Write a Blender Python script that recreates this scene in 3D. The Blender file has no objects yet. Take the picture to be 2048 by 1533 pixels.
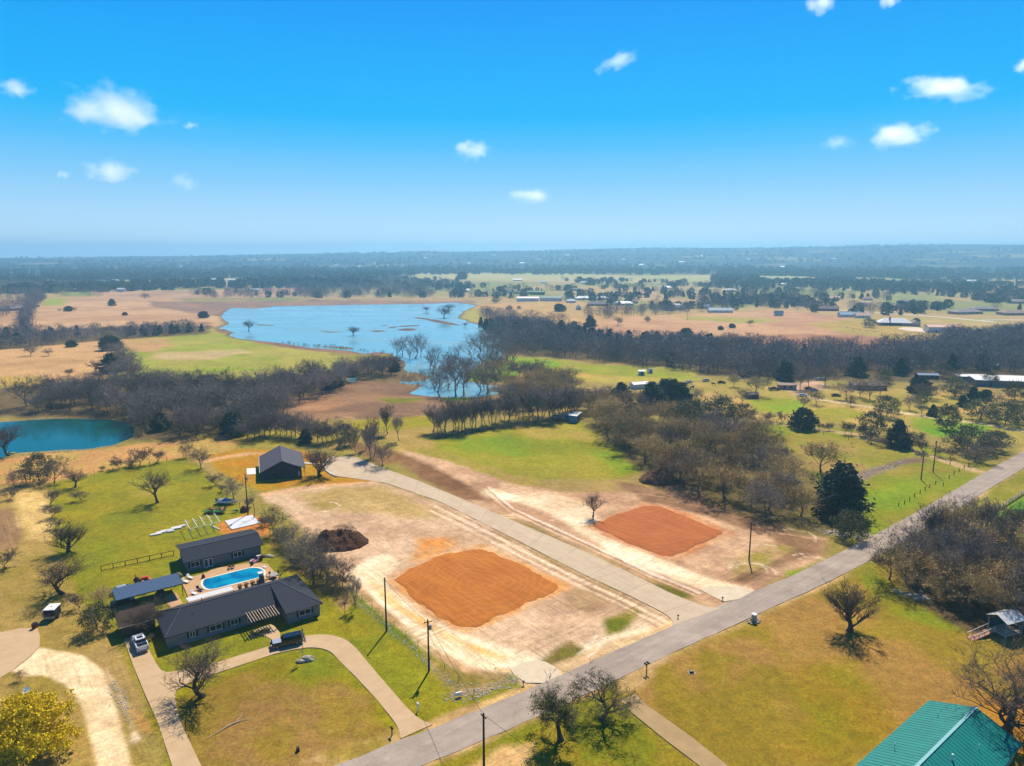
import bpy, math, random
import numpy as np
from mathutils import Vector, Matrix
R = math.radians
# ------------------------------------------------------------------ camera, sky, sun, exposure
scn = bpy.context.scene
col = scn.collection
CAM_H = 72.0
FPX = 1390.0          # focal length in photograph pixels (photograph 2048 wide)
PITCH = math.atan(261.5 / FPX)
cd = bpy.data.cameras.new('camera'); cam = bpy.data.objects.new('camera', cd); col.objects.link(cam)
cam.location = (0, 0, CAM_H); cam.rotation_euler = (math.pi/2 - PITCH, 0, 0)
cd.sensor_width = 36; cd.lens = FPX / 2048 * 36; cd.clip_start = 1; cd.clip_end = 60000
scn.camera = cam
SUN_EL, SUN_AZ = R(51.5), R(13.3)      # azimuth measured from +Y towards +X
sd = bpy.data.lights.new('sun', 'SUN'); so = bpy.data.objects.new('sun', sd); col.objects.link(so)
sd.energy = 5.0; sd.angle = R(0.53); sd.color = (1.0, 0.90, 0.75)
sdir = Vector((math.sin(SUN_AZ)*math.cos(SUN_EL), math.cos(SUN_AZ)*math.cos(SUN_EL), math.sin(SUN_EL)))
so.rotation_euler = sdir.to_track_quat('Z', 'Y').to_euler(); so.location = (0, 0, 300)
w = bpy.data.worlds.new('World'); scn.world = w; w.use_nodes = True
nt = w.node_tree; N = nt.nodes; L = nt.links
bg = N['Background']
sky = N.new('ShaderNodeTexSky'); sky.sky_type = 'NISHITA'; sky.sun_disc = False
sky.sun_elevation = SUN_EL; sky.sun_rotation = SUN_AZ; sky.altitude = 200; sky.air_density = 1.2; sky.dust_density = 0.6; sky.ozone_density = 2.0
tc = N.new('ShaderNodeTexCoord'); sx = N.new('ShaderNodeSeparateXYZ'); L.new(tc.outputs['Generated'], sx.inputs[0])
rmp = N.new('ShaderNodeValToRGB'); L.new(sx.outputs['Z'], rmp.inputs[0])
def srgb(c, k=1.0):
    o = []
    for v in c[:3]:
        v = v/255.0
        o.append((v/12.92 if v <= 0.04045 else ((v+0.055)/1.055)**2.4)*k)
    return (o[0], o[1], o[2], 1.0)
EXPO = 0.32
stops = [(0.0, (212, 238, 255)), (0.035, (190, 228, 255)), (0.09, (138, 208, 254)), (0.14, (78, 192, 254)), (0.175, (6, 182, 252)),
         (0.24, (0, 170, 251)), (0.34, (0, 146, 248)), (0.5, (6, 104, 196)), (0.75, (14, 72, 140)), (1.0, (16, 58, 118))]
el = rmp.color_ramp.elements
el[0].position = 0; el[0].color = srgb(stops[0][1], 2**-EXPO)
el[1].position = 1; el[1].color = srgb(stops[-1][1], 2**-EXPO)
for p, c in stops[1:-1]:
    e = el.new(p); e.color = srgb(c, 2**-EXPO)
mx = N.new('ShaderNodeMixRGB'); mx.blend_type = 'MIX'; mx.inputs[0].default_value = 0.99
sc_ = N.new('ShaderNodeVectorMath'); sc_.operation = 'SCALE'; sc_.inputs['Scale'].default_value = 0.10
L.new(sky.outputs[0], sc_.inputs[0]); L.new(sc_.outputs[0], mx.inputs[1]); L.new(rmp.outputs[0], mx.inputs[2])
L.new(mx.outputs[0], bg.inputs[0]); bg.inputs[1].default_value = 1.0
vs = scn.view_settings; vs.view_transform = 'Standard'; vs.look = 'None'; vs.gamma = 1.0; vs.exposure = EXPO; vs.use_curve_mapping = False
scn.render.engine = 'CYCLES'
scn.cycles.max_bounces = 6; scn.cycles.diffuse_bounces = 2; scn.cycles.glossy_bounces = 2; scn.cycles.volume_bounces = 2; scn.cycles.transparent_max_bounces = 8
scn.cycles.use_denoising = True; scn.cycles.caustics_reflective = False; scn.cycles.caustics_refractive = False
scn.cycles.sample_clamp_indirect = 4

# ------------------------------------------------------------------ helpers
rng = np.random.default_rng(7)
random.seed(7)
_c, _s = math.cos(PITCH), math.sin(PITCH)
def G(px, py, z=0.0):
    """where the sight line of a photograph pixel meets the level z: only used to survey real ground positions"""
    x = (px-1024)/FPX; y = -(py-766.5)/FPX
    d = (x, _c + y*_s, -_s + y*_c)
    t = (CAM_H - z)/(-d[2])
    return (d[0]*t, d[1]*t)
def GP(pts, z=0.0): return [G(p[0], p[1], z) for p in pts]
def mpp(py): return G(1024, py)[1]/FPX*1.0/_c   # metres per photo pixel, roughly, at that row
def tag(o, label=None, cat=None, group=None, kind=None):
    if label: o['label'] = label
    if cat: o['category'] = cat
    if group: o['group'] = group
    if kind: o['kind'] = kind
    return o
def empty(name, loc=(0, 0, 0), rz=0.0, label=None, cat=None, group=None):
    o = bpy.data.objects.new(name, None); o.empty_display_size = 0.3; col.objects.link(o)
    o.location = loc; o.rotation_euler = (0, 0, rz)
    return tag(o, label, cat, group)
def copy_tree(o, parent=None):
    c = o.copy(); col.objects.link(c)
    if parent is not None: c.parent = parent
    for ch in o.children: copy_tree(ch, c)
    return c
class MB:
    """collects boxes, bars, tubes and sheets for ONE mesh object"""
    def __init__(s): s.v = []; s.f = []; s.m = []; s.mi = 0
    def add(s, vs_, fs_):
        b = len(s.v); s.v += [tuple(map(float, q)) for q in vs_]
        for f in fs_: s.f.append(tuple(b+i for i in f)); s.m.append(s.mi)
        return s
    def box(s, x0, x1, y0, y1, z0, z1):
        return s.add([(x0,y0,z0),(x1,y0,z0),(x1,y1,z0),(x0,y1,z0),(x0,y0,z1),(x1,y0,z1),(x1,y1,z1),(x0,y1,z1)],
              [(0,3,2,1),(4,5,6,7),(0,1,5,4),(1,2,6,5),(2,3,7,6),(3,0,4,7)])
    def tbox(s, b, t):   # frustum: b=(x0,x1,y0,y1,z), t likewise
        x0,x1,y0,y1,z0 = b; X0,X1,Y0,Y1,z1 = t
        return s.add([(x0,y0,z0),(x1,y0,z0),(x1,y1,z0),(x0,y1,z0),(X0,Y0,z1),(X1,Y0,z1),(X1,Y1,z1),(X0,Y1,z1)],
              [(0,3,2,1),(4,5,6,7),(0,1,5,4),(1,2,6,5),(2,3,7,6),(3,0,4,7)])
    def bar(s, a, b, w=0.1, h=None):
        h = w if h is None else h
        a = Vector(a); b = Vector(b); d = (b-a).normalized()
        up = Vector((0,0,1)) if abs(d.z) < 0.95 else Vector((1,0,0))
        u = d.cross(up).normalized()*w/2; v = d.cross(u).normalized()*h/2
        return s.add([a-u-v,a+u-v,a+u+v,a-u+v,b-u-v,b+u-v,b+u+v,b-u+v],
              [(0,3,2,1),(4,5,6,7),(0,1,5,4),(1,2,6,5),(2,3,7,6),(3,0,4,7)])
    def tube(s, pts, rads, n=6, cap=True):
        pts = [Vector(p) for p in pts]; b = len(s.v); fs_ = []
        if not hasattr(rads, '__len__'): rads = [rads]*len(pts)
        vs_ = []
        for i, p in enumerate(pts):
            d = (pts[min(i+1, len(pts)-1)] - pts[max(i-1, 0)]).normalized()
            up = Vector((0,0,1)) if abs(d.z) < 0.9 else Vector((1,0,0))
            u = d.cross(up).normalized(); v = d.cross(u).normalized()
            for k in range(n):
                a = 2*math.pi*k/n
                vs_.append(p + (u*math.cos(a)+v*math.sin(a))*rads[i])
        for i in range(len(pts)-1):
            for k in range(n):
                k2 = (k+1) % n
                fs_.append((i*n+k, i*n+k2, (i+1)*n+k2, (i+1)*n+k))
        if cap:
            fs_.append(tuple(range(n-1, -1, -1))); fs_.append(tuple((len(pts)-1)*n+k for k in range(n)))
        return s.add(vs_, fs_)
    def build(s, name, mats, parent=None, smooth=False, label=None, kind=None):
        me = bpy.data.meshes.new(name); me.from_pydata(s.v, [], s.f)
        if not isinstance(mats, (list, tuple)): mats = [mats]
        for m in mats: me.materials.append(m)
        if len(mats) > 1: me.polygons.foreach_set('material_index', s.m)
        if smooth: me.polygons.foreach_set('use_smooth', [True]*len(me.polygons))
        me.update()
        o = bpy.data.objects.new(name, me); col.objects.link(o)
        if parent is not None: o.parent = parent
        if label: o['label'] = label
        if kind: o['kind'] = kind
        return o
def np_mesh(name, V, F, mat, parent=None, smooth=False):
    """V (n,3), F (m,3) or (m,4) arrays"""
    me = bpy.data.meshes.new(name); V = np.asarray(V, np.float32); F = np.asarray(F, np.int32); k = F.shape[1]
    me.vertices.add(len(V)); me.vertices.foreach_set('co', V.ravel())
    me.loops.add(F.size); me.loops.foreach_set('vertex_index', F.ravel())
    me.polygons.add(len(F)); me.polygons.foreach_set('loop_start', np.arange(0, F.size, k, dtype=np.int32))
    me.polygons.foreach_set('loop_total', np.full(len(F), k, np.int32))
    me.polygons.foreach_set('use_smooth', np.full(len(F), bool(smooth)))
    me.update(calc_edges=True)
    if mat is not None:
        for m in (mat if isinstance(mat, (list, tuple)) else [mat]): me.materials.append(m)
    o = bpy.data.objects.new(name, me); col.objects.link(o)
    if parent is not None: o.parent = parent
    return o
# ---- materials
def mat_base(name, color, rough=0.85, spec=0.3, metal=0.0, var=0.0, vscale=1.0, bump=0.0, bscale=10.0, color2=None, objrand=0.0, stretch=None, coat=0.0, detail=6.0):
    m = bpy.data.materials.new(name); m.use_nodes = True
    n = m.node_tree.nodes; l = m.node_tree.links; b = n['Principled BSDF']
    c = tuple(color[:3])+(1,)
    b.inputs['Base Color'].default_value = c; b.inputs['Roughness'].default_value = rough
    b.inputs['Specular IOR Level'].default_value = spec; b.inputs['Metallic'].default_value = metal
    if coat: b.inputs['Coat Weight'].default_value = coat
    src = None
    if var or color2 or bump:
        t = n.new('ShaderNodeTexCoord'); mp = n.new('ShaderNodeMapping'); l.new(t.outputs['Object'], mp.inputs[0])
        if stretch: mp.inputs['Scale'].default_value = stretch
    if var or color2:
        no = n.new('ShaderNodeTexNoise'); no.inputs['Scale'].default_value = vscale; no.inputs['Detail'].default_value = detail; no.inputs['Roughness'].default_value = 0.65
        l.new(mp.outputs[0], no.inputs[0])
        rp = n.new('ShaderNodeValToRGB'); l.new(no.outputs[0], rp.inputs[0])
        rp.color_ramp.elements[0].position = 0.3; rp.color_ramp.elements[1].position = 0.7
        c2 = tuple(color2[:3])+(1,) if color2 else tuple(v*(1-var) for v in c[:3])+(1,)
        c1 = c if color2 else tuple(min(1, v*(1+var)) for v in c[:3])+(1,)
        rp.color_ramp.elements[0].color = c2; rp.color_ramp.elements[1].color = c1
        src = rp.outputs[0]
    if objrand:
        oi = n.new('ShaderNodeObjectInfo'); ma = n.new('ShaderNodeMapRange'); l.new(oi.outputs['Random'], ma.inputs[0])
        ma.inputs[3].default_value = 1-objrand; ma.inputs[4].default_value = 1+objrand
        hs = n.new('ShaderNodeHueSaturation'); l.new(ma.outputs[0], hs.inputs['Value'])
        if src: l.new(src, hs.inputs['Color'])
        else: hs.inputs['Color'].default_value = c
        src = hs.outputs[0]
    if src: l.new(src, b.inputs['Base Color'])
    if bump:
        nb = n.new('ShaderNodeTexNoise'); nb.inputs['Scale'].default_value = bscale; nb.inputs['Detail'].default_value = 5; l.new(mp.outputs[0], nb.inputs[0])
        bp = n.new('ShaderNodeBump'); bp.inputs['Strength'].default_value = 1.0; bp.inputs['Distance'].default_value = bump
        l.new(nb.outputs[0], bp.inputs['Height']); l.new(bp.outputs[0], b.inputs['Normal'])
    return m
def flat(name, rgb, rough=0.8, **k): return mat_base(name, srgb(rgb), rough, **k)
# ---- numpy noise
def _hash(i, j, seed):
    h = (i.astype(np.int64)*374761393 + j.astype(np.int64)*668265263 + seed*1442695041) & 0xffffffff
    h = ((h ^ (h >> 13))*1274126177) & 0xffffffff
    return ((h ^ (h >> 16)) & 0xffff)/65535.0
def vnoise(x, y, seed=0):
    i = np.floor(x); j = np.floor(y); fx = x-i; fy = y-j
    fx = fx*fx*(3-2*fx); fy = fy*fy*(3-2*fy)
    a = _hash(i, j, seed); b = _hash(i+1, j, seed); c = _hash(i, j+1, seed); d = _hash(i+1, j+1, seed)
    return (a*(1-fx)+b*fx)*(1-fy) + (c*(1-fx)+d*fx)*fy
def fbm(x, y, scale, seed=0, oct=4):
    """0..1; scale = size in metres of the largest feature"""
    r = 0; am = 0.5; t = 0; x = x/scale; y = y/scale
    for k in range(oct):
        r = r + am*vnoise(x, y, seed+k*17); t += am; am *= 0.5; x = x*2.03+11.1; y = y*2.03-7.7
    return r/t
def sdist(x, y, poly):
    """signed distance to a polygon, positive inside"""
    P = np.asarray(poly, float); n = len(P)
    d2 = np.full(x.shape, 1e18); ins = np.zeros(x.shape, bool)
    for i in range(n):
        ax, ay = P[i]; bx, by = P[(i+1) % n]
        ex, ey = bx-ax, by-ay; L2 = ex*ex+ey*ey+1e-9
        t = np.clip(((x-ax)*ex+(y-ay)*ey)/L2, 0, 1)
        dx = x-ax-t*ex; dy = y-ay-t*ey
        d2 = np.minimum(d2, dx*dx+dy*dy)
        if ay != by:
            c = ((ay > y) != (by > y)) & (x < (bx-ax)*(y-ay)/(by-ay)+ax)
            ins ^= c
    d = np.sqrt(d2)
    return np.where(ins, d, -d)
def ldist(x, y, line):
    P = np.asarray(line, float); d2 = np.full(x.shape, 1e18)
    for i in range(len(P)-1):
        ax, ay = P[i]; bx, by = P[i+1]
        ex, ey = bx-ax, by-ay; L2 = ex*ex+ey*ey+1e-9
        t = np.clip(((x-ax)*ex+(y-ay)*ey)/L2, 0, 1)
        dx = x-ax-t*ex; dy = y-ay-t*ey
        d2 = np.minimum(d2, dx*dx+dy*dy)
    return np.sqrt(d2)
def sst(a, b, x):
    t = np.clip((x-a)/(b-a), 0, 1); return t*t*(3-2*t)
# ------------------------------------------------------------------ water outlines (surveyed, metres)
LAKE = GP([(439,632),(456,619.7),(467,616),(509,617),(552,612.8),(680,610),(864,607.7),(909,605),(936,607.7),(953,611),(926,623),(916,635),(936,643.6),(971,654),(985,664),(1005,690),(1010,708),(1003,718),(960,728),(940,740),(936,761),(962,767),(1010,773),(1030,780),(1009,786),(952,793),(884,794),(862,793),(811,787.5),(835,779),(847,769),(815,767),(796,765),(796,757),(812,752),(813,745.5),(811,722),(796,718),(786,708),(757,703.5),(729,707),(704,702),(680,700),(620,695),(603,693),(544,684.6),(477,676),(460,671),(470,664),(439,657),(456,648.7),(453,642)])
ISLES = [GP(p) for p in ([(735,662.3),(750,660.6),(768,660.8),(771,662.4),(752,664)],[(792,659),(815,656.6),(838,658.6),(818,661.6),(800,661)],[(776,654.6),(790,653.4),(792,655),(780,656)],[(790,653),(815,651),(840,649.8),(841,651.4),(815,653.6)],[(825,634),(840,635),(872,640),(905,646),(925,651),(900,649.2),(872,644.5),(840,637.5)],[(722,668.2),(731,668),(728,669.6)],[(755,651.2),(770,650.4),(772,651.6)],[(640,661),(662,663),(694,663.4),(660,665)],[(511,648.6),(530,648.8),(546,650.8),(520,650.5)],[(980,661),(1000,659),(1004,662),(990,664)],[(930,650),(942,651.5),(938,652.5)],
   [(795,748),(830,744),(858,752),(850,760),(815,762),(800,756)],[(640,692),(700,694),(712,697),(690,698)],[(962,735),(1010,722),(1050,740),(1010,768),(955,758)])]
POND = GP([(-120,905),(-120,850),(0,843),(55,839),(109,836.6),(176,836.6),(225,838.6),(254,846),(273,854),(262,874),(225,889),(176,897),(102,901),(35,905),(0,917)])
BIT1 = GP([(655,744),(668,739),(680,744),(676,757),(664,760),(657,752)])
BIT2 = GP([(697,753),(706,750),(714,756),(708,764),(699,762)])
CREEK = GP([(1196,800),(1240,812),(1262,832),(1250,838),(1225,822),(1190,806)])
DAM = GP([(250,604),(400,600),(640,601),(900,600),(960,600)])
PAD1 = GP([(790,1160),(820,1138),(890,1107),(965,1097),(1040,1128),(1120,1172),(1110,1182),(1030,1218),(960,1250),(925,1256),(880,1236),(830,1200)])
PAD2 = GP([(1185,1052),(1230,1030),(1290,1012),(1320,1013),(1380,1036),(1448,1066),(1400,1088),(1345,1113),(1320,1111),(1250,1084)])
# ------------------------------------------------------------------ ground: one sheet, painted zone by zone
rr = [0.0, 25.0, 50.0]; r = 66.0
while r < 7700: rr.append(r); r *= 1.0045 if r < 330 else 1.0065 if r < 1500 else 1.012
rr = np.array(rr)
aa = np.concatenate([np.arange(-50, 50.01, 0.16), np.array([55,62,72,85,100,120,140,160,180,200,220,240,260,275,288,298,305.])])
AR = np.radians(aa); nr, na = len(rr), len(aa)
RR, AA = np.meshgrid(rr, AR, indexing='ij')
X = (RR*np.sin(AA)).ravel(); Y = (RR*np.cos(AA)).ravel()
D = RR.ravel()
n_big = fbm(X, Y, 60, 3); n_mid = fbm(X, Y, 14, 9); n_sm = fbm(X, Y, 3.5, 21)
n_far = fbm(X, Y, 420, 31, 5)
# relief ---------------------------------------------------------
azd = np.degrees(np.arctan2(X, Y))
ridge = np.interp(azd, [-60,-36,-25,-15,-5,0,8,15,20,27,36,60], [26,32,42,60,76,84,98,108,114,120,124,122])
ridge = ridge + (fbm(X, Y, 900, 5, 4)-0.5)*22*sst(3500, 6200, D)
Z = ridge*sst(2500, 6400, D)**1.1*(1-sst(6700, 7700, D)*0.9) + (fbm(X, Y, 900, 77, 4)-0.5)*16*sst(2500, 4500, D)
Z += 3.2*(1-sst(3, 17, ldist(X, Y, DAM)))
roadline = None
def dip(poly, depth, slope):
    global Z
    sdv = sdist(X, Y, poly) + (fbm(X, Y, 9, 55)-0.5)*7*(1 if D.mean() else 1)
    Z -= np.clip(0.25 + sdv*slope, 0, depth)
    return sdv
sl = sdist(X, Y, LAKE)
isl = np.max([sdist(X, Y, p) for p in ISLES], axis=0)
nl = (fbm(X, Y, 14, 55)-0.5)
lake_in = np.minimum(sl, -isl) + nl*np.clip(D/90, 2, 8)
Z -= np.where(sl > -25, np.clip(0.3 + lake_in*0.07, 0, 1.6), 0)
pond_in = sdist(X, Y, POND) + nl*3
Z -= np.where(pond_in > -8, np.clip(0.3 + pond_in*0.2, 0, 1.6), 0)
for b in (BIT1, BIT2):
    q = sdist(X, Y, b) + nl*3; Z -= np.where(q > -5, np.clip(0.3+q*0.2, 0, 1.0), 0)
# base colours -----------------------------------------------------
Cc = np.zeros((len(X), 3)); Gr = np.full(len(X), 0.5)
def lerp(c1, c2, t): return c1[None, :]*(1-t[:, None]) + c2[None, :]*t[:, None]
def cl(c): return np.array(srgb(c)[:3])
Cc[:] = lerp(cl((164,138,88)), cl((144,132,70)), sst(0.35, 0.65, n_big))
def zone(pts, ca, cb=None, soft=2.0, wob=3.0, nz=None, seed=0, grass=0.6, world=False, amt=1.0, line=None, wscale=9.0):
    """paint a patch of ground: colours ca/cb mixed by noise, wobbly soft edge"""
    global Cc, Gr
    P = pts if world else GP(pts)
    arr = np.array(P); mg = (line or 0) + soft + wob + 1
    m = (X > arr[:,0].min()-mg) & (X < arr[:,0].max()+mg) & (Y > arr[:,1].min()-mg) & (Y < arr[:,1].max()+mg)
    ix = np.nonzero(m)[0]
    if not len(ix): return
    x, y = X[ix], Y[ix]
    s_ = (line - ldist(x, y, P)) if line else sdist(x, y, P)
    s_ = s_ + (fbm(x, y, wscale, 100+seed)-0.5)*2*wob
    t = sst(-soft, soft, s_)*amt
    c = lerp(cl(ca), cl(cb if cb else ca), sst(0.36, 0.64, fbm(x, y, nz or 12, 200+seed)))
    Cc[ix] = Cc[ix]*(1-t[:, None]) + c*t[:, None]
    Gr[ix] = Gr[ix]*(1-t) + grass*t
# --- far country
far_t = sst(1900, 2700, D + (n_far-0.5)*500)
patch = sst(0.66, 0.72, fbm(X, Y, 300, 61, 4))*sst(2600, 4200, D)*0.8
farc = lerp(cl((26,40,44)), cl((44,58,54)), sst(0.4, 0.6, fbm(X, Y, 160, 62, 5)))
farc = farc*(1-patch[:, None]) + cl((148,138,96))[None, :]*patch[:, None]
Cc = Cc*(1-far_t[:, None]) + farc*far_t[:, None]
# neighbourhood mottling 700..2400 m
nb = sst(640, 900, D)*(1-sst(2200, 2500, D))
nbc = lerp(cl((176,150,104)), cl((140,140,84)), sst(0.42, 0.58, fbm(X, Y, 120, 63, 4)))
Cc = Cc*(1-nb[:, None]) + nbc*nb[:, None]
zone([(770,547),(1100,546),(1250,552),(1650,550),(1705,556),(1300,567),(1000,561),(800,557)], (188,172,118), (172,168,112), 15, 30, 150, 1)
zone([(-200,602),(90,598),(200,592),(440,608),(450,625),(436,655),(300,656),(0,668),(-200,676)], (196,158,118), (178,140,104), 6, 10, 60, 2, 0.4)
zone([(90,598),(130,597),(130,612),(80,612)], (160,165,75), (150,160,70), 8, 8, 60, 3)
zone([(180,584),(600,577),(620,592),(440,600),(200,600)], (185,148,116), (168,134,102), 8, 10, 80, 4, 0.4)
zone([(200,560),(560,556),(640,566),(640,575),(400,576),(180,580)], (170,160,118), (186,160,120), 8, 12, 90, 5)
zone([(440,566),(640,560),(640,572),(500,575)], (160,165,90), (175,165,100), 8, 12, 90, 6)
zone([(300,604),(640,602),(950,602),(950,609),(640,612),(500,620),(440,632),(380,626),(300,612)], (134,108,90), (150,118,92), 4, 6, 40, 7, 0.3)
zone([(250,601),(400,598.6),(640,600),(950,599)], (190,160,128), None, 3, 2, 40, 8, 0.2, line=4)
zone([(-200,700),(0,690),(200,668),(232,690),(218,755),(120,785),(0,800),(-200,820)], (200,160,112), (184,146,98), 4, 6, 45, 9, 0.5)
zone([(-200,760),(60,752),(160,765),(100,795),(0,812),(-200,830)], (198,164,92), (184,158,84), 5, 8, 45, 10, 0.6)
zone([(228,672),(420,658),(455,664),(480,680),(600,698),(680,712),(672,748),(300,764),(265,745),(240,700)], (178,168,86), (160,164,70), 3, 8, 55, 11, 0.9)
zone([(235,678),(330,676),(345,690),(300,705),(245,700)], (192,150,104), (180,150,96), 4, 6, 30, 12, 0.5)
zone([(300,706),(480,700),(520,712),(380,722),(290,720)], (184,160,110), (190,166,120), 5, 8, 30, 13, 0.5)
zone([(480,708),(560,715),(540,740),(400,744),(380,730)], (152,166,58), (170,168,80), 6, 8, 30, 14, 1)
zone([(440,660),(480,676),(600,697),(700,706),(760,707)], (138,104,84), (116,92,76), 2.5, 3, 20, 15, 0.1, line=5)
zone([(945,612),(1100,600),(1250,612),(1300,640),(1150,652),(990,650),(935,640),(925,632)], (192,154,106), (180,150,96), 4, 8, 60, 16, 0.4)
zone([(925,622),(960,618),(968,640),(935,644),(915,636)], (170,162,84), (176,160,90), 4, 5, 30, 17, 0.7)
zone([(1150,650),(1260,634),(1400,628),(1560,620),(1700,636),(1850,678),(1760,700),(1500,692),(1300,672),(1170,666)], (176,134,102), (190,150,112), 4, 10, 80, 18, 0.3)
zone([(1350,632),(1500,636),(1580,640),(1500,648),(1380,640)], (172,160,88), (182,162,96), 6, 10, 50, 19, 0.7)
zone([(1380,680),(1600,668),(1800,672),(1830,688),(1700,700),(1500,694)], (174,126,92), (162,118,88), 6, 10, 60, 20, 0.3)
zone([(1600,648),(1720,640),(1900,650),(1980,672),(1860,686),(1700,668)], (172,158,84), (184,156,90), 5, 8, 50, 21, 0.8)
zone([(1700,636),(1900,636),(2048,648),(2300,660),(2300,680),(2048,668),(1850,662)], (184,158,104), (170,156,92), 5, 8, 50, 22, 0.5)
# --- middle distance
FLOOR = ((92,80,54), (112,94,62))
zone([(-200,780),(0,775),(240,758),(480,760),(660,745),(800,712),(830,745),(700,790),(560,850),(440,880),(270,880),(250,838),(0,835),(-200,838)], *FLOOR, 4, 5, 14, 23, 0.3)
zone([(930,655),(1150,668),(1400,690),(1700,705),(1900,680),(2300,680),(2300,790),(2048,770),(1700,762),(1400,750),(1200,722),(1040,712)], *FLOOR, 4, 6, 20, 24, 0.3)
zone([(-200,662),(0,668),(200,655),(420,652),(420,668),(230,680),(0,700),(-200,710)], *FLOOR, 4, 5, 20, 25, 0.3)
zone([(1010,714),(1100,716),(1200,730),(1385,738),(1400,758),(1300,772),(1120,760),(1060,738)], (160,164,66), (178,164,84), 3, 6, 24, 26, 1)
zone([(1010,714),(1080,716),(1130,728),(1100,740),(1050,734)], (136,172,36), (150,168,50), 3, 5, 18, 27, 1)
zone([(1110,742),(1200,750),(1330,756),(1310,764),(1180,764)], (190,154,84), (176,158,80), 4, 5, 18, 28, 0.5)
zone([(940,740),(1000,720),(1040,740),(1020,765),(940,762)], (132,168,30), (120,150,40), 3, 4, 14, 29, 1)
zone([(1385,765),(1500,760),(1700,775),(2048,790),(2300,790),(2300,905),(2048,885),(1900,870),(1700,850),(1480,828),(1400,800)], (186,156,94), (164,148,78), 3, 6, 26, 30, 0.5)
zone([(1495,802),(1560,795),(1610,806),(1590,825),(1510,822)], (142,166,42), (158,164,56), 3, 4, 16, 31, 1)
zone([(1620,820),(1700,815),(1730,830),(1680,845),(1620,838)], (158,158,56), (170,158,70), 3, 4, 16, 32, 1)
zone([(1820,838),(1890,832),(1990,852),(1960,872),(1880,872),(1820,856)], (124,164,22), (140,160,40), 2.5, 4, 16, 33, 1)
zone([(1480,842),(1560,846),(1700,862),(1850,890),(1990,940),(1960,985),(1880,1030),(1790,1065),(1700,1075),(1650,1010),(1560,900)], (140,148,52), (164,148,72), 3, 5, 22, 34, 1)
zone([(1700,985),(1790,960),(1850,968),(1830,1010),(1740,1040),(1700,1020)], (138,158,34), (150,156,48), 4, 5, 14, 35, 1)
zone([(1450,838),(1560,848),(1700,868),(1800,892),(1900,925),(1990,952)], (186,158,116), (168,144,104), 1.5, 1.5, 12, 36, 0.2, line=2.2)
zone([(1540,900),(1600,880),(1720,900),(1750,940),(1700,960),(1600,940)], (168,140,84), (150,146,64), 4, 5, 16, 37, 0.7)
zone([(1690,962),(1740,945),(1800,925),(1840,918)], (120,98,78), (140,120,96), 1.5, 1.5, 8, 38, 0.1, line=2.6)
zone([(1590,786),(1640,800),(1700,808),(1800,825),(1880,838),(1960,846),(2060,866),(2300,900)], (206,180,142), (188,164,126), 0.8, 0.8, 12, 39, 0.0, line=2.0)
zone([(1560,768),(1640,760),(1660,778),(1590,792)], (190,160,136), (170,140,110), 2.5, 3, 12, 40, 0.1)
# cleared brown ground, meadow, green field
zone([(560,812),(640,780),(700,762),(800,766),(880,792),(960,800),(1000,806),(900,830),(860,850),(760,840),(660,845),(590,850)], (124,96,72), (146,114,84), 3, 5, 20, 41, 0.2)
zone([(585,800),(640,792),(700,806),(660,820),(600,822)], (164,126,92), (150,112,82), 3, 4, 16, 42, 0.1)
zone([(760,798),(840,795),(850,803),(780,806)], (150,144,52), (130,130,50), 2, 3, 10, 43, 1)
zone([(880,795),(950,794),(945,803),(890,800)], (128,162,30), (140,150,40), 2, 2, 10, 44, 1)
zone([(600,842),(720,838),(860,845),(880,880),(980,925),(1100,960),(1040,1010),(900,955),(780,905),(690,905),(600,890),(480,895),(420,880),(480,862)], (172,146,86), (156,142,68), 3, 5, 16, 45, 0.6)
zone([(700,842),(860,830),(880,850),(800,862),(700,856)], (158,152,52), (168,150,60), 3, 4, 10, 46, 1)
zone([(372,880),(450,860),(520,862),(510,885),(440,895),(390,900)], (160,152,66), (170,146,72), 3, 4, 12, 47, 0.8)
zone([(868,872),(950,856),(1040,842),(1120,836),(1190,846),(1232,880),(1272,935),(1275,948),(1200,965),(1080,955),(960,930),(880,898)], (150,152,52), (164,154,66), 2.5, 4, 14, 48, 1)
zone([(1000,850),(1100,840),(1160,850),(1180,880),(1080,882)], (178,156,82), (166,156,70), 5, 6, 10, 49, 0.8)
zone([(900,878),(1000,870),(1080,890),(1040,915),(940,905)], (134,154,38), (148,154,48), 5, 6, 10, 50, 1)
zone([(1180,905),(1240,900),(1275,940),(1240,952)], (132,160,32), (140,156,38), 3, 4, 8, 51, 1)
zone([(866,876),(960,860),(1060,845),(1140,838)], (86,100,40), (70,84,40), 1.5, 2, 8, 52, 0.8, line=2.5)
zone([(1150,838),(1220,838),(1300,850),(1480,850),(1560,880),(1640,960),(1700,1070),(1640,1075),(1500,1060),(1360,1000),(1290,945),(1230,900)], (104,92,54), (122,108,62), 3, 5, 12, 53, 0.4)
zone([(1300,960),(1360,965),(1500,1040),(1640,1080),(1600,1095),(1440,1050),(1330,1000)], (116,90,66), (136,108,80), 3, 4, 10, 54, 0.2)
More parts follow.
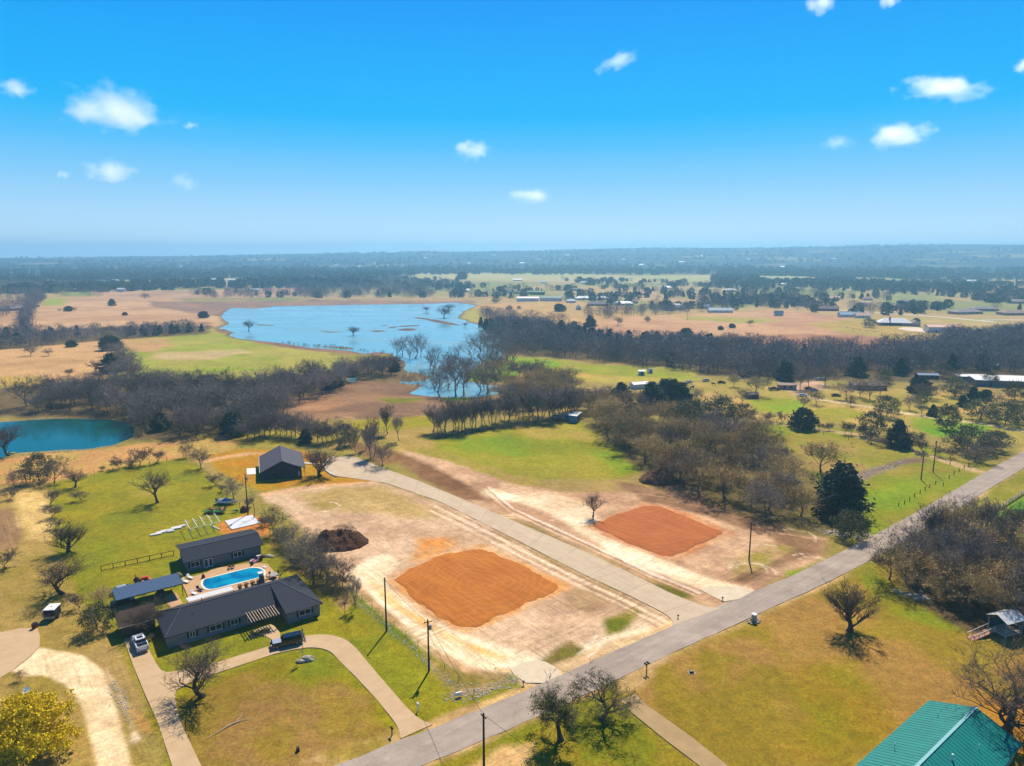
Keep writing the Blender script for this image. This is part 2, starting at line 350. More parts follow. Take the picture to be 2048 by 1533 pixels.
# --- construction lots
DA, DB = (204,173,141), (184,152,122)
zone([(520,990),(600,972),(760,962),(880,1005),(1010,1070),(1160,1148),(1262,1192),(1370,1248),(1130,1350),(1030,1368),(960,1352),(860,1300),(740,1215),(690,1160),(620,1060)], DA, DB, 2, 2.5, 9, 55, 0.15)
zone([(800,900),(900,925),(1000,960),(1120,985),(1250,985),(1330,990),(1420,1020),(1560,1062),(1650,1078),(1640,1112),(1560,1158),(1512,1182),(1425,1222),(1340,1190),(1180,1110),(1010,1035),(900,985)], (200,164,130), (174,138,108), 2, 3, 9, 56, 0.15)
zone([(590,985),(760,972),(840,1005),(900,1040),(760,1030),(640,1020)], (178,150,98), (188,160,112), 3, 4, 8, 57, 0.4)
zone([(620,1010),(660,1000),(700,1010),(640,1020)], (160,144,74), (170,148,84), 3, 3, 8, 58, 0.8)
for pl, wd in (([(762,1125),(735,1150),(742,1185),(800,1232),(880,1278),(960,1312),(1040,1330)], 4.2), ([(985,985),(1100,1012),(1150,1040),(1200,1075),(1290,1120),(1390,1160),(1480,1185)], 3.4), ([(940,1330),(1050,1330),(1200,1290),(1290,1262)], 1.6)):
    zone(pl, (234,214,182), (222,198,162), 1.3, 1.5, 6, 59, 0.0, line=wd)
zone([(745,1165),(800,1215),(880,1265),(960,1300),(1010,1316)], (226,178,116), (216,184,136), 0.9, 0.8, 6, 60, 0.0, line=0.9)
zone([(1020,980),(1120,990),(1180,1012),(1200,1040),(1120,1030),(1040,1005)], (218,190,158), (206,176,142), 2.5, 3, 7, 61, 0.0)
zone([(840,1080),(900,1072),(930,1092),(880,1110),(830,1120)], (204,140,84), (196,148,98), 2, 2.5, 5, 62, 0.1)
zone([(770,900),(830,915),(900,950),(960,985),(978,1003),(930,1000),(860,965),(800,935)], (116,84,58), (134,100,70), 1.8, 2, 7, 63, 0.1)
zone([(690,880),(760,890),(800,925),(760,930),(700,900)], (126,98,64), (146,112,70), 2, 2, 7, 64, 0.3)
zone([(1230,960),(1330,985),(1420,1010),(1520,1050),(1640,1080),(1650,1095),(1600,1120),(1480,1165),(1460,1160),(1560,1110),(1540,1075),(1400,1030),(1280,1002)], (116,88,64), (142,110,82), 1.8, 2.5, 6, 65, 0.1)
zone([(1450,1120),(1540,1090),(1590,1095),(1520,1140),(1470,1155)], (178,148,104), (150,136,70), 2, 2.5, 6, 66, 0.4)
zone([(1010,1030),(1100,1075),(1200,1125),(1300,1165),(1370,1195)], (160,132,86), (142,124,78), 1.2, 1.5, 6, 67, 0.4, line=1.6)
zone([(1290,1165),(1340,1175),(1385,1192),(1350,1195)], (96,104,36), (120,112,48), 1, 1.5, 5, 68, 1)
zone([(1215,1240),(1270,1215),(1295,1222),(1240,1262),(1212,1272)], (118,124,42), (150,136,66), 1.2, 1.5, 5, 69, 1)
zone([(1075,1322),(1140,1285),(1165,1300),(1140,1330),(1100,1338)], (124,116,54), (146,124,76), 1.2, 1.5, 5, 70, 0.8)
zone([(1130,1180),(1190,1172),(1225,1200),(1190,1228),(1140,1215)], (172,142,106), (160,130,98), 1.5, 1.5, 5, 71, 0.1)
zone([(1000,1340),(1100,1345),(1230,1290),(1380,1235)], (206,176,134), (196,164,122), 0.8, 0.8, 5, 72, 0.1, line=1.2)
# spill round the clay pads, ruts and scrapes
zone(list(PAD1), (204,140,78), (196,150,100), 1.6, 2.0, 5, 130, 0.05, world=True, amt=0.8)
zone([(790,1160),(880,1110),(965,1093),(1125,1172),(1030,1222),(935,1262),(860,1225),(790,1160)], (202,146,92), (206,164,120), 1.0, 1.6, 4, 131, 0.05, amt=0.9, line=1.2)
zone([(1185,1052),(1290,1008),(1380,1032),(1452,1066),(1345,1117),(1250,1088),(1185,1052)], (192,128,86), (196,150,112), 1.0, 1.6, 4, 132, 0.05, amt=0.9, line=1.2)
rgz = random.Random(4)
for k in range(5):
    o_ = 6+k*5.5; base = [(880,1003.7),(941,1034),(1010,1068.6),(1090,1110),(1162,1147),(1258,1191),(1340,1233)]
    zone([(p[0]-o_*0.9+rgz.uniform(-1,1), p[1]+o_*0.75) for p in base], ((146,112,84),(232,206,174),(152,118,90),(226,200,168),(170,136,104))[k], None, 0.22, 0.35, 4, 133+k, 0.0, amt=0.75, line=(0.22,0.5,0.16,0.3,0.2)[k], wscale=4)
for k in range(4):
    o_ = 5+k*4; base = [(960,985),(1010,1028),(1100,1070),(1200,1116),(1290,1158),(1380,1195)]
    zone([(p[0]+o_, p[1]-o_*0.6) for p in base], ((138,112,76),(214,186,152),(130,104,74),(236,218,196))[k], None, 0.25, 0.45, 4, 143+k, 0.0, amt=0.65, line=(0.3,0.3,0.35,0.5)[k], wscale=4)
for k in range(26):   # curved scrapes left by graders and trucks
    cx, cy = rgz.choice([(rgz.uniform(640, 780), rgz.uniform(1000, 1110)), (rgz.uniform(1010, 1230), rgz.uniform(1190, 1320)), (rgz.uniform(1400, 1620), rgz.uniform(1070, 1150)), (rgz.uniform(800, 1100), rgz.uniform(1010, 1090)), (rgz.uniform(760, 960), rgz.uniform(1200, 1310))])
    g0 = G(cx, cy); a0 = rgz.uniform(-1.2, 0.9) if cx < 1000 else rgz.uniform(0.2, 1.1); ln_ = rgz.uniform(6, 18); cv = rgz.uniform(-0.07, 0.07); pts_ = []; x_, y_, aa_ = g0[0], g0[1], a0
    for q in range(8): pts_.append((x_, y_)); x_ += ln_/8*math.cos(aa_); y_ += ln_/8*math.sin(aa_); aa_ += cv*ln_/2
    for off in (0, 1.9):
        zone([(p[0]+off*math.sin(a0), p[1]-off*math.cos(a0)) for p in pts_], rgz.choice([(160,126,96),(150,118,88),(236,214,186),(228,204,172)]), None, 0.2, 0.25, 3, 150+k, 0.05, world=True, amt=rgz.uniform(0.35, 0.7), line=rgz.uniform(0.15, 0.3), wscale=4)
for k in range(16):
    cx, cy = rgz.choice([(rgz.uniform(1420, 1640), rgz.uniform(1060, 1160)), (rgz.uniform(1230, 1500), rgz.uniform(970, 1060)), (rgz.uniform(600, 840), rgz.uniform(790, 830))]); x_, y_ = G(cx, cy)
    zone([(x_, y_), (x_+9, y_-1.5), (x_+17, y_-6)], rgz.choice([(112,84,62),(184,148,114)]), None, 0.3, 0.4, 3, 180+k, 0.1, world=True, amt=0.5, line=0.35, wscale=4)
# --- back garden and the left side
zone([(-200,920),(0,918),(110,905),(250,892),(400,875),(480,885),(460,905),(370,915),(110,962),(0,975),(-200,990)], (188,158,92), (196,150,98), 2.5, 3, 10, 73, 0.6)
zone([(-200,985),(20,970),(100,965),(110,1100),(180,1180),(200,1260),(170,1330),(230,1400),(300,1533),(330,1600),(-200,1620)], (156,136,70), (172,146,86), 2, 2.5, 8, 74, 0.7)
zone([(-200,1025),(20,1020),(50,1040),(48,1075),(20,1100),(-200,1110)], (146,116,82), (136,108,78), 1.5, 2, 8, 75, 0.1)
zone([(20,990),(60,978),(100,990),(108,1050),(100,1080),(60,1078),(40,1030)], (206,176,118), (190,160,104), 1.6, 2, 5, 76, 0.2)
zone([(104,968),(200,945),(370,914),(425,958),(460,1000),(510,1032),(570,1070),(620,1120),(680,1180),(745,1230),(850,1310),(950,1385),(1020,1362),(1035,1372),(870,1448),(700,1525),(600,1600),(340,1600),(330,1500),(300,1400),(240,1300),(150,1180),(112,1100)], (142,142,34), (156,146,48), 1.5, 2, 9, 77, 1)
zone([(240,960),(330,950),(350,985),(270,1000)], (160,154,62), (168,150,74), 3, 3, 8, 78, 0.9)
zone([(340,1400),(480,1345),(600,1320),(660,1330),(740,1400),(800,1470),(700,1525),(600,1600),(400,1600)], (152,127,62), (156,124,74), 2, 3, 7, 79, 0.8)
zone([(540,1310),(640,1312),(690,1350),(620,1370),(540,1350)], (134,140,40), (146,136,50), 2.5, 3, 7, 80, 1)
zone([(600,1525),(700,1490),(790,1468),(806,1482),(690,1530)], (182,152,104), (150,128,66), 1, 1.5, 5, 81, 0.3)
zone([(408,912),(480,898),(600,900),(670,915),(748,962),(640,968),(525,982),(470,962),(430,938)], (184,132,44), (176,138,52), 0.8, 0.8, 8, 82, 0.7)
zone([(415,920),(500,908),(560,905)], (208,160,116), (190,150,110), 2, 2, 8, 83, 0.1, line=1.6)
zone([(528,988),(640,972),(748,964)], (212,164,120), (200,160,120), 0.8, 0.6, 8, 84, 0.1, line=1.0)
zone([(432,1048),(500,1025),(540,1045),(545,1075),(480,1078),(440,1066)], (186,122,64), (172,120,70), 1.0, 1.2, 5, 85, 0.1)
zone([(520,1075),(600,1090),(680,1180),(640,1200),(560,1120)], (126,118,56), (150,126,72), 2, 2.5, 6, 86, 0.6)
zone([(700,1182),(760,1230),(860,1330),(950,1390),(1015,1362)], (96,124,30), (120,128,44), 1.0, 1.4, 5, 87, 1, line=1.1)
zone([(850,1310),(930,1345),(1000,1352),(1015,1362),(960,1392),(900,1400),(860,1350)], (140,124,66), (176,146,100), 1.2, 1.6, 4, 88, 0.5)
zone([(700,1160),(745,1205),(850,1290),(930,1340),(1010,1352)], (196,160,120), (150,124,84), 0.8, 1.0, 4, 89, 0.1, line=0.8)
zone([(860,1452),(940,1420),(1030,1385),(1060,1378)], (196,162,114), (170,140,96), 0.6, 0.8, 4, 90, 0.1, line=0.9)
zone([(640,1165),(700,1175),(712,1200),(690,1220),(655,1200)], (170,136,96), (140,126,64), 1.2, 1.5, 4, 91, 0.4)
# gravel drive
zone([(79,1293),(109,1301),(164,1312),(202,1342),(219,1375),(238,1432),(257,1501),(268,1560),(290,1640),(215,1640),(195,1560),(175,1462),(158,1408),(131,1369),(90,1349),(45,1352),(20,1340),(50,1305)], (240,214,174), (226,198,156), 0.5, 0.5, 4, 92, 0.3)
zone([(212,1340),(236,1380),(262,1440),(270,1480)], (212,188,158), (170,146,96), 0.6, 1.0, 3, 93, 0.1, line=0.5)
zone([(262,1420),(296,1440),(310,1470),(280,1460)], (190,140,84), (170,136,80), 0.6, 0.8, 3, 94, 0.1, amt=0.7)
# --- right lawn
zone([(1292,1335),(1450,1262),(1640,1175),(1730,1132),(1790,1120),(1800,1180),(1860,1230),(1950,1275),(2100,1310),(2400,1400),(2400,1700),(1400,1700),(1270,1420),(1262,1390)], (162,127,72), (144,124,54), 1.2, 2, 9, 95, 0.7)
zone([(1690,1135),(1740,1120),(1800,1190),(1900,1235),(1960,1262),(1900,1262),(1790,1230)], (134,142,34), (146,138,44), 2, 3, 8, 96, 1)
zone([(1560,1340),(1700,1330),(1800,1400),(1740,1480),(1600,1500)], (146,132,46), (158,130,56), 4, 6, 10, 97, 0.9)
zone([(1940,1380),(2060,1400),(2200,1600),(2100,1600),(1980,1450)], (196,134,56), (180,130,60), 1.5, 2, 8, 98, 0.5)
zone([(840,1545),(1060,1440),(1225,1368),(1270,1400),(1400,1540),(1500,1700),(700,1700)], (150,134,56), (132,132,42), 1, 1.5, 6, 99, 0.9)
zone([(930,1533),(1000,1490),(1080,1480),(1060,1530),(1000,1600),(880,1600)], (196,160,112), (168,140,84), 1.2, 1.6, 5, 101, 0.2)
zone([(842,1530),(1000,1462),(1225,1366),(1297,1333),(1487,1243),(1640,1173),(1796,1087),(1897,1034),(1993,972)], (188,156,112), (160,134,84), 0.7, 0.8, 5, 102, 0.1, line=0.8)
zone([(1225,1352),(1300,1330),(1320,1345),(1290,1372),(1240,1385)], (198,160,118), (176,146,100), 0.8, 1.2, 4, 103, 0.1)
zone([(1790,1100),(1850,1062),(2048,1060),(2400,1080),(2400,1300),(2048,1285),(1940,1262),(1850,1215),(1800,1170)], (84,70,46), (104,86,58), 2, 2.5, 7, 104, 0.2)
zone([(1765,1115),(1830,1060),(1900,1032),(1985,978),(2048,942),(2300,800),(2300,1000),(2048,1000),(1985,1035),(1985,1060),(1850,1070)], (158,146,70), (142,140,54), 1.5, 2, 8, 105, 0.9)
zone([(1988,1036),(2048,990),(2300,850),(2300,1120),(2048,1090),(1995,1078)], (116,164,22), (128,156,34), 1.2, 1.5, 10, 106, 1)
zone([(1770,1062),(1900,1010),(1780,1072),(1660,1128),(1590,1148)], (128,156,34), (150,150,50), 1, 1.5, 6, 107, 1, line=1.5)
zone([(1990,955),(2030,925),(2100,880),(2300,800)], (178,150,96), (160,140,84), 1.5, 2, 6, 108, 0.3, line=3)
for q_ in ISLES[:11]: zone(q_, (84,76,60), (104,94,70), 2, 2, 10, 120, 0.2, world=True)
zone(ISLES[11], (140,120,84), (112,100,70), 2, 2, 10, 121, 0.4, world=True)
# wet margins
mud = (1-sst(0, 7, np.abs(lake_in)))*(sl > -30)*0.75
Cc = Cc*(1-mud[:, None]) + cl((104,84,66))[None, :]*mud[:, None]
bed = sst(0, 4, np.maximum(np.where(sl > -25, lake_in, -9), pond_in))
Cc = Cc*(1-bed[:, None]) + cl((70,70,52))[None, :]*bed[:, None]
# small relief in rough ground; stays below 0.2 m and never rises above the level of the made surfaces
Z -= 0.10*sst(0.3, 0.7, n_sm)*(D < 900)*(Z > -0.05)*(D > 60)
# micro variation of the painted colours
f1 = 1 + (n_mid-0.5)*0.34 + (n_sm-0.5)*0.26
Cc = np.clip(Cc*f1[:, None]*(1.03-0.30*Gr[:, None]), 0.004, 0.9)
lum_ = Cc @ np.array([0.25, 0.65, 0.10]); Cc = np.clip(lum_[:, None] + (Cc-lum_[:, None])*1.13, 0.006, 0.9)
Z[D < 1] = 0
V = np.stack([X, Y, Z], 1)
i0 = np.arange(nr-1)[:, None]*na; j = np.arange(na)[None, :]; j2 = (j+1) % na
F = np.stack([i0+j, i0+na+j, i0+na+j2, i0+j2], -1).reshape(-1, 4)[:, ::-1]
gm = bpy.data.materials.new('ground_soil_and_grass'); gm.use_nodes = True
n = gm.node_tree.nodes; l = gm.node_tree.links; b = n['Principled BSDF']; b.inputs['Roughness'].default_value = 0.95; b.inputs['Specular IOR Level'].default_value = 0.1
at = n.new('ShaderNodeAttribute'); at.attribute_name = 'soil'; ag = n.new('ShaderNodeAttribute'); ag.attribute_name = 'grassy'
ge = n.new('ShaderNodeNewGeometry')
def gnoise(scale, detail=4, rough=0.6, sc=None, rot=0):
    o = n.new('ShaderNodeTexNoise'); o.inputs['Scale'].default_value = scale; o.inputs['Detail'].default_value = detail; o.inputs['Roughness'].default_value = rough
    if sc:
        m = n.new('ShaderNodeMapping'); m.vector_type = 'TEXTURE'; m.inputs['Scale'].default_value = sc; m.inputs['Rotation'].default_value = (0, 0, rot); l.new(ge.outputs['Position'], m.inputs[0]); l.new(m.outputs[0], o.inputs[0])
    else: l.new(ge.outputs['Position'], o.inputs[0])
    return o
def mrange(src, a, bb, c, d):
    o = n.new('ShaderNodeMapRange'); l.new(src, o.inputs[0]); o.inputs[1].default_value = a; o.inputs[2].default_value = bb; o.inputs[3].default_value = c; o.inputs[4].default_value = d; return o
def mth(op, a, bb):
    o = n.new('ShaderNodeMath'); o.operation = op
    for k, v in ((0, a), (1, bb)):
        if isinstance(v, (int, float)): o.inputs[k].default_value = v
        else: l.new(v, o.inputs[k])
    return o.outputs[0]
fine0 = mrange(gnoise(2.2, 6, 0.75).outputs[0], 0.25, 0.75, -0.40, 0.40)
tuft = mrange(gnoise(0.55, 5, 0.7).outputs[0], 0.3, 0.7, 0.76, 1.24)
str1 = mrange(gnoise(1.0, 5, 0.7, (14, 0.55, 1), R(38)).outputs[0], 0.3, 0.7, 0.70, 1.30)
str2 = mrange(gnoise(1.0, 5, 0.7, (18, 0.5, 1), R(-50)).outputs[0], 0.3, 0.7, 0.68, 1.32)
sel = mrange(gnoise(0.06, 2).outputs[0], 0.44, 0.56, 0, 1)
smx = n.new('ShaderNodeMix'); l.new(sel.outputs[0], smx.inputs[0]); l.new(str1.outputs[0], smx.inputs[2]); l.new(str2.outputs[0], smx.inputs[3])
strk = smx.outputs[0]
inv = mth('SUBTRACT', 1.0, ag.outputs['Fac'])
strk2 = mth('ADD', mth('MULTIPLY', mth('SUBTRACT', strk, 1.0), inv), 1.0)
fine_ = mth('ADD', 1.0, mth('MULTIPLY', fine0.outputs[0], mth('ADD', 0.40, mth('MULTIPLY', ag.outputs['Fac'], 0.6))))
k1 = mth('MULTIPLY', mth('MULTIPLY', fine_, tuft.outputs[0]), strk2)
hs = n.new('ShaderNodeHueSaturation'); l.new(at.outputs['Color'], hs.inputs['Color']); l.new(k1, hs.inputs['Value'])
gh = mrange(gnoise(0.9, 5, 0.7).outputs[0], 0.3, 0.7, -0.022, 0.022)
l.new(mth('ADD', mth('MULTIPLY', gh.outputs[0], ag.outputs['Fac']), 0.5), hs.inputs['Hue'])
l.new(hs.outputs[0], b.inputs['Base Color'])
bp = n.new('ShaderNodeBump'); bp.inputs['Distance'].default_value = 0.10; bp.inputs['Strength'].default_value = 0.8
l.new(gnoise(1.6, 6, 0.7).outputs[0], bp.inputs['Height']); l.new(bp.outputs[0], b.inputs['Normal'])
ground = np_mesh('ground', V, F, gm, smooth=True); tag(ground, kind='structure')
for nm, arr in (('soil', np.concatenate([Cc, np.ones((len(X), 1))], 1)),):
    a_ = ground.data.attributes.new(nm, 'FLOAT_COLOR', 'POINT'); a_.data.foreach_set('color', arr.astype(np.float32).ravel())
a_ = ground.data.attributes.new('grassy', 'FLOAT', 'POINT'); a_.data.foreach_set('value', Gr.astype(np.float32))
def ground_z(x, y):
    x = np.atleast_1d(np.asarray(x, float)); y = np.atleast_1d(np.asarray(y, float))
    d = np.hypot(x, y); a = np.arctan2(x, y)
    i = np.clip(np.searchsorted(rr, d)-1, 0, nr-2); jj = np.clip(((np.degrees(a)+50)/0.16).astype(int), 0, 624)
    Zg = Z.reshape(nr, na)
    fi = (d-rr[i])/(rr[i+1]-rr[i])
    return Zg[i, jj]*(1-fi)+Zg[i+1, jj]*fi
# ------------------------------------------------------------------ water
def water_mat(name, colr, rough, wscale, wdist, tint=1.0):
    m = bpy.data.materials.new(name); m.use_nodes = True; n = m.node_tree.nodes; l = m.node_tree.links; b = n['Principled BSDF']
    b.inputs['Base Color'].default_value = colr; b.inputs['Roughness'].default_value = rough; b.inputs['IOR'].default_value = 1.33
    b.inputs['Specular IOR Level'].default_value = 0.5
    ge = n.new('ShaderNodeNewGeometry'); mp = n.new('ShaderNodeMapping'); mp.inputs['Scale'].default_value = (0.5, 1.0, 1); l.new(ge.outputs['Position'], mp.inputs[0])
    no = n.new('ShaderNodeTexNoise'); no.inputs['Scale'].default_value = wscale; no.inputs['Detail'].default_value = 5; no.inputs['Roughness'].default_value = 0.6; l.new(mp.outputs[0], no.inputs[0])
    bp = n.new('ShaderNodeBump'); bp.inputs['Distance'].default_value = wdist; bp.inputs['Strength'].default_value = 1; l.new(no.outputs[0], bp.inputs['Height']); l.new(bp.outputs[0], b.inputs['Normal'])
    # wind-ruffled and calm streaks
    n2 = n.new('ShaderNodeTexNoise'); n2.inputs['Scale'].default_value = 0.02; n2.inputs['Detail'].default_value = 5; m2 = n.new('ShaderNodeMapping'); m2.inputs['Scale'].default_value = (0.35, 1.4, 1); l.new(ge.outputs['Position'], m2.inputs[0]); l.new(m2.outputs[0], n2.inputs[0])
    mr = n.new('ShaderNodeMapRange'); l.new(n2.outputs[0], mr.inputs[0]); mr.inputs[1].default_value = 0.4; mr.inputs[2].default_value = 0.6; mr.inputs[3].default_value = rough*0.3; mr.inputs[4].default_value = rough*2.6; l.new(mr.outputs[0], b.inputs['Roughness'])
    return m
def sheet(name, poly, z, mat, grow=0.0):
    P = np.array(poly, float)
    if grow:
        c = P.mean(0); d = P-c; P = c + d*(1+grow/np.linalg.norm(d, axis=1, keepdims=True))
    import bmesh
    bm = bmesh.new(); vs_ = [bm.verts.new((p[0], p[1], z)) for p in P]; f = bm.faces.new(vs_)
    bmesh.ops.triangulate(bm, faces=[f]); bmesh.ops.recalc_face_normals(bm, faces=bm.faces)
    if sum(ff.normal.z for ff in bm.faces) < 0: bmesh.ops.reverse_faces(bm, faces=bm.faces)
    me = bpy.data.meshes.new(name); bm.to_mesh(me); bm.free(); me.materials.append(mat)
    o = bpy.data.objects.new(name, me); col.objects.link(o); return o
lw = water_mat('lake_surface', srgb((118,164,178)), 0.12, 0.6, 0.035)
pw = water_mat('pond_surface', srgb((0,78,78)), 0.06, 0.9, 0.02)
lb = np.array(LAKE)
tag(sheet('lake', [(lb[:,0].min()-30, 335), (lb[:,0].max()+30, 335), (lb[:,0].max()+160, 1040), (lb[:,0].min()-160, 1040)], -0.32, lw), kind='structure')
pb = np.array(POND)
tag(sheet('pond', [(pb[:,0].min()-4, pb[:,1].min()-6), (pb[:,0].max()+6, pb[:,1].min()-6), (pb[:,0].max()+6, pb[:,1].max()+8), (pb[:,0].min()-4, pb[:,1].max()+8)], -0.32, pw), kind='structure')

# ------------------------------------------------------------------ roads, drives, pads
def resample(P, step):
    P = np.array(P, float); s = np.r_[0, np.cumsum(np.linalg.norm(np.diff(P, axis=0), axis=1))]
    t = np.linspace(0, s[-1], max(2, int(s[-1]/step)+1))
    return np.stack([np.interp(t, s, P[:,0]), np.interp(t, s, P[:,1])], 1)
def smooth_line(P, it=3):
    P = np.array(P, float)
    for _ in range(it):
        Q = P.copy(); Q[1:-1] = (P[:-2]+2*P[1:-1]+P[2:])/4; P = Q
    return P
def strip(name, A, B, z, mat, wob=0.0, n=None, kind='structure'):
    """sheet between two edges A and B (same length), with a thin skirt so that it has an edge"""
    A = np.array(A); B = np.array(B); m_ = len(A)
    if wob:
        A = A + (rng.random((m_, 2))-0.5)*wob; B = B + (rng.random((m_, 2))-0.5)*wob
    V = np.concatenate([np.c_[A, np.full(m_, z)], np.c_[B, np.full(m_, z)], np.c_[A, np.full(m_, z-0.25)], np.c_[B, np.full(m_, z-0.25)]])
    i = np.arange(m_-1)
    F = np.concatenate([np.c_[i, i+1, m_+i+1, m_+i], np.c_[2*m_+i, 2*m_+i+1, i+1, i], np.c_[m_+i, m_+i+1, 3*m_+i+1, 3*m_+i]])
    o = np_mesh(name, V, F, mat); 
    if V[1,0] is not None:
        me = o.data
        if me.polygons[0].normal.z < 0: me.flip_normals()
    return tag(o, kind=kind)
def edges_from(Cn, w):
    Cn = np.array(Cn); T = np.gradient(Cn, axis=0); T /= np.linalg.norm(T, axis=1, keepdims=True); Nn = np.stack([-T[:,1], T[:,0]], 1)
    w = np.asarray(w)[:, None] if hasattr(w, '__len__') else w
    return Cn + Nn*w/2, Cn - Nn*w/2
road_c = [(-160,-22),(-60,54),(-20,83.5),(-16,90.3-3.2),(-4.6,96.5),(7,103.8),(23,115.2),(49.5,133.5),(66.3,144.7),(76.8,152.4),(98.2,169),(120.4,186.8),(152,213.2),(181.6,237.3),(240,285),(330,360),(520,520)]
road_c = [(-160,-17),(-60,59),(-20,87),(-9.8,92.9),(9.2,105.4),(29,119.5),(49.5,133.5),(66.3,144.7),(76.8,152.4),(98.2,169),(120.4,186.8),(152,213.2),(181.6,237.3),(240,285),(330,360),(520,520)]
rc = smooth_line(resample(road_c, 3.0), 6)
asph = mat_base('asphalt_weathered', srgb((180,163,146), 0.95), 0.9, 0.2, color2=srgb((150,135,120), 0.95), vscale=0.22, bump=0.01, bscale=20, stretch=(0.6, 1, 1))
# wheel tracks and sealed cracks, along the road
def add_tracks(m, ang, sc, amt):
    n = m.node_tree.nodes; l = m.node_tree.links; b = n['Principled BSDF']
    src = b.inputs['Base Color'].links[0].from_socket
    t = n.new('ShaderNodeTexCoord'); mp = n.new('ShaderNodeMapping'); l.new(t.outputs['Object'], mp.inputs[0]); mp.vector_type = 'TEXTURE'; mp.inputs['Rotation'].default_value = (0, 0, ang); mp.inputs['Scale'].default_value = sc
    no = n.new('ShaderNodeTexNoise'); no.inputs['Scale'].default_value = 1; no.inputs['Detail'].default_value = 6; no.inputs['Roughness'].default_value = 0.7; l.new(mp.outputs[0], no.inputs[0])
    nf = n.new('ShaderNodeTexNoise'); nf.inputs['Scale'].default_value = 5; nf.inputs['Detail'].default_value = 5; l.new(t.outputs['Object'], nf.inputs[0])
    ad = n.new('ShaderNodeMath'); ad.operation = 'ADD'; l.new(no.outputs[0], ad.inputs[0]); l.new(nf.outputs[0], ad.inputs[1])
    mr = n.new('ShaderNodeMapRange'); l.new(ad.outputs[0], mr.inputs[0]); mr.inputs[1].default_value = 0.75; mr.inputs[2].default_value = 1.25; mr.inputs[3].default_value = 1-amt; mr.inputs[4].default_value = 1+amt
    hs = n.new('ShaderNodeHueSaturation'); l.new(src, hs.inputs['Color']); l.new(mr.outputs[0], hs.inputs['Value']); l.new(hs.outputs[0], b.inputs['Base Color'])
def add_cracks(m, scale, amt, wid, patch=0.0):
    n = m.node_tree.nodes; l = m.node_tree.links; b = n['Principled BSDF']; src = b.inputs['Base Color'].links[0].from_socket
    t = n.new('ShaderNodeTexCoord'); no = n.new('ShaderNodeTexNoise'); no.inputs['Scale'].default_value = 0.6; no.inputs['Detail'].default_value = 4; l.new(t.outputs['Object'], no.inputs[0])
    mxv = n.new('ShaderNodeVectorMath'); mxv.operation = 'MULTIPLY_ADD'; l.new(no.outputs['Color'], mxv.inputs[0]); mxv.inputs[1].default_value = (2.5, 2.5, 0); l.new(t.outputs['Object'], mxv.inputs[2])
    vo = n.new('ShaderNodeTexVoronoi'); vo.feature = 'DISTANCE_TO_EDGE'; vo.inputs['Scale'].default_value = scale; l.new(mxv.outputs[0], vo.inputs['Vector'])
    mr = n.new('ShaderNodeMapRange'); l.new(vo.outputs['Distance'], mr.inputs[0]); mr.inputs[1].default_value = 0.0; mr.inputs[2].default_value = wid; mr.inputs[3].default_value = 1-amt; mr.inputs[4].default_value = 1.0
    hs = n.new('ShaderNodeHueSaturation'); l.new(src, hs.inputs['Color']); l.new(mr.outputs[0], hs.inputs['Value'])
    v2 = n.new('ShaderNodeTexVoronoi'); v2.inputs['Scale'].default_value = 0.09; l.new(mxv.outputs[0], v2.inputs['Vector'])
    sp = n.new('ShaderNodeSeparateColor'); l.new(v2.outputs['Color'], sp.inputs[0]); m2 = n.new('ShaderNodeMapRange'); l.new(sp.outputs[0], m2.inputs[0]); m2.inputs[3].default_value = 1-patch; m2.inputs[4].default_value = 1+patch
    h2 = n.new('ShaderNodeHueSaturation'); l.new(hs.outputs[0], h2.inputs['Color']); l.new(m2.outputs[0], h2.inputs['Value']); l.new(h2.outputs[0], b.inputs['Base Color'])
add_tracks(asph, R(38), (30, 1.0, 1), 0.16); add_cracks(asph, 0.13, 0.13, 0.018, 0.05)
A_, B_ = edges_from(rc, 6.5); strip('road', A_, B_, 0.03, asph, 0.28)
conc = mat_base('concrete_lane', srgb((208,186,156), 0.9), 0.9, 0.2, color2=srgb((194,170,140), 0.9), vscale=0.3, bump=0.006, bscale=14)
add_tracks(conc, R(-53), (24, 0.8, 1), 0.13); add_cracks(conc, 0.06, 0.08, 0.012, 0.03)
SL = GP([(671.8,952.4),(771,966),(880,1003.7),(1010,1068.6),(1162.6,1147),(1258,1191),(1333.5,1229),(1352,1243),(1345,1252)])
SU = GP([(712.8,914.8),(753.8,932),(839,962.6),(993,1027.6),(1183,1109),(1350,1191),(1412,1215),(1432,1219),(1444,1216)])
def eq(P, k): 
    P = np.array(P, float); s = np.r_[0, np.cumsum(np.linalg.norm(np.diff(P, axis=0), axis=1))]; t = np.linspace(0, s[-1], k)
    return np.stack([np.interp(t, s, P[:,0]), np.interp(t, s, P[:,1])], 1)
a1, b1 = smooth_line(eq(SL, 90), 3), smooth_line(eq(SU, 90), 3)
lane = strip('concrete_lane', a1, b1, 0.045, conc, 0.1)
jm = mat_base('joint', srgb((120,104,86)), 0.9)
JB = MB()
for k_ in range(8, 88, 7): JB.add([(*a1[k_], 0.05), (*(a1[k_]+(a1[k_+1]-a1[k_])*0.045), 0.05), (*(b1[k_]+(b1[k_+1]-b1[k_])*0.045), 0.05), (*b1[k_], 0.05)], [(0,1,2,3)])
tag(JB.build('lane_joint', jm), kind='structure')
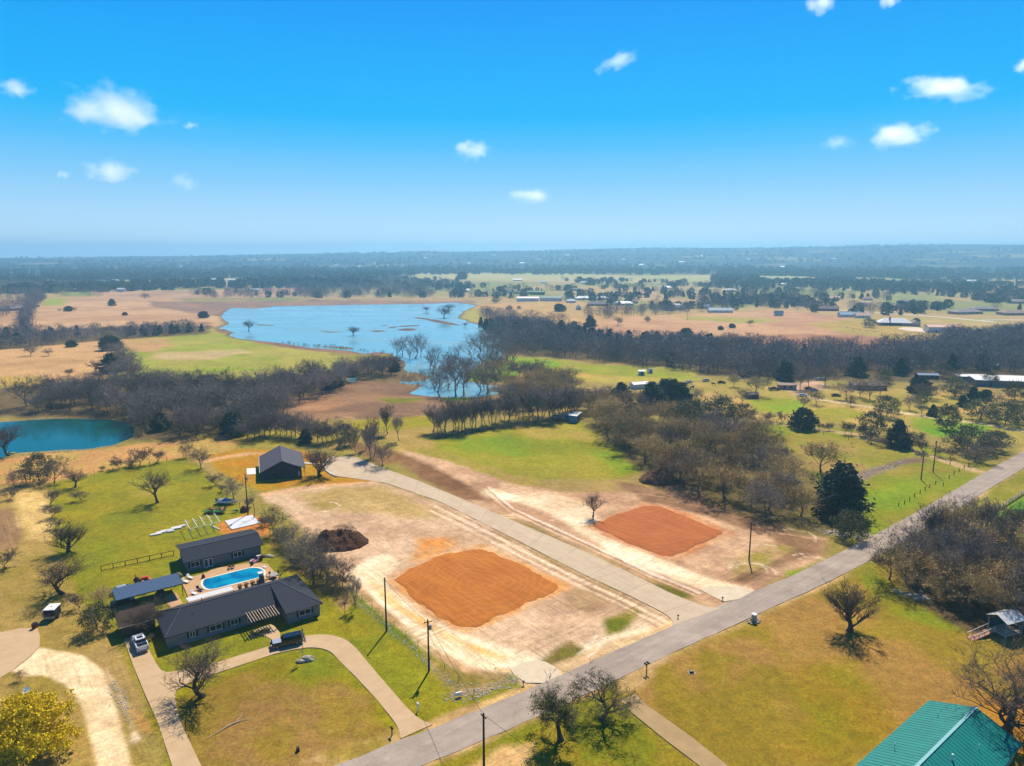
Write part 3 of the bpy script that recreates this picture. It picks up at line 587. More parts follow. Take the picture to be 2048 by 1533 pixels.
# lane head (cul-de-sac) and its pale kerb
head = GP([(712.8,914.8),(700,913),(668,915.5),(656,921),(650,930),(653,942),(662,949),(671.8,952.4)])
o = sheet('lane_head', head, 0.045, conc); tag(o, kind='structure')
ck = MB(); kp = GP([(668,915),(656,919.5),(649,929),(652,942.5),(662,950),(673,954)])
kw = mat_base('white_kerb', srgb((225,222,215), 0.85), 0.7)
ck.tube([(p[0], p[1], 0.08) for p in kp], 0.28, 5)
kl = resample([kp[2], G(620,928), G(606,926)], 1.0)
for i in range(len(kl)-1): ck.bar((kl[i][0], kl[i][1], 0.05), (kl[i+1][0], kl[i+1][1], 0.05), 1.0, 0.12)
tag(ck.build('kerb', kw), kind='structure')
drive = mat_base('concrete_drive', srgb((206,176,136), 0.9), 0.9, 0.2, color2=srgb((194,162,122), 0.9), vscale=0.25, bump=0.004, bscale=16)
add_tracks(drive, R(35), (3, 1.6, 1), 0.08)
DO = GP([(547,1290.5),(606.5,1273),(635.8,1268.8),(665,1270.7),(691.5,1279),(712,1296.5),(753,1346),(811.6,1413.7),(838,1438.6),(864,1450)])
DI = GP([(547,1309),(580,1301),(618,1295),(641.7,1296.5),(662,1303.8),(677,1320),(712,1355),(753,1399),(785,1438.6),(798,1458),(801,1478)])
strip('driveway', smooth_line(eq(DO, 60), 2), smooth_line(eq(DI, 60), 2), 0.05, drive)
D2O = GP([(247.5,1279),(265,1328.5),(290,1389),(314.5,1443),(344.5,1533),(372,1620)])
D2I = GP([(282,1268),(298,1301),(314.5,1331),(350,1391),(352.7,1413),(363.7,1451.6),(403,1533),(436,1620)])
strip('driveway', eq(D2O, 40), eq(D2I, 40), 0.054, drive)
D3O = GP([(314.5,1331),(322,1341),(335,1345.5),(404.7,1334),(454,1319),(547,1290.5)])
D3I = GP([(350,1391),(353,1380),(383,1364),(410,1354.5),(460,1338),(547,1309)])
strip('driveway', eq(D3O, 30), eq(D3I, 30), 0.05, drive)
o = sheet('concrete_pad', GP([(-60,1240),(0,1266),(41,1257),(75,1257),(80,1274),(79,1293),(66,1309),(27,1340),(0,1357),(-60,1395)]), 0.05, drive); tag(o, kind='structure')
D4A = GP([(1240,1402),(1262.5,1425),(1330,1480),(1403,1535),(1480,1600)]); D4B = GP([(1272,1388),(1290.6,1409),(1375,1468.7),(1459,1535),(1545,1600)])
strip('driveway', eq(D4A, 40), eq(D4B, 40), 0.05, mat_base('concrete_drive_old', srgb((188,158,112), 0.85), 0.9, 0.2, color2=srgb((164,138,96), 0.85), vscale=0.4, bump=0.01, bscale=10))
apron = mat_base('chalk_apron', srgb((224,208,180), 0.9), 0.95, 0.1, color2=srgb((208,186,152), 0.9), vscale=0.5, bump=0.04, bscale=3)
o = sheet('chalk_apron', smooth_line(GP([(1019,1338),(1045,1323),(1075,1319),(1092,1323),(1109,1334),(1118,1342),(1134,1350),(1080,1374),(1049,1370),(1030,1352)]), 1), 0.06, apron); tag(o, kind='structure')
o = sheet('chalk_apron', smooth_line(GP([(1400,1180),(1412,1172),(1450,1171),(1500,1178),(1525,1178),(1470,1205),(1446,1208),(1430,1196)]), 1), 0.06, apron); tag(o, kind='structure')
def pad(name, poly, ca, cb, cx, cy):
    P = resample(list(poly)+[poly[0]], 0.8)[:-1]; P = smooth_line(P, 2); k = len(P); c = P.mean(0)
    nz_ = fbm(P[:, 0], P[:, 1], 3.2, 321, 3)-0.5; dd_ = P-c; P = P + dd_/np.linalg.norm(dd_, axis=1, keepdims=True)*(nz_[:, None]*1.3) + (rng.random((k, 2))-0.5)*0.3
    rings = [(1.0, 0.0), (0.965, 0.12), (0.90, 0.20), (0.6, 0.22), (0.3, 0.23)]
    V = []
    for s_, z in rings: V += [(*(c+(p-c)*s_), z-0.02) for p in P]
    V.append((c[0], c[1], 0.23)); F = []
    for q in range(len(rings)-1):
        for i in range(k): F.append((q*k+i, q*k+(i+1) % k, (q+1)*k+(i+1) % k, (q+1)*k+i))
    m = MB(); m.add(V, F); b0 = (len(rings)-1)*k
    m.add([], []); 
    for i in range(k): m.f.append((b0+i, b0+(i+1) % k, len(V)-1)); m.m.append(0)
    mt = mat_base(name+'_clay', srgb(ca, 0.85), 0.95, 0.1, color2=srgb(cb, 0.85), vscale=0.12, bump=0.03, bscale=3)
    nn = mt.node_tree.nodes; ll = mt.node_tree.links; bb = nn['Principled BSDF']; src = bb.inputs['Base Color'].links[0].from_socket
    t = nn.new('ShaderNodeTexCoord'); mp = nn.new('ShaderNodeMapping'); mp.inputs['Location'].default_value = (-cx, -cy, 0); ll.new(t.outputs['Object'], mp.inputs[0])
    wv = nn.new('ShaderNodeTexWave'); wv.wave_type = 'RINGS'; wv.rings_direction = 'Z'; wv.inputs['Scale'].default_value = 0.16; wv.inputs['Distortion'].default_value = 30; wv.inputs['Detail'].default_value = 3; wv.inputs['Detail Scale'].default_value = 0.35; ll.new(mp.outputs[0], wv.inputs[0])
    no = nn.new('ShaderNodeTexNoise'); no.inputs['Scale'].default_value = 1.0; no.inputs['Detail'].default_value = 6; m3 = nn.new('ShaderNodeMapping'); m3.vector_type = 'TEXTURE'; m3.inputs['Rotation'].default_value = (0, 0, R(-50)); m3.inputs['Scale'].default_value = (9, 0.35, 1); ll.new(t.outputs['Object'], m3.inputs[0]); ll.new(m3.outputs[0], no.inputs[0])
    rp = nn.new('ShaderNodeMapRange'); ll.new(wv.outputs['Fac'], rp.inputs[0]); rp.inputs[1].default_value = 0.55; rp.inputs[2].default_value = 1.0; rp.inputs[3].default_value = 0.97; rp.inputs[4].default_value = 1.10
    r2 = nn.new('ShaderNodeMapRange'); ll.new(no.outputs[0], r2.inputs[0]); r2.inputs[1].default_value = 0.35; r2.inputs[2].default_value = 0.7; r2.inputs[3].default_value = 0.86; r2.inputs[4].default_value = 1.24
    mu = nn.new('ShaderNodeMath'); mu.operation = 'MULTIPLY'; ll.new(rp.outputs[0], mu.inputs[0]); ll.new(r2.outputs[0], mu.inputs[1])
    hs = nn.new('ShaderNodeHueSaturation'); ll.new(src, hs.inputs['Color']); ll.new(mu.outputs[0], hs.inputs['Value']); ll.new(hs.outputs[0], bb.inputs['Base Color'])
    o = m.build('clay_pad', mt, smooth=True); return tag(o, kind='structure')
p1 = np.mean(PAD1, 0); p2 = np.mean(PAD2, 0)
pad('pad_a', PAD1, (196,122,52), (180,106,42), p1[0], p1[1])
pad('pad_b', PAD2, (188,112,62), (174,100,52), p2[0]+3, p2[1]+30)
# ------------------------------------------------------------------ haze
hz = MB().box(-7950, 7950, -7950, 7950, -14, 150)
hm = bpy.data.materials.new('haze_air'); hm.use_nodes = True; n = hm.node_tree.nodes; l = hm.node_tree.links
n.remove(n['Principled BSDF']); pv = n.new('ShaderNodeVolumePrincipled'); pv.inputs['Color'].default_value = (0.34, 0.71, 1.0, 1); pv.inputs['Density'].default_value = 2.2e-4; pv.inputs['Anisotropy'].default_value = 0.42
l.new(pv.outputs[0], n['Material Output'].inputs['Volume'])
tag(hz.build('haze', hm), kind='stuff')
# ------------------------------------------------------------------ trees: prototypes (hidden meshes, shared by the copies)
def norm(v): return v/(np.linalg.norm(v, axis=-1, keepdims=True)+1e-9)
class TB:
    """numpy tube/sliver collector"""
    def __init__(s): s.V = []; s.F = []; s.n = 0
    def tubes(s, P, r, k):
        """P (m, j, 3) polylines, r (m, j) radii, k sides"""
        m, j, _ = P.shape
        T = np.gradient(P, axis=1); T = norm(T)
        up = np.where(np.abs(T[..., 2:3]) < 0.9, np.array([0, 0, 1.0]), np.array([1.0, 0, 0]))
        U = norm(np.cross(T, up)); W = np.cross(T, U)
        a = np.arange(k)*2*np.pi/k
        ring = P[:, :, None, :] + r[:, :, None, None]*(U[:, :, None, :]*np.cos(a)[None, None, :, None] + W[:, :, None, :]*np.sin(a)[None, None, :, None])
        s.V.append(ring.reshape(-1, 3))
        idx = (np.arange(m)[:, None, None]*j + np.arange(j-1)[None, :, None])*k; q = np.arange(k)[None, None, :]; q2 = (q+1) % k
        A = idx+q; B = idx+q2; C = idx+k+q2; Dd = idx+k+q
        F = np.concatenate([np.stack([A, B, C], -1).reshape(-1, 3), np.stack([A, C, Dd], -1).reshape(-1, 3)])
        s.F.append(F+s.n); s.n += m*j*k
    def slivers(s, A, B, w):
        """thin triangles from A to B, base width w"""
        m = len(A); d = norm(B-A); rnd = norm(rng.normal(size=(m, 3))); u = norm(np.cross(d, rnd))*w[:, None]/2
        s.V.append(np.stack([A-u, A+u, B], 1).reshape(-1, 3)); s.F.append(np.arange(m*3).reshape(-1, 3)+s.n); s.n += m*3
    def leaves(s, C, size, flat_=0.0):
        m = len(C); a = norm(rng.normal(size=(m, 3))); 
        if flat_: a[:, 2] *= (1-flat_); a = norm(a)
        b = norm(np.cross(a, rng.normal(size=(m, 3))))
        sz = size*(0.6+0.8*rng.random((m, 1)))
        s.V.append(np.stack([C-a*sz*0.5-b*sz*0.35, C+a*sz*0.6, C-a*sz*0.4+b*sz*0.5], 1).reshape(-1, 3)); s.F.append(np.arange(m*3).reshape(-1, 3)+s.n); s.n += m*3
    def arrays(s): return np.concatenate(s.V), np.concatenate(s.F)
def grow(h, trunk_frac=0.25, spread=0.9, levels=3, kids=(7, 6, 6), r0=0.22, lean=0.0, droop=0.0, upb=0.35, twigs=7, wig=0.25, stems=1, crook=1.0, lenf=(0.62, 0.5, 0.45)):
    """branching skeleton; returns list of (P, r) per level and the twig base/tip arrays"""
    out = []
    P0 = np.zeros((stems, 5, 3)); 
    for s_ in range(stems):
        a = rng.random()*6.28; t = np.linspace(0, 1, 5)
        d = np.array([math.cos(a), math.sin(a), 0])*(lean + (0.35 if stems > 1 else 0.04))*h
        bend = rng.normal(size=3)*0.03*h*crook; bend[2] = 0
        hh = h*(trunk_frac+0.30) if stems == 1 else h*(0.5+0.2*rng.random())
        P0[s_] = np.outer(t, [0, 0, hh]) + np.outer(t**1.5, d) + np.outer(np.sin(t*3.1), bend)
    rad = r0*np.linspace(1.0, 0.5, 5)[None, :].repeat(stems, 0)/(1 if stems == 1 else 1.3); rad[:, 0] *= 1.35
    out.append((P0, rad)); P, Rr = P0, rad
    Ls = h*0.55
    for lv in range(levels):
        m, j, _ = P.shape; k = kids[lv]
        t = rng.random((m, k))
        t = (trunk_frac/(trunk_frac+0.30)*0.85 + t*(1-trunk_frac/(trunk_frac+0.30)*0.85)) if lv == 0 and stems == 1 else 0.3+0.7*t
        t[:, 0] = 1.0
        ti = t*(j-1); i0_ = np.clip(ti.astype(int), 0, j-2); f = (ti-i0_)[..., None]
        mi = np.arange(m)[:, None]
        base = P[mi, i0_]*(1-f)+P[mi, i0_+1]*f; bd = norm(P[mi, i0_+1]-P[mi, i0_]); br = Rr[mi, i0_]*(1-f[..., 0])+Rr[mi, i0_+1]*f[..., 0]
        side = norm(np.cross(bd, rng.normal(size=(m, k, 3))))
        if lv == 0:
            ang = (np.arange(k)*2.4)[None, :] + rng.random((m, 1))*6.28
            side = np.stack([np.cos(ang), np.sin(ang), 0*ang], -1)
        sp = spread*(0.7+0.6*rng.random((m, k, 1)))
        d = norm(bd*1.0 + side*sp*1.15 + np.array([0, 0, upb]))
        ln = Ls*lenf[lv]*(0.65+0.6*rng.random((m, k, 1)))*(1-0.25*(t[..., None]) if lv == 0 else 1)
        jj = 5 if lv == 0 else 4
        tt = np.linspace(0, 1, jj)[None, None, :, None]
        bend = norm(rng.normal(size=(m, k, 3)))[:, :, None, :]*wig*ln[:, :, None, :]
        wob = rng.normal(size=(m, k, jj, 3))*0.05*ln[:, :, None, :]*tt*crook
        Q = base[:, :, None, :] + d[:, :, None, :]*ln[:, :, None, :]*tt + bend*tt*tt + wob + np.array([0, 0, upb*0.5-droop])*ln[:, :, None, :]*tt*tt
        Q = Q.reshape(m*k, jj, 3)
        nr_ = (br*0.62).reshape(-1, 1)*np.linspace(1, 0.35, jj)[None, :]
        out.append((Q, nr_)); P, Rr = Q, nr_; Ls = Ls*lenf[lv]*1.25
    m, j, _ = P.shape
    t = rng.random((m, twigs))*(j-1); i0_ = np.clip(t.astype(int), 0, j-2); f = (t-i0_)[..., None]; mi = np.arange(m)[:, None]
    base = P[mi, i0_]*(1-f)+P[mi, i0_+1]*f; bd = norm(P[mi, i0_+1]-P[mi, i0_])
    tip = base + norm(bd + rng.normal(size=base.shape)*0.55 + np.array([0, 0, upb*0.6-droop]))*h*0.075*(0.6+0.8*rng.random((m, twigs, 1)))
    return out, base.reshape(-1, 3), tip.reshape(-1, 3)
PROTO = {}
def make_meshes(key, TR, CRs, tm, cm):
    """stores the trunk mesh and the crown mesh"""
    def me(nm, tb, m):
        V, F = tb.arrays(); o = np_mesh(nm, V, F, m, smooth=False); d = o.data; bpy.data.objects.remove(o); return d, V
    t, _ = me('trunk', TR, tm); c, V = me('crown', CRs, cm)
    PROTO.setdefault(key, []).append((t, c, max(V[:, 2].max(), 0.1), max(np.percentile(np.abs(V[:, 0]), 98), np.percentile(np.abs(V[:, 1]), 98))))
bark = mat_base('bark_grey_brown', (0.12, 0.098, 0.078), 0.95, 0.1, var=0.3, vscale=3, objrand=0.25)
twig = mat_base('twigs_grey_brown', (0.235, 0.188, 0.145), 0.95, 0.1, objrand=0.42)
twig_dark = mat_base('twigs_dark_brown', (0.115, 0.088, 0.064), 0.95, 0.1, objrand=0.15)
bark_dark = mat_base('bark_dark', (0.075, 0.058, 0.044), 0.95, 0.1, var=0.3, vscale=3)
twig_warm = mat_base('twigs_warm_brown', (0.185, 0.130, 0.085), 0.95, 0.1, objrand=0.4)
bark_pale = mat_base('bark_pale', (0.21, 0.17, 0.135), 0.95, 0.1, var=0.3, vscale=3, objrand=0.15)
twig_pink = mat_base('twigs_pinkish', (0.26, 0.19, 0.155), 0.95, 0.1, objrand=0.2)
bud = mat_base('buds_olive', (0.36, 0.25, 0.10), 0.9, 0.1, var=0.35, vscale=0.8, objrand=0.42)
cedar = mat_base('cedar_foliage', (0.040, 0.062, 0.032), 0.85, 0.15, var=0.45, vscale=0.9, objrand=0.3)
oakleaf = mat_base('evergreen_oak_foliage', (0.165, 0.160, 0.062), 0.85, 0.15, var=0.4, vscale=0.8, objrand=0.3)
yellow = mat_base('yellow_foliage', (0.84, 0.64, 0.016), 0.85, 0.15, color2=(0.60, 0.42, 0.012), vscale=0.6)
mist = mat_base('mistletoe_foliage', (0.13, 0.14, 0.035), 0.85, 0.15, var=0.3, vscale=1)
shrubm = mat_base('brush_brown', (0.22, 0.17, 0.115), 0.95, 0.1, objrand=0.25)
def bare(key, n_, tm=bark, cm=twig, leaf=None, leafn=0, wt=0.045, k=(7, 5, 3), **kw):
    for _ in range(n_):
        lv, A, B = grow(**kw); T = TB(); C_ = TB()
        for i, (P, r_) in enumerate(lv):
            (T if i < 2 else C_).tubes(P, r_, k[min(i, 2)])
        C_.slivers(A, B, np.full(len(A), wt))
        if leafn:
            ix = rng.integers(0, len(A), leafn); t = rng.random((leafn, 1)); C_.leaves(A[ix]*(1-t)+B[ix]*t*1.05 + rng.normal(size=(leafn, 3))*0.12, leaf)
        make_meshes(key, T, C_, tm, cm)
# big lawn trees seen close
bare('spreading', 3, tm=bark_dark, cm=twig_dark, h=9.0, trunk_frac=0.18, spread=1.15, kids=(10, 8, 6), r0=0.26, twigs=8, wt=0.026, upb=0.38, k=(8, 6, 3))
bare('vase', 2, tm=bark_dark, cm=twig_dark, h=10.0, trunk_frac=0.10, spread=0.8, kids=(11, 8, 6), r0=0.28, twigs=8, wt=0.03, upb=0.85, k=(8, 6, 3), wig=0.12)
bare('giant', 1, tm=bark_dark, cm=twig_dark, h=15.0, trunk_frac=0.14, spread=1.15, kids=(9, 8, 8), r0=0.42, twigs=9, wt=0.03, upb=0.35, k=(9, 7, 3), crook=1.5, wig=0.3)
# wood trees
bare('wood', 6, h=12.0, trunk_frac=0.14, spread=1.15, kids=(10, 7, 5), r0=0.17, twigs=10, wt=0.055, upb=0.32, k=(5, 3, 3))
bare('thin', 4, h=9.0, trunk_frac=0.26, spread=0.6, kids=(9, 6, 4), r0=0.11, twigs=12, wt=0.05, upb=0.75, k=(5, 3, 3))
bare('cottonwood', 4, tm=bark_pale, cm=twig_pink, h=14.0, trunk_frac=0.15, spread=0.85, kids=(8, 6, 5), r0=0.30, twigs=8, wt=0.06, upb=0.5, k=(6, 4, 3), crook=1.6, lenf=(0.75, 0.5, 0.4))
bare('budding', 5, cm=bud, h=11.5, trunk_frac=0.14, spread=1.25, kids=(10, 7, 5), r0=0.20, twigs=9, wt=0.05, upb=0.35, k=(5, 3, 3), leaf=0.22, leafn=1300)
bare('shrub', 4, cm=shrubm, h=3.0, trunk_frac=0.02, spread=0.8, kids=(6, 5, 4), r0=0.05, twigs=8, wt=0.035, upb=0.4, k=(4, 3, 3), stems=4)
bare('dead', 1, h=12.0, trunk_frac=0.35, spread=0.7, kids=(6, 4, 3), r0=0.2, twigs=3, wt=0.04, upb=0.4, k=(6, 4, 3), crook=2.5, wig=0.35)
def clumpy(key, n_, mat, h, rx, z0, clumps, per, cr, leaf, cone=0.0, tr=0.18, lump=0.35, hang=0.0):
    for _ in range(n_):
        lv, A, B = grow(h=h*0.9, trunk_frac=0.15, spread=0.8, kids=(9, 5, 2), r0=tr, twigs=1, upb=0.3)
        T = TB(); T.tubes(lv[0][0], lv[0][1], 6); T.tubes(lv[1][0]*np.array([rx/(h*0.45), rx/(h*0.45), 1]), lv[1][1], 4)
        C_ = TB()
        u = rng.random(clumps); a = rng.random(clumps)*6.283; zz = z0 + (h-z0)*u
        if cone: prof = rx*np.clip(1-u, 0.03, 1)**(0.75)*np.clip(u*7+0.55, 0, 1)
        else: prof = rx*np.sqrt(np.clip(1-(2*u-0.75)**2/1.6, 0.05, 1))
        lob = 1 + lump*np.sin(a*3+rng.random()*6 + zz)*0.5 + lump*(rng.random(clumps)-0.5)
        rad_ = prof*lob*np.sqrt(0.35+0.65*rng.random(clumps))
        c = np.stack([rad_*np.cos(a), rad_*np.sin(a), zz - hang*rad_], 1)
        c[:, 2] += rng.normal(size=clumps)*0.1
        L_ = c[:, None, :] + rng.normal(size=(clumps, per, 3))*cr*np.array([1, 1, 0.65])*(0.6+0.8*rng.random((clumps, 1, 1)))
        L_[..., 2] = np.maximum(L_[..., 2], 0.05)
        C_.leaves(L_.reshape(-1, 3), leaf)
        make_meshes(key, T, C_, bark, mat)
clumpy('cedar', 4, cedar, 7.5, 2.7, 0.3, 130, 42, 0.36, 0.42, cone=1)
clumpy('cedar_dome', 3, cedar, 6.0, 3.6, 0.3, 150, 42, 0.42, 0.45)
clumpy('live_oak', 4, oakleaf, 7.5, 4.3, 1.2, 150, 24, 0.62, 0.34, lump=0.6)
clumpy('yellow', 1, yellow, 9.0, 6.6, 1.5, 360, 60, 0.50, 0.32, lump=0.7, tr=0.3)
# two crowns with mistletoe clumps among bare twigs
def mistletoe(key, seedn, h, spread, n_cl):
    lv, A, B = grow(h=h, trunk_frac=0.22, spread=spread, kids=(9, 7, 6), r0=0.30, twigs=12, upb=0.25, crook=1.8, wig=0.35)
    T = TB(); C_ = TB()
    for i, (P, r_) in enumerate(lv): (T if i < 2 else C_).tubes(P, r_, (8, 6, 3)[min(i, 2)])
    C_.slivers(A, B, np.full(len(A), 0.03)); make_meshes(key, T, C_, bark_dark, twig_dark)
    t, c, hh, rx = PROTO[key][-1]
    M = TB(); ix = rng.integers(0, len(A), n_cl); cc = A[ix]
    M.leaves((cc[:, None, :] + rng.normal(size=(n_cl, 70, 3))*0.28).reshape(-1, 3), 0.16)
    V, F = M.arrays(); o = np_mesh('mistletoe', V, F, mist); d = o.data; bpy.data.objects.remove(o); PROTO[key][-1] = (t, c, hh, rx, d)
mistletoe('mistletoe_a', 1, 8.5, 0.8, 60); mistletoe('mistletoe_b', 2, 8.0, 1.15, 14)
COUNT = {}
RATIO = dict(spreading=1.12, vase=1.0, wood=0.98, thin=0.55, cottonwood=0.85, budding=1.1, shrub=1.15, mistletoe_a=0.95, mistletoe_b=1.25, giant=1.15, cedar=0.8, cedar_dome=1.1, live_oak=1.1, yellow=1.2)
def plant(key, name, x, y, h, label, group=None, wide=1.0, rz=None, cat='tree', z=None, tilt=0.0):
    P = PROTO[key]; p = P[COUNT.get(key, 0) % len(P)]; COUNT[key] = COUNT.get(key, 0)+1
    zz = float(ground_z(x, y)[0]) - 0.06 if z is None else z
    r_ = bpy.data.objects.new(name, None); r_.empty_display_size = 0.3; col.objects.link(r_)
    k = h/p[2]; kw_ = k*wide*(RATIO[key]*p[2]/(2*p[3]) if key in RATIO else 1); r_.location = (x, y, zz); r_.scale = (kw_, kw_, k); r_.rotation_euler = (tilt*random.uniform(-1, 1), tilt*random.uniform(-1, 1), random.random()*6.28 if rz is None else rz)
    tag(r_, label, cat, group)
    for nm, me in (('trunk', p[0]), ('crown', p[1])) + ((('mistletoe', p[4]),) if len(p) > 4 else ()):
        o = bpy.data.objects.new(nm, me); col.objects.link(o); o.parent = r_
    return r_
def tree_px(key, name, px, py, hpx, label, group=None, wide=1.0, **k):
    x, y = G(px, py); m_ = math.hypot(x, y)
    depth = (y*_c + CAM_H*_s); h = hpx*depth/FPX*1.02
    return plant(key, name, x, y, h, label, group, wide, **k)
def scatter_in(poly, n_, mind, seed=0, world=False):
    P = np.array(poly if world else GP(poly)); rg = np.random.default_rng(seed); pts = []
    x0, y0 = P.min(0); x1, y1 = P.max(0); tries = 0
    while len(pts) < n_ and tries < 200:
        c = np.stack([rg.uniform(x0, x1, 400), rg.uniform(y0, y1, 400)], 1); c = c[sdist(c[:, 0], c[:, 1], P) > 0]; tries += 1
        for q in c:
            if len(pts) >= n_: break
            if all((q[0]-p[0])**2+(q[1]-p[1])**2 > mind*mind for p in pts): pts.append(q)
    return pts
def wood(poly, n_, mind, keys, names, hs, label, group, seed, wide=(0.9, 1.2), parts=None):
    rg = random.Random(seed)
    for q in scatter_in(poly, n_, mind, seed):
        i = rg.choices(range(len(keys)), weights=[k_[1] for k_ in keys])[0]
        lb_, gp_ = label[i], group[i]
        if parts:
            az_ = (q[0]*_c*1.0/q[1])*FPX/_c + 1024   # bearing, used only to say which landmark the tree stands by
            for lim, where in parts:
                if az_ < lim: break
            lb_ = lb_ + ', ' + where; gp_ = gp_ + ' ' + where
        plant(keys[i][0], names[i], q[0], q[1], rg.uniform(*hs)*(0.6 if keys[i][0] == 'cedar' else 1), lb_, gp_, rg.uniform(*wide))
# --- lawn trees, one by one
tree_px('spreading', 'bare_tree', 406, 1392, 118, 'bare spreading tree in the front lawn beside the curved driveway', wide=1.12)
tree_px('vase', 'bare_tree', 1700, 1262, 112, 'bare vase-shaped tree alone on the wide lawn beyond the road bend', wide=0.88)
plant('giant', 'bare_tree', *G(2010, 1462), 14.5, 'tallest bare tree, beside the teal metal roof', None, 1.25)
tree_px('mistletoe_a', 'bare_tree', 1122, 1480, 132, 'upright tree with green mistletoe clumps by the road', wide=1.0)
tree_px('mistletoe_b', 'bare_tree', 1202, 1438, 96, 'low crooked tree between the mistletoe tree and the concrete drive', wide=1.25)
plant('yellow', 'yellow_tree', -70.5, 89.5, 9.5, 'large tree in yellow leaf beside the gravel drive', None, 1.1)
tree_px('spreading', 'bare_tree', 315, 1006, 76, 'bare round tree casting its shadow on the back lawn', wide=0.9)
tree_px('spreading', 'bare_tree', 150, 974, 42, 'small bare tree at the far left corner of the back lawn')
tree_px('shrub', 'bare_shrub', 162, 1000, 26, 'lone round bare shrub on the back lawn', cat='shrub', wide=1.2)
tree_px('vase', 'bare_tree', 137, 1104, 68, 'bare tree at the west edge of the back lawn')
tree_px('spreading', 'bare_tree', 126, 1188, 80, 'wide bare tree left of the blue-grey carport', wide=1.3)
tree_px('vase', 'bare_tree', 640, 952, 62, 'bare young tree beside the black house walkway')
tree_px('spreading', 'bare_tree', 1186, 1034, 58, 'small bare tree standing alone above the red clay pad', wide=0.75)
tree_px('thin', 'bare_tree', 713, 1216, 76, 'slender bare tree beside the chalk track', wide=0.8)
tree_px('live_oak', 'live_oak', 196, 1262, 60, 'dark green bushy tree beside the brown garage', wide=1.0)
tree_px('budding', 'budding_tree', 205, 1215, 52, 'olive brown tree behind the brown garage')
tree_px('spreading', 'bare_tree', 300, 1262, 66, 'bare tree growing over the brown garage roof', wide=1.1)
tree_px('budding', 'bare_shrub', 40, 1362, 26, 'pale bare shrub at the edge of the concrete pad', cat='shrub')
tree_px('dead', 'bare_tree', 508, 1036, 72, 'crooked dead tree by the white slab', wide=0.9)
tree_px('spreading', 'bare_tree', 18, 912, 74, 'bare tree standing at the pond edge', wide=0.8)
tree_px('live_oak', 'live_oak', 78, 962, 60, 'shaggy evergreen between pond and back lawn', wide=0.9)
for (a_, b_, h_, k_, l_) in ((52, 968, 44, 'wood', 'bare tree leaning beside the shaggy evergreen'), (108, 966, 60, 'wood', 'tall thin bare tree right of the shaggy evergreen'), (30, 975, 36, 'wood', 'low bare tree left of the shaggy evergreen')):
    tree_px(k_, 'bare_tree', a_, b_, h_, l_)
tree_px('wood', 'bare_tree', 1772+6, 1160, 96, 'tall forked bare tree beside the road at the wood corner')
tree_px('wood', 'bare_tree', 1915, 1208, 74, 'thin bare tree standing forward of the right hand wood')
tree_px('dead', 'bare_tree', 1812, 1165, 118, 'crooked dark tree rising over the road edge')
tree_px('cedar', 'cedar_tree', 1680, 1028, 108, 'tall dark cedar at the end of the budding wood', wide=1.0)
tree_px('budding', 'budding_tree', 1642, 944, 74, 'broad domed budding tree behind the tall dark cedar', wide=1.1)
tree_px('live_oak', 'live_oak', 1700, 1076, 60, 'small dark tree by the culvert beside the road')
tree_px('cedar_dome', 'cedar_tree', 1605, 857, 44, 'round dark cedar beside the tan track', wide=1.0)
tree_px('cedar', 'cedar_tree', 1794, 893, 56, 'dark cedar beside the bright green patch')
tree_px('live_oak', 'live_oak', 1742, 872, 54, 'olive round tree left of the bright green patch', wide=1.0)
tree_px('cedar', 'cedar_tree', 1714, 752, 40, 'dark cedar in front of the bare wood', wide=1.1)
tree_px('live_oak', 'live_oak', 1893, 858, 54, 'upright olive tree standing in the bright green patch', wide=0.8)
tree_px('shrub', 'bare_shrub', 1896, 862, 20, 'dark brush around the foot of the olive tree', cat='shrub', wide=1.3)
def near_(px): return 'left part by the cars' if px < 1520 else 'by the gravel yard' if px < 1700 else 'along the gravel lane' if px < 1830 else 'in front of the white shed' if px < 1940 else 'below the long white barn'
# --- live oaks and scattered trees of the junk meadow
for i, (a_, b_, h_, k_, w_) in enumerate(((1773, 834, 46, 'live_oak', 1), (1910, 793, 44, 'live_oak', 1.1), (1980, 772, 30, 'live_oak', 1), (1838, 786, 34, 'cedar_dome', 1), (2030, 800, 40, 'live_oak', 1), (2010, 850, 52, 'live_oak', 1.1), (1960, 840, 46, 'live_oak', 1.1), (1935, 905, 60, 'live_oak', 1.2), (2035, 845, 40, 'live_oak', 1), (1990, 900, 44, 'live_oak', 1.1), (1925, 813, 24, 'cedar', 1), (1970, 800, 22, 'cedar_dome', 1), (1945, 806, 34, 'cedar', .8), (1865, 832, 24, 'cedar', 1), (1842, 812, 34, 'live_oak', .7), (1770, 765, 30, 'live_oak', 1), (1885, 755, 30, 'live_oak', 1), (1800, 750, 34, 'cedar', .9), (1570, 760, 42, 'cedar', 1), (1925, 896, 30, 'shrub', 1.4))):
    if k_ == 'shrub': tree_px(k_, 'bare_shrub', a_, b_, h_, 'dark brush below the olive trees by the far road bend', cat='shrub', wide=w_); continue
    nm = 'live_oak' if k_ == 'live_oak' else 'cedar_tree'
    tree_px(k_, nm, a_, b_, h_, ('olive evergreen tree' if nm == 'live_oak' else 'dark cedar')+' of the dry meadow, '+near_(a_), ('olive trees ' if nm == 'live_oak' else 'cedars ')+near_(a_), wide=w_)
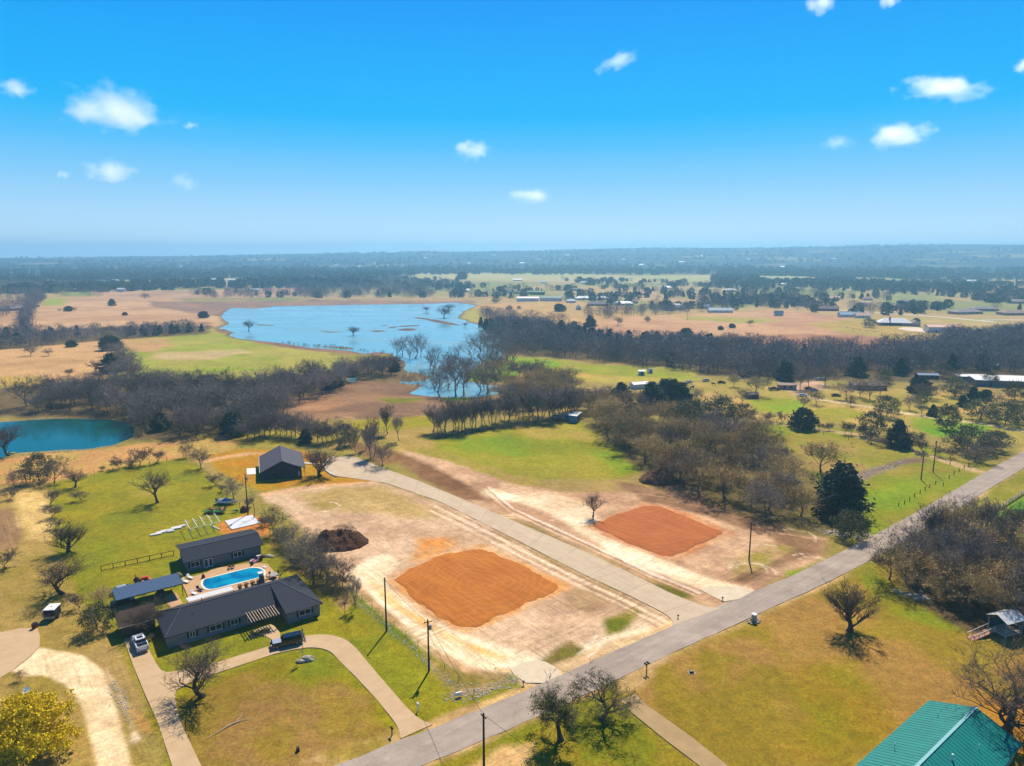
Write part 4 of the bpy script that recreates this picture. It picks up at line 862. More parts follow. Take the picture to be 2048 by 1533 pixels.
for a_, b_, h_, w_ in ((1467, 774, 30, 1), (1512, 792, 50, 1.1), (1484, 808, 38, 1), (1390, 806, 34, 1.2), (1438, 815, 34, 1.2), (1608, 816, 28, 1), (1632, 810, 36, 1.1), (1692, 800, 46, 1), (1720, 795, 40, 1), (1740, 800, 44, 1), (1760, 790, 40, 1), (1818, 820, 36, .9), (1843, 830, 30, .9), (1855, 795, 34, 1), (1860, 800, 34, 1), (1834, 793, 30, 1), (1935, 790, 30, 1), (1990, 815, 34, 1), (1600, 780, 50, .8), (1618, 778, 52, .8), (1700, 812, 26, 1), (1650, 770, 50, 1), (1880, 838, 26, 1), (1905, 770, 36, 1)):
    tree_px('wood', 'bare_tree', a_, b_, h_, 'bare tree of the dry meadow, '+near_(a_), 'bare trees '+near_(a_), wide=w_)
for a_, b_, h_, w_ in ((1500, 836, 20, 1.4), (1530, 842, 22, 1.5), (1565, 846, 26, .8), (1487, 830, 26, 1), (1395, 815, 20, 1.3), (1660, 862, 20, .8), (1690, 868, 30, .8), (1703, 870, 26, .7), (1720, 872, 24, .8), (1650, 860, 16, 1), (1640, 858, 14, 1), (1820, 900, 40, 1.2), (1846, 905, 34, 1), (1870, 912, 24, 1.2), (1900, 915, 24, 1.2), (1735, 885, 26, 1.1), (1760, 893, 22, 1.2), (1965, 905, 34, 1.5), (1950, 925, 40, 1.5), (1990, 885, 26, 2)):
    tree_px('shrub', 'bare_shrub', a_, b_, h_, 'brown bare bush along the fence line of the tan track', 'bushes along the tan track', wide=w_, cat='shrub')
# --- trees standing in the flooded lake edge
for a_, b_, h_, w_ in ((805, 712, 44, .9), (830, 715, 62, .9), (842, 712, 50, .8), (880, 792, 66, 1.15), (912, 792, 90, .9), (928, 792, 96, 1.0), (903, 745, 60, 1), (940, 722, 56, 1), (935, 760, 56, 1), (955, 712, 62, 1), (975, 705, 56, 1), (992, 712, 60, 1), (974, 786, 72, 1.0), (1001, 716, 50, 1), (862, 722, 40, 1), (1012, 700, 44, 1), (985, 735, 64, 1), (1000, 745, 60, 1), (968, 700, 48, 1), (1015, 720, 52, 1), (1000, 690, 44, 1), (983, 690, 44, 1), (892, 752, 50, .9), (895, 778, 60, .9), (1025, 735, 56, 1), (955, 790, 70, .8), (820, 722, 44, .9), (793, 712, 40, 1)):
    tree_px('cottonwood', 'flooded_tree', a_, b_, h_, 'pale bare cottonwood standing in flood water, '+('on the left side of the inlet' if a_ < 870 else 'by the near pool' if b_ > 755 else 'in mid inlet' if a_ < 965 else 'at the right bank'), 'flooded trees '+('left' if a_ < 870 else 'near' if b_ > 755 else 'middle' if a_ < 965 else 'right'), wide=w_, z=-0.5)
for a_, b_, h_, w_, l_ in ((497, 662, 26, 0.95, 'small bare tree alone in the lake near its left end'), (707, 671, 22, 1.0, 'small bare tree alone in mid lake, left of the islets'), (889, 636, 26, 1.15, 'bare tree in the lake near the far dam'), (896, 621, 15, 1.8, 'pair of bare trees close under the dam'), (853, 622, 10, 1.6, 'lowest bare bush poking out of the lake'), (931, 652, 8, 1.6, 'small bare bush at the tip of the flooded strip')):
    tree_px('spreading', 'flooded_tree', a_, b_, h_, l_, wide=w_, z=-0.5)
for q in scatter_in([(850,722),(1000,696),(1012,770),(930,796),(880,796),(845,765)], 16, 7, 77):
    plant('cottonwood', 'flooded_tree', q[0], q[1], 10+4*random.random(), 'pale bare tree among the drowned trees of the narrow channel', 'drowned trees of the channel', 1.0, z=-0.5)
# --- thin line of trees along the green field
rg = random.Random(5)
for i in range(40):
    t = i/39; a_ = 866+t*290 + rg.uniform(-4, 4); b_ = 868-38*t + 4*math.sin(t*9) + rg.uniform(-3, 3) - (6 if i % 3 == 0 else 0)
    tree_px('thin', 'bare_tree', a_, b_, rg.uniform(50, 74)*(0.85+0.3*math.sin(t*3)), 'slender bare tree in the row along the near green field, ' + ('left end', 'left of middle', 'right of middle', 'caravan end')[i//10], 'row of slender trees ' + str(i//10+1), wide=rg.uniform(0.9, 1.3))
for a_, b_, h_, k_ in ((742, 918, 70, 'thin'), (748, 912, 84, 'thin'), (765, 932, 58, 'wood'), (733, 900, 60, 'thin'), (798, 882, 60, 'thin'), (775, 868, 62, 'thin'), (712, 905, 54, 'thin')):
    tree_px(k_, 'bare_tree', a_, b_, h_, 'slender bare tree by the head of the concrete lane', 'slender trees by the lane head', wide=1.0)
tree_px('live_oak', 'live_oak', 690, 893, 34, 'small dark evergreen near the head of the concrete lane')
for i in range(20):
    a_ = 498+i*10.5 + rg.uniform(-3, 3); tree_px('wood', 'bare_tree', a_, 888-rg.uniform(0, 20), rg.uniform(38, 62), 'bare tree in the thicket behind the black house', 'bare trees in the thicket behind the black house')
for a_ in (612,): tree_px('cedar', 'cedar_tree', a_, 886, 30, 'small cedar in the thicket behind the black house', 'cedars behind the black house')
# --- hedgerow between the ranch house and the lots
for a_, b_, h_, w_, l_ in ((548, 1070, 62, 1.0, 'bare tree behind the white slab in the hedgerow'), (628, 1168, 110, 1.0, 'largest bare tree of the hedgerow beside the dirt pile'), (655, 1165, 80, .9, 'bare tree right of the largest hedgerow tree'), (602, 1120, 70, 1.0, 'bare tree midway along the hedgerow'), (578, 1095, 56, 1.0, 'smaller bare tree near the middle of the hedgerow'), (685, 1172, 66, .8, 'last bare tree at the house end of the hedgerow'), (469, 1000, 52, 1.0, 'bare tree beside the parked boat'), (402, 938, 50, 1.0, 'bare tree at the corner of the orange lawn'), (372, 915, 34, .9, 'small bare tree on the far fence of the back lawn')):
    tree_px('wood', 'bare_tree', a_, b_, h_, l_, wide=w_)
for a_, b_, h_ in ((238, 937, 28), (258, 935, 24), (280, 930, 40), (315, 924, 26), (205, 942, 12), (265, 936, 14), (432, 970, 28), (441, 985, 16), (495, 1015, 22), (530, 1050, 24), (590, 1130, 26), (640, 1150, 30), (670, 1172, 36), (695, 1170, 28), (20, 1000, 26), (100, 1010, 34), (104, 1035, 30), (110, 1060, 26), (8, 1135, 40), (160, 1215, 34), (95, 1240, 22), (560, 1080, 24), (610, 1145, 28), (300, 1280, 14)):
    tree_px('shrub', 'bare_shrub', a_, b_, h_, 'bare bush round the back lawn, '+('west side' if a_ < 170 else 'on the far fence' if a_ < 400 else 'by the scrap trailers' if a_ < 540 else 'in the hedgerow by the lots'), 'lawn bushes '+('west' if a_ < 170 else 'far' if a_ < 400 else 'trailers' if a_ < 540 else 'hedgerow'), wide=1.1, cat='shrub')
# --- budding wood right of centre
wood([(1180,848),(1280,836),(1400,846),(1500,862),(1545,890),(1570,930),(1600,1000),(1650,1062),(1540,1050),(1460,1010),(1400,995),(1340,960),(1300,945),(1245,905)], 80, 4.9,
     [('budding', 8), ('wood', 2), ('live_oak', .25)], ['budding_tree', 'bare_tree', 'live_oak'], (7, 14),
     ['olive brown budding tree of the wood', 'grey bare tree in the budding wood', 'green tree among the budding wood'], ['budding trees beyond the red clay pad', 'bare trees beyond the red clay pad', 'green trees beyond the red clay pad'], 11, parts=[(1270, 'at the green field end'), (1370, 'behind the brown mound'), (1480, 'behind the clay pad'), (1560, 'above the pole'), (9999, 'near the tall cedar')])
for a_, b_, h_ in ((1242, 805, 50), (1232, 812, 44), (1302, 800, 46), (1330, 792, 44), (1345, 796, 48), (1362, 797, 42)):
    tree_px('cedar', 'cedar_tree', a_, b_+8, h_, 'dark cedar among the budding trees beside the white shelter', 'cedars behind the budding wood', wide=1.2)
wood([(1000,800),(1100,790),(1180,800),(1240,812),(1300,822),(1250,838),(1160,832),(1090,838),(1010,822)], 34, 4.5, [('budding', 5), ('wood', 5)], ['budding_tree', 'bare_tree'], (9, 13),
     ['olive brown budding tree between the creek and the green field', 'grey bare tree between the creek and the green field'], ['budding trees by the creek', 'bare trees by the creek'], 12)
wood([(975,745),(1040,748),(1120,765),(1170,790),(1100,800),(1010,795),(985,770)], 22, 6, [('budding', 7), ('wood', 3)], ['budding_tree', 'bare_tree'], (10, 14),
     ['brown budding tree beside the flooded inlet meadow', 'bare tree beside the flooded inlet meadow'], ['budding trees by the inlet', 'bare trees by the inlet'], 13)
# --- left wood
wood([(40,828),(60,800),(200,785),(330,780),(500,790),(640,765),(680,775),(600,815),(560,850),(440,880),(330,872),(280,862),(262,838),(150,826)], 122, 5.6, [('wood', 9), ('cedar', .12)], ['bare_tree', 'cedar_tree'], (10, 17),
     ['grey bare tree of the pond wood', 'dark cedar of the pond wood'], ['bare trees of the wood behind the pond', 'cedars of the wood behind the pond'], 14, parts=[(110, 'left end'), (240, 'straight behind the water'), (330, 'at the foot of the field hedge'), (430, 'below the yellow meadow'), (530, 'toward the black house'), (9999, 'nearest the lake')])
wood([(640,765),(690,748),(790,735),(800,745),(720,762),(660,780)], 22, 6.5, [('wood', 8), ('cedar', 1)], ['bare_tree', 'cedar_tree'], (10, 14),
     ['dark bare tree between the left wood and the inlet', 'cedar between the left wood and the inlet'], ['bare trees left of the inlet', 'cedars left of the inlet'], 15)
for a_, b_, h_, k_ in ((214, 690, 32, 'wood'), (222, 700, 30, 'cedar_dome'), (230, 712, 34, 'wood'), (236, 722, 40, 'wood'), (246, 735, 44, 'wood'), (240, 740, 40, 'wood'), (255, 748, 50, 'wood'), (262, 757, 52, 'wood'), (222, 745, 40, 'cedar'), (232, 758, 40, 'wood'), (210, 678, 28, 'wood'), (270, 765, 50, 'wood'), (225, 668, 22, 'wood')):
    tree_px(k_, 'bare_tree' if k_ == 'wood' else 'cedar_tree', a_, b_, h_, 'bare tree in the hedge between tan field and yellow meadow' if k_ == 'wood' else 'cedar in the hedge between tan field and yellow meadow', 'bare trees of the field hedge' if k_ == 'wood' else 'cedars of the field hedge', wide=1.15)
for a_, b_, h_, k_, l_ in ((61, 712, 24, 'wood', 'dark round shrub tree on the lower tan field'), (97, 712, 18, 'wood', 'small grey tree right of the dark one on the tan field'), (193, 745, 28, 'spreading', 'leaning grey bush on the right of the tan field'), (143, 694, 14, 'cedar_dome', 'dark low cedar at the top of the tan field'), (138, 752, 16, 'shrub', 'faint low brush low on the tan field'),
    (224, 612, 14, 'cedar', 'dark cedar on the far tan field'), (137, 623, 11, 'cedar_dome', 'round dark tree of the trio on the far tan field'), (120, 624, 8, 'wood', 'left small bush of the trio on the far tan field'), (150, 623, 9, 'wood', 'right grey bush of the trio on the far tan field'), (250, 631, 7, 'cedar_dome', 'tiny dark bush on the far tan field'), (407, 636, 14, 'cedar_dome', 'round dark tree near the lake left shore'), (290, 602, 16, 'wood', 'grey tree on the edge of the far tan field'),
    (992, 606, 14, 'live_oak', 'round tree on the shore beyond the dam end'), (974, 624, 8, 'live_oak', 'round bush nearer the shore right of the lake'), (1019, 621, 10, 'live_oak', 'small tree right of the shore bush'), (1038, 619, 7, 'live_oak', 'smallest tree on the right shore slope'), (1119, 623, 16, 'cedar_dome', 'dark tree in the right shore field'), (1180, 654, 24, 'cedar', 'tall dark tree with a flat foot on the brown field'), (1236, 651, 20, 'wood', 'grey tree on the brown field right of the tall dark one'), (1295, 643, 10, 'live_oak', 'tiny round tree on the brown field'),
    (1372, 675, 20, 'cedar_dome', 'dark round cedar at the corner of the brown field'), (1441, 660, 8, 'cedar_dome', 'small dark bush along the brown field hedge'), (1464, 656, 9, 'cedar_dome', 'low dark bush right of the small one on the hedge'), (1500, 652, 14, 'wood', 'grey thicket at the end of the brown field hedge'), (1738, 655, 20, 'live_oak', 'round tree left of the white-roofed ranch house'), (1832, 646, 10, 'cedar_dome', 'dark tree behind the white-roofed ranch house'), (924, 559, 15, 'cedar_dome', 'isolated tall dark tree beyond the dam')):
    tree_px(k_, 'bare_shrub' if k_ == 'shrub' else 'bare_tree' if k_ in ('wood', 'spreading') else 'cedar_tree' if 'cedar' in k_ else 'live_oak', a_, b_, h_, l_, wide=1.25, cat='shrub' if k_ == 'shrub' else 'tree')
# --- right wood near the road
wood([(1800,1172),(1815,1125),(1860,1085),(1930,1070),(2060,1078),(2140,1090),(2160,1275),(2060,1262),(1960,1240),(1900,1200),(1840,1190)], 60, 4.0, [('thin', 6), ('wood', 2), ('budding', 3)], ['bare_tree', 'bare_tree', 'budding_tree'], (9, 13.5),
     ['grey bare tree in the near wood below the road', 'wide grey bare tree in the near wood below the road', 'brown twiggy tree in the near wood below the road'], ['bare trees of the near wood', 'wide bare trees of the near wood', 'brown trees of the near wood'], 16, parts=[(1900, 'at the road corner'), (1980, 'in its middle'), (9999, 'by the pavilion')])
# --- everything farther off: masses of trees nobody could count, joined (stuff)
def low_tree(kind, h, w_, rg):
    tb = TB()
    if kind == 'bare':
        m_ = 230; u = rg.random(m_); a = rg.random(m_)*6.283; rad_ = w_*0.5*np.sqrt(np.clip(1-(2*u-0.8)**2/1.7, 0.05, 1))*np.sqrt(rg.random(m_))
        A = np.stack([rad_*np.cos(a), rad_*np.sin(a), h*(0.14+0.80*u)], 1); d = norm(np.stack([A[:, 0], A[:, 1], np.full(m_, w_*0.5)], 1)+rg.normal(size=(m_, 3))*w_*0.25)
        tb.slivers(A-d*h*0.08, A+d*h*0.14, np.full(m_, 0.13*h/10)); tb.leaves(A[:60], h*0.05)
        P = np.array([[[0, 0, 0], [0, 0, h*0.5], [w_*0.06, 0, h*0.85]]], float); tb.tubes(P, np.array([[0.2, 0.14, 0.05]])*h/10, 3)
    else:
        m_ = 110; u = rg.random(m_); a = rg.random(m_)*6.283
        prof = w_*0.5*(np.clip(1-u, 0.02, 1)**0.8 if kind == 'cedar' else np.sqrt(np.clip(1-(2*u-0.85)**2/1.5, 0.05, 1)))
        rad_ = prof*np.sqrt(0.3+0.7*rg.random(m_)); A = np.stack([rad_*np.cos(a), rad_*np.sin(a), h*(0.08+0.9*u)], 1); tb.leaves(A, h*0.26)
    return tb.arrays()
LOW = {}
rgn = np.random.default_rng(3)
for kd in ('bare', 'cedar', 'oak'): LOW[kd] = [low_tree(kd, 10.0, 9.0 if kd != 'cedar' else 6.0, rgn) for _ in range(4)]
def mass(name, pts, kind, hs, mat, label, cat='woods', seed=1):
    rg = np.random.default_rng(seed); VV, FF, n0 = [], [], 0
    zz = ground_z([p[0] for p in pts], [p[1] for p in pts])
    for p, z in zip(pts, zz):
        V, F = LOW[kind][rg.integers(0, 4)]; h = rg.uniform(*hs)/10; a = rg.random()*6.28; c, s = math.cos(a), math.sin(a); w_ = h*rg.uniform(0.95, 1.6)
        W = np.stack([(V[:, 0]*c-V[:, 1]*s)*w_+p[0], (V[:, 0]*s+V[:, 1]*c)*w_+p[1], V[:, 2]*h+z-0.05], 1)
        VV.append(W); FF.append(F+n0); n0 += len(V)
    return tag(np_mesh(name, np.concatenate(VV), np.concatenate(FF), mat), label, None, None, 'stuff')
twig_far = mat_base('far_bare_twigs', (0.215, 0.175, 0.155), 0.95, 0.1, var=0.35, vscale=0.06)
cedar_far = mat_base('far_cedar_foliage', (0.038, 0.06, 0.032), 0.9, 0.1, var=0.4, vscale=0.08)
oak_far = mat_base('far_oak_foliage', (0.085, 0.100, 0.045), 0.9, 0.1, var=0.4, vscale=0.08)
W3 = [(985,655),(1100,665),(1200,690),(1400,698),(1560,706),(1720,712),(1860,700),(1905,680),(2100,670),(2300,680),(2300,765),(2048,748),(1900,742),(1700,748),(1560,756),(1400,745),(1200,722),(1060,708),(1010,705)]
mass('bare_woods', scatter_in(W3, 950, 3.2, 31), 'bare', (10.5, 16), twig_far, 'broad grey bare woodland belt across the middle distance')
mass('cedar_woods', scatter_in([(1130,662),(1190,682),(1300,690),(1420,694),(1450,700),(1350,706),(1200,696),(1100,672)], 60, 5, 32)+scatter_in([(930,652),(985,652),(1060,660),(1060,672),(980,668)], 22, 5, 33)+scatter_in(W3, 50, 12, 34), 'cedar', (7, 11), cedar_far, 'dark cedars along the back of the woodland belt')
mass('bare_woods', scatter_in([(-200,690),(0,672),(60,668),(100,672),(190,664),(205,676),(100,694),(0,700),(-200,715)], 90, 5.5, 35)+scatter_in([(236,670),(300,664),(410,658),(424,662),(300,674),(240,678)], 34, 6, 36), 'bare', (8, 13), twig_far, 'grey bare trees in the field hedges left of the lake')
mass('cedar_woods', scatter_in([(-200,690),(0,674),(190,666),(190,672),(0,696)], 16, 8, 37)+scatter_in([(238,672),(420,662),(300,672)], 9, 8, 38), 'cedar', (6, 9), cedar_far, 'dark cedars in the field hedges left of the lake')
# far woods: belts and scattered crowns
FARB = [((-300,600),(-300,574),(60,568),(210,570),(222,596),(100,596),(60,612),(30,640),(-300,640)), ((60,598),(90,598),(66,620),(55,660),(40,680),(44,640)), ((560,572),(640,556),(780,556),(860,566),(900,575),(860,596),(740,600),(640,600),(600,590)), ((380,590),(440,583),(640,588),(640,598),(420,598))]
pts = []
for i, p in enumerate(FARB): pts += scatter_in(p, (420, 60, 520, 50)[i], 7, 40+i)
mass('bare_woods', pts, 'bare', (10, 15), twig_far, 'bluish grey woods behind the dam and the far fields')
pts = []
for i, p in enumerate(FARB): pts += scatter_in(p, (70, 10, 170, 24)[i], 9, 50+i)
for p, k_ in (([(780,556),(930,562),(960,580),(900,592),(800,585)], 90), ([(860,575),(1000,572),(1150,575),(1150,590),(1010,600),(900,598)], 110), ([(1130,590),(1260,590),(1330,600),(1330,618),(1200,622),(1130,615)], 60), ([(1120,560),(1400,566),(1700,562),(2300,555),(2300,600),(2048,612),(1850,610),(1700,598),(1400,600),(1250,588)], 800), ([(1330,600),(1600,598),(1700,600),(1640,625),(1500,622),(1400,618),(1280,624)], 170), ([(1700,600),(1850,600),(2300,600),(2300,640),(2048,625),(1920,612),(1850,630),(1700,632)], 200)):
    q_ = scatter_in(p, int(k_*2.0), 7, 60+k_); q_ = np.array(q_); mk = fbm(q_[:, 0], q_[:, 1], 75, 91, 3) > 0.48; pts += [tuple(v) for v in q_[mk][:int(k_*1.15)]]
oakp = pts[::3]; cedp = pts[1::6]; barp = pts[2::3]+pts[4::6]
mass('evergreen_woods', oakp, 'oak', (7, 12), oak_far, 'olive evergreen trees between the far houses')
mass('cedar_woods', cedp, 'cedar', (6, 9), cedar_far, 'dark evergreen trees between the far houses')
mass('bare_woods', barp+scatter_in([(1140,632),(1230,622),(1330,618),(1460,618),(1460,624),(1300,632),(1180,640)], 60, 6, 71)+scatter_in([(960,632),(1010,628),(1040,640),(1150,648),(1100,660),(985,655)], 50, 6, 72), 'bare', (8, 13), twig_far, 'bare trees between the far houses')
# woods at the foot of the hills
def far_pts(n_, d0, d1, a0, a1, seed, thr=0.5, sc=260):
    rg = np.random.default_rng(seed); a = np.radians(rg.uniform(a0, a1, n_*6)); d = np.sqrt(rg.uniform(d0*d0, d1*d1, n_*6)); x = d*np.sin(a); y = d*np.cos(a)
    m = fbm(x, y, sc, 88, 4) > thr; return list(zip(x[m][:n_], y[m][:n_]))
mass('hill_woods', far_pts(1500, 2300, 3100, -42, 42, 81, 0.38), 'oak', (12, 18), oak_far, 'unbroken blue hazy forest at the foot of the hills')
mass('hill_woods', far_pts(900, 1500, 2250, -42, -8, 82, 0.45), 'oak', (10, 18), oak_far, 'hazy forest left of the dam toward the hills')
mass('hill_woods', far_pts(600, 1500, 2400, 16, 42, 83, 0.50), 'oak', (9, 15), oak_far, 'hazy trees right of the far plain')
mass('hill_woods', far_pts(1700, 3100, 6100, -42, 42, 84, 0.46, 420), 'oak', (9, 14), oak_far, 'hazy forest on the hill slopes below the skyline')
mass('reeds', scatter_in([(795,752),(850,742),(905,760),(860,776),(800,770)], 60, 2.0, 78)+scatter_in([(560,684),(700,696),(790,708),(700,702),(560,688)], 60, 2.5, 79)+scatter_in([(940,735),(1000,715),(1020,760),(960,770)], 30, 3, 80), 'bare', (1.2, 2.6), mat_base('reed_stems', (0.24, 0.18, 0.11), 0.95, 0.1), 'brown reeds and brush at the lake margin')
# low brush and clumps so that wood floors do not look swept
def brush(poly, n_, seed, hs=(0.8, 2.2), mind=1.0):
    return scatter_in(poly, n_, mind, seed)
twig_near = mat_base('brush_twigs', (0.2, 0.16, 0.105), 0.95, 0.1, var=0.35, vscale=0.3)
mass('undergrowth', brush([(610,1075),(700,1062),(728,1085),(700,1105),(630,1105)], 26, 96, mind=0.8)+brush([(1180,848),(1300,840),(1500,862),(1570,930),(1650,1062),(1540,1052),(1400,1000),(1300,955),(1240,905)], 150, 91, mind=1.6)+brush([(1800,1172),(1815,1125),(1930,1070),(2060,1078),(2160,1275),(2060,1275),(1960,1255),(1900,1212)], 120, 92, mind=1.5)+brush([(866,872),(1150,836),(1150,842),(868,880)], 60, 93, mind=1.4)+brush([(40,830),(280,838),(440,885),(560,855),(560,845),(440,870),(280,828),(60,822)], 110, 94, mind=2)+brush([(545,1070),(600,1110),(690,1180),(720,1215),(640,1185),(570,1110)], 50, 95, mind=1.2), 'bare', (1.2, 3.2), twig_near, 'low brown brush under and along the woods')
# ------------------------------------------------------------------ shared materials for built things
shingle = mat_base('charcoal_shingles', srgb((62,66,74)), 0.95, 0.15, color2=srgb((46,50,58)), vscale=2.2, bump=0.02, bscale=9, stretch=(1, 2.2, 1))
shingle_b = mat_base('slate_shingles', srgb((86,86,94)), 0.95, 0.15, color2=srgb((68,68,76)), vscale=2.2, bump=0.02, bscale=9)
greywall = mat_base('grey_brick', srgb((128,128,126)), 0.9, 0.2, color2=srgb((104,106,106)), vscale=2.5, bump=0.01, bscale=12)
brownwall = mat_base('brown_boards', srgb((92,62,44)), 0.9, 0.2, color2=srgb((70,48,36)), vscale=1.5, stretch=(1, 1, 0.2))
dark = flat('dark_trim', (38,38,42), 0.6); darkwood = flat('dark_wood', (62,50,42), 0.8); palewood = flat('pale_wood', (190,168,140), 0.8)
whitep = flat('white_paint', (222,222,218), 0.6); blackp = flat('black_paint', (18,18,20), 0.35, spec=0.5); glassd = flat('dark_glass', (26,34,40), 0.2, spec=0.15)
whitemetal = mat_base('white_metal', srgb((214,212,206)), 0.45, 0.4, var=0.06, vscale=1.5); steel = flat('galvanised_steel', (150,152,154), 0.45, metal=0.4)
rubber = flat('rubber', (20,20,20), 0.9); redp = flat('red_paint', (160,30,26), 0.5); orangep = flat('orange_paint', (196,70,30), 0.5); greenp = flat('green_paint', (60,110,50), 0.6)
silverp = flat('silver_paint', (170,176,184), 0.3, metal=0.3, spec=0.5); whitecar = flat('white_car_paint', (226,228,230), 0.25, spec=0.5, coat=0.4); blackcar = flat('black_car_paint', (20,21,24), 0.2, spec=0.6, coat=0.6)
tanp = flat('tan_paint', (196,174,146), 0.8); woodpole = mat_base('creosoted_pole', srgb((66,50,40)), 0.95, 0.1, var=0.3, vscale=2)
decking = mat_base('pool_deck_concrete', srgb((206,168,126), 0.9), 0.9, 0.2, color2=srgb((190,150,108), 0.9), vscale=0.5, bump=0.004, bscale=12)
stone = mat_base('pale_stone', srgb((196,184,164), 0.9), 0.95, 0.1, color2=srgb((150,138,120), 0.9), vscale=1.5, bump=0.04, bscale=4)
def house_frame(name, org, deg, label, cat, z=0.0, group=None): return empty(name, (org[0], org[1], z), R(deg), label, cat, group)
def to_local(root, x, y):
    dx, dy = x-root.location.x, y-root.location.y; a = root.rotation_euler.z
    return dx*math.cos(a)+dy*math.sin(a), -dx*math.sin(a)+dy*math.cos(a)
def window(parent, u, z, w_, h_, v, out=-1, shut=True, frame=whitep, panes=2):
    """window on a wall facing -v (out=-1) or +v"""
    f = MB(); t = 0.07; y0, y1 = (v-0.05, v+0.0) if out < 0 else (v, v+0.05)
    f.box(u-w_/2, u+w_/2, y0, y1, z-t, z+t*0.2); f.box(u-w_/2, u+w_/2, y0, y1, z+h_-t, z+h_)
    for k_ in range(panes+1):
        x = u-w_/2 + k_*(w_-t)/panes; f.box(x, x+t, y0-0.002, y1, z, z+h_-t*0.9)
    fo = f.build('window', frame, parent)
    for k_ in range(panes):
        x = u-w_/2 + k_*(w_-t)/panes + t; g = MB().box(x, x+(w_-t)/panes-t, y0+0.02, y0+0.035, z+0.02, z+h_-t); g.build('pane', glassd, fo)
    if shut:
        for s_ in (-1, 1):
            x = u + s_*(w_/2+0.28); MB().box(x-0.2, x+0.2, y0-0.02, y1, z-0.05, z+h_+0.02).build('shutter', dark, fo)
    return fo
# ------------------------------------------------------------------ ranch house
H0 = house_frame('ranch_house', (-63.6, 116.4), 35.4, 'long grey ranch house with charcoal roof behind the curved driveway', 'house')
wl = MB(); wl.box(0.5, 27.8, 0.5, 10.9, 0, 2.55); wl.box(21.3, 27.8, -3.7, 0.5, 0.0, 2.54); wl.build('wall', greywall, H0)
rf = MB(); A, Bk, Cr, Dr, E_ = (0,0,2.6), (0,11.4,2.6), (28.3,11.4,2.6), (28.3,-4.2,2.6), (20.8,-4.2,2.6); Rl, Rr, Mj, M0 = (4,5.7,4.85), (22.6,5.7,4.85), (20.8,5.7,4.85), (20.8,0,2.6)
rf.add([A, M0, Mj, Rl, E_, Dr, Rr, Cr, Bk], [(0,1,2,3), (4,5,6,2), (5,7,6), (7,8,3,2,6), (8,0,3), (1,4,2)])
rf.add([(q[0], q[1], 2.42) for q in (A, M0, E_, Dr, Cr, Bk)], [(5,4,3,2,1,0)])
for a_, b_ in ((A, M0), (M0, E_), (E_, Dr), (Dr, Cr), (Cr, Bk), (Bk, A)): rf.add([(a_[0], a_[1], 2.42), (b_[0], b_[1], 2.42), b_, a_], [(0,1,2,3)])
roof = rf.build('roof', shingle, H0)
rc_ = MB()
for a_, b_ in ((Rl, Rr), (Rr, Cr), (Rr, Dr), (Rl, A), (Rl, Bk)): rc_.bar((a_[0], a_[1], a_[2]+0.03), (b_[0], b_[1], b_[2]+0.03), 0.22, 0.08)
rc_.build('ridge_cap', shingle_b, roof)
for u_, v_ in ((8, 7.2), (14, 7.0), (19, 7.4), (5.5, 3.4)):
    MB().tube([(u_, v_, 3.6), (u_, v_, 5.0 if v_ > 5 else 4.3)], 0.07, 6).build('vent_pipe', dark, roof)
gt = MB(); gt.bar((0.1, -0.06, 2.5), (20.7, -0.06, 2.5), 0.14, 0.14); gt.bar((20.9, -4.27, 2.5), (28.2, -4.27, 2.5), 0.14, 0.14); gt.build('gutter', dark, H0)
def u_at(px, py, z): return to_local(H0, *G(px, py, z))
for px, py, w_ in ((430.4, 1252, 2.2), (467.5, 1242, 1.4), (384, 1266, 1.0)): window(H0, u_at(px, py, 1.6)[0], 1.0, w_, 1.1, 0.5)
window(H0, u_at(608.5, 1222, 1.6)[0], 1.0, 2.4, 1.1, -3.7)
for u_, w_ in ((17.0, 1.1),):
    d_ = MB().box(u_-w_/2, u_+w_/2, 0.42, 0.5, 0, 2.1).build('door', flat('front_door', (58,44,36)), H0); MB().box(u_+w_/2-0.15, u_+w_/2-0.09, 0.36, 0.42, 1.0, 1.12).build('handle', steel, d_)
window(H0, 15.4, 0.6, 1.2, 1.4, 0.5, shut=False)
pg = MB(); pg.add([(6.2,11.2,2.95), (15.1,11.2,2.95), (15.1,14.0,2.6), (6.2,14.0,2.6), (6.2,11.2,2.85), (15.1,11.2,2.85), (15.1,14.0,2.5), (6.2,14.0,2.5)], [(0,1,2,3), (7,6,5,4), (0,4,5,1), (1,5,6,2), (2,6,7,3), (3,7,4,0)])
pr = pg.build('patio_roof', whitemetal, H0)
rb = MB()
for k_ in range(20): rb.bar((6.4+k_*0.45, 11.25, 2.97), (6.4+k_*0.45, 13.95, 2.63), 0.05, 0.05)
tag(rb.build('rib', whitemetal, pr), kind='stuff')
for u_ in (6.4, 10.6, 14.9): MB().box(u_-0.06, u_+0.06, 13.8, 13.92, 0, 2.52).build('post', whitep, H0)
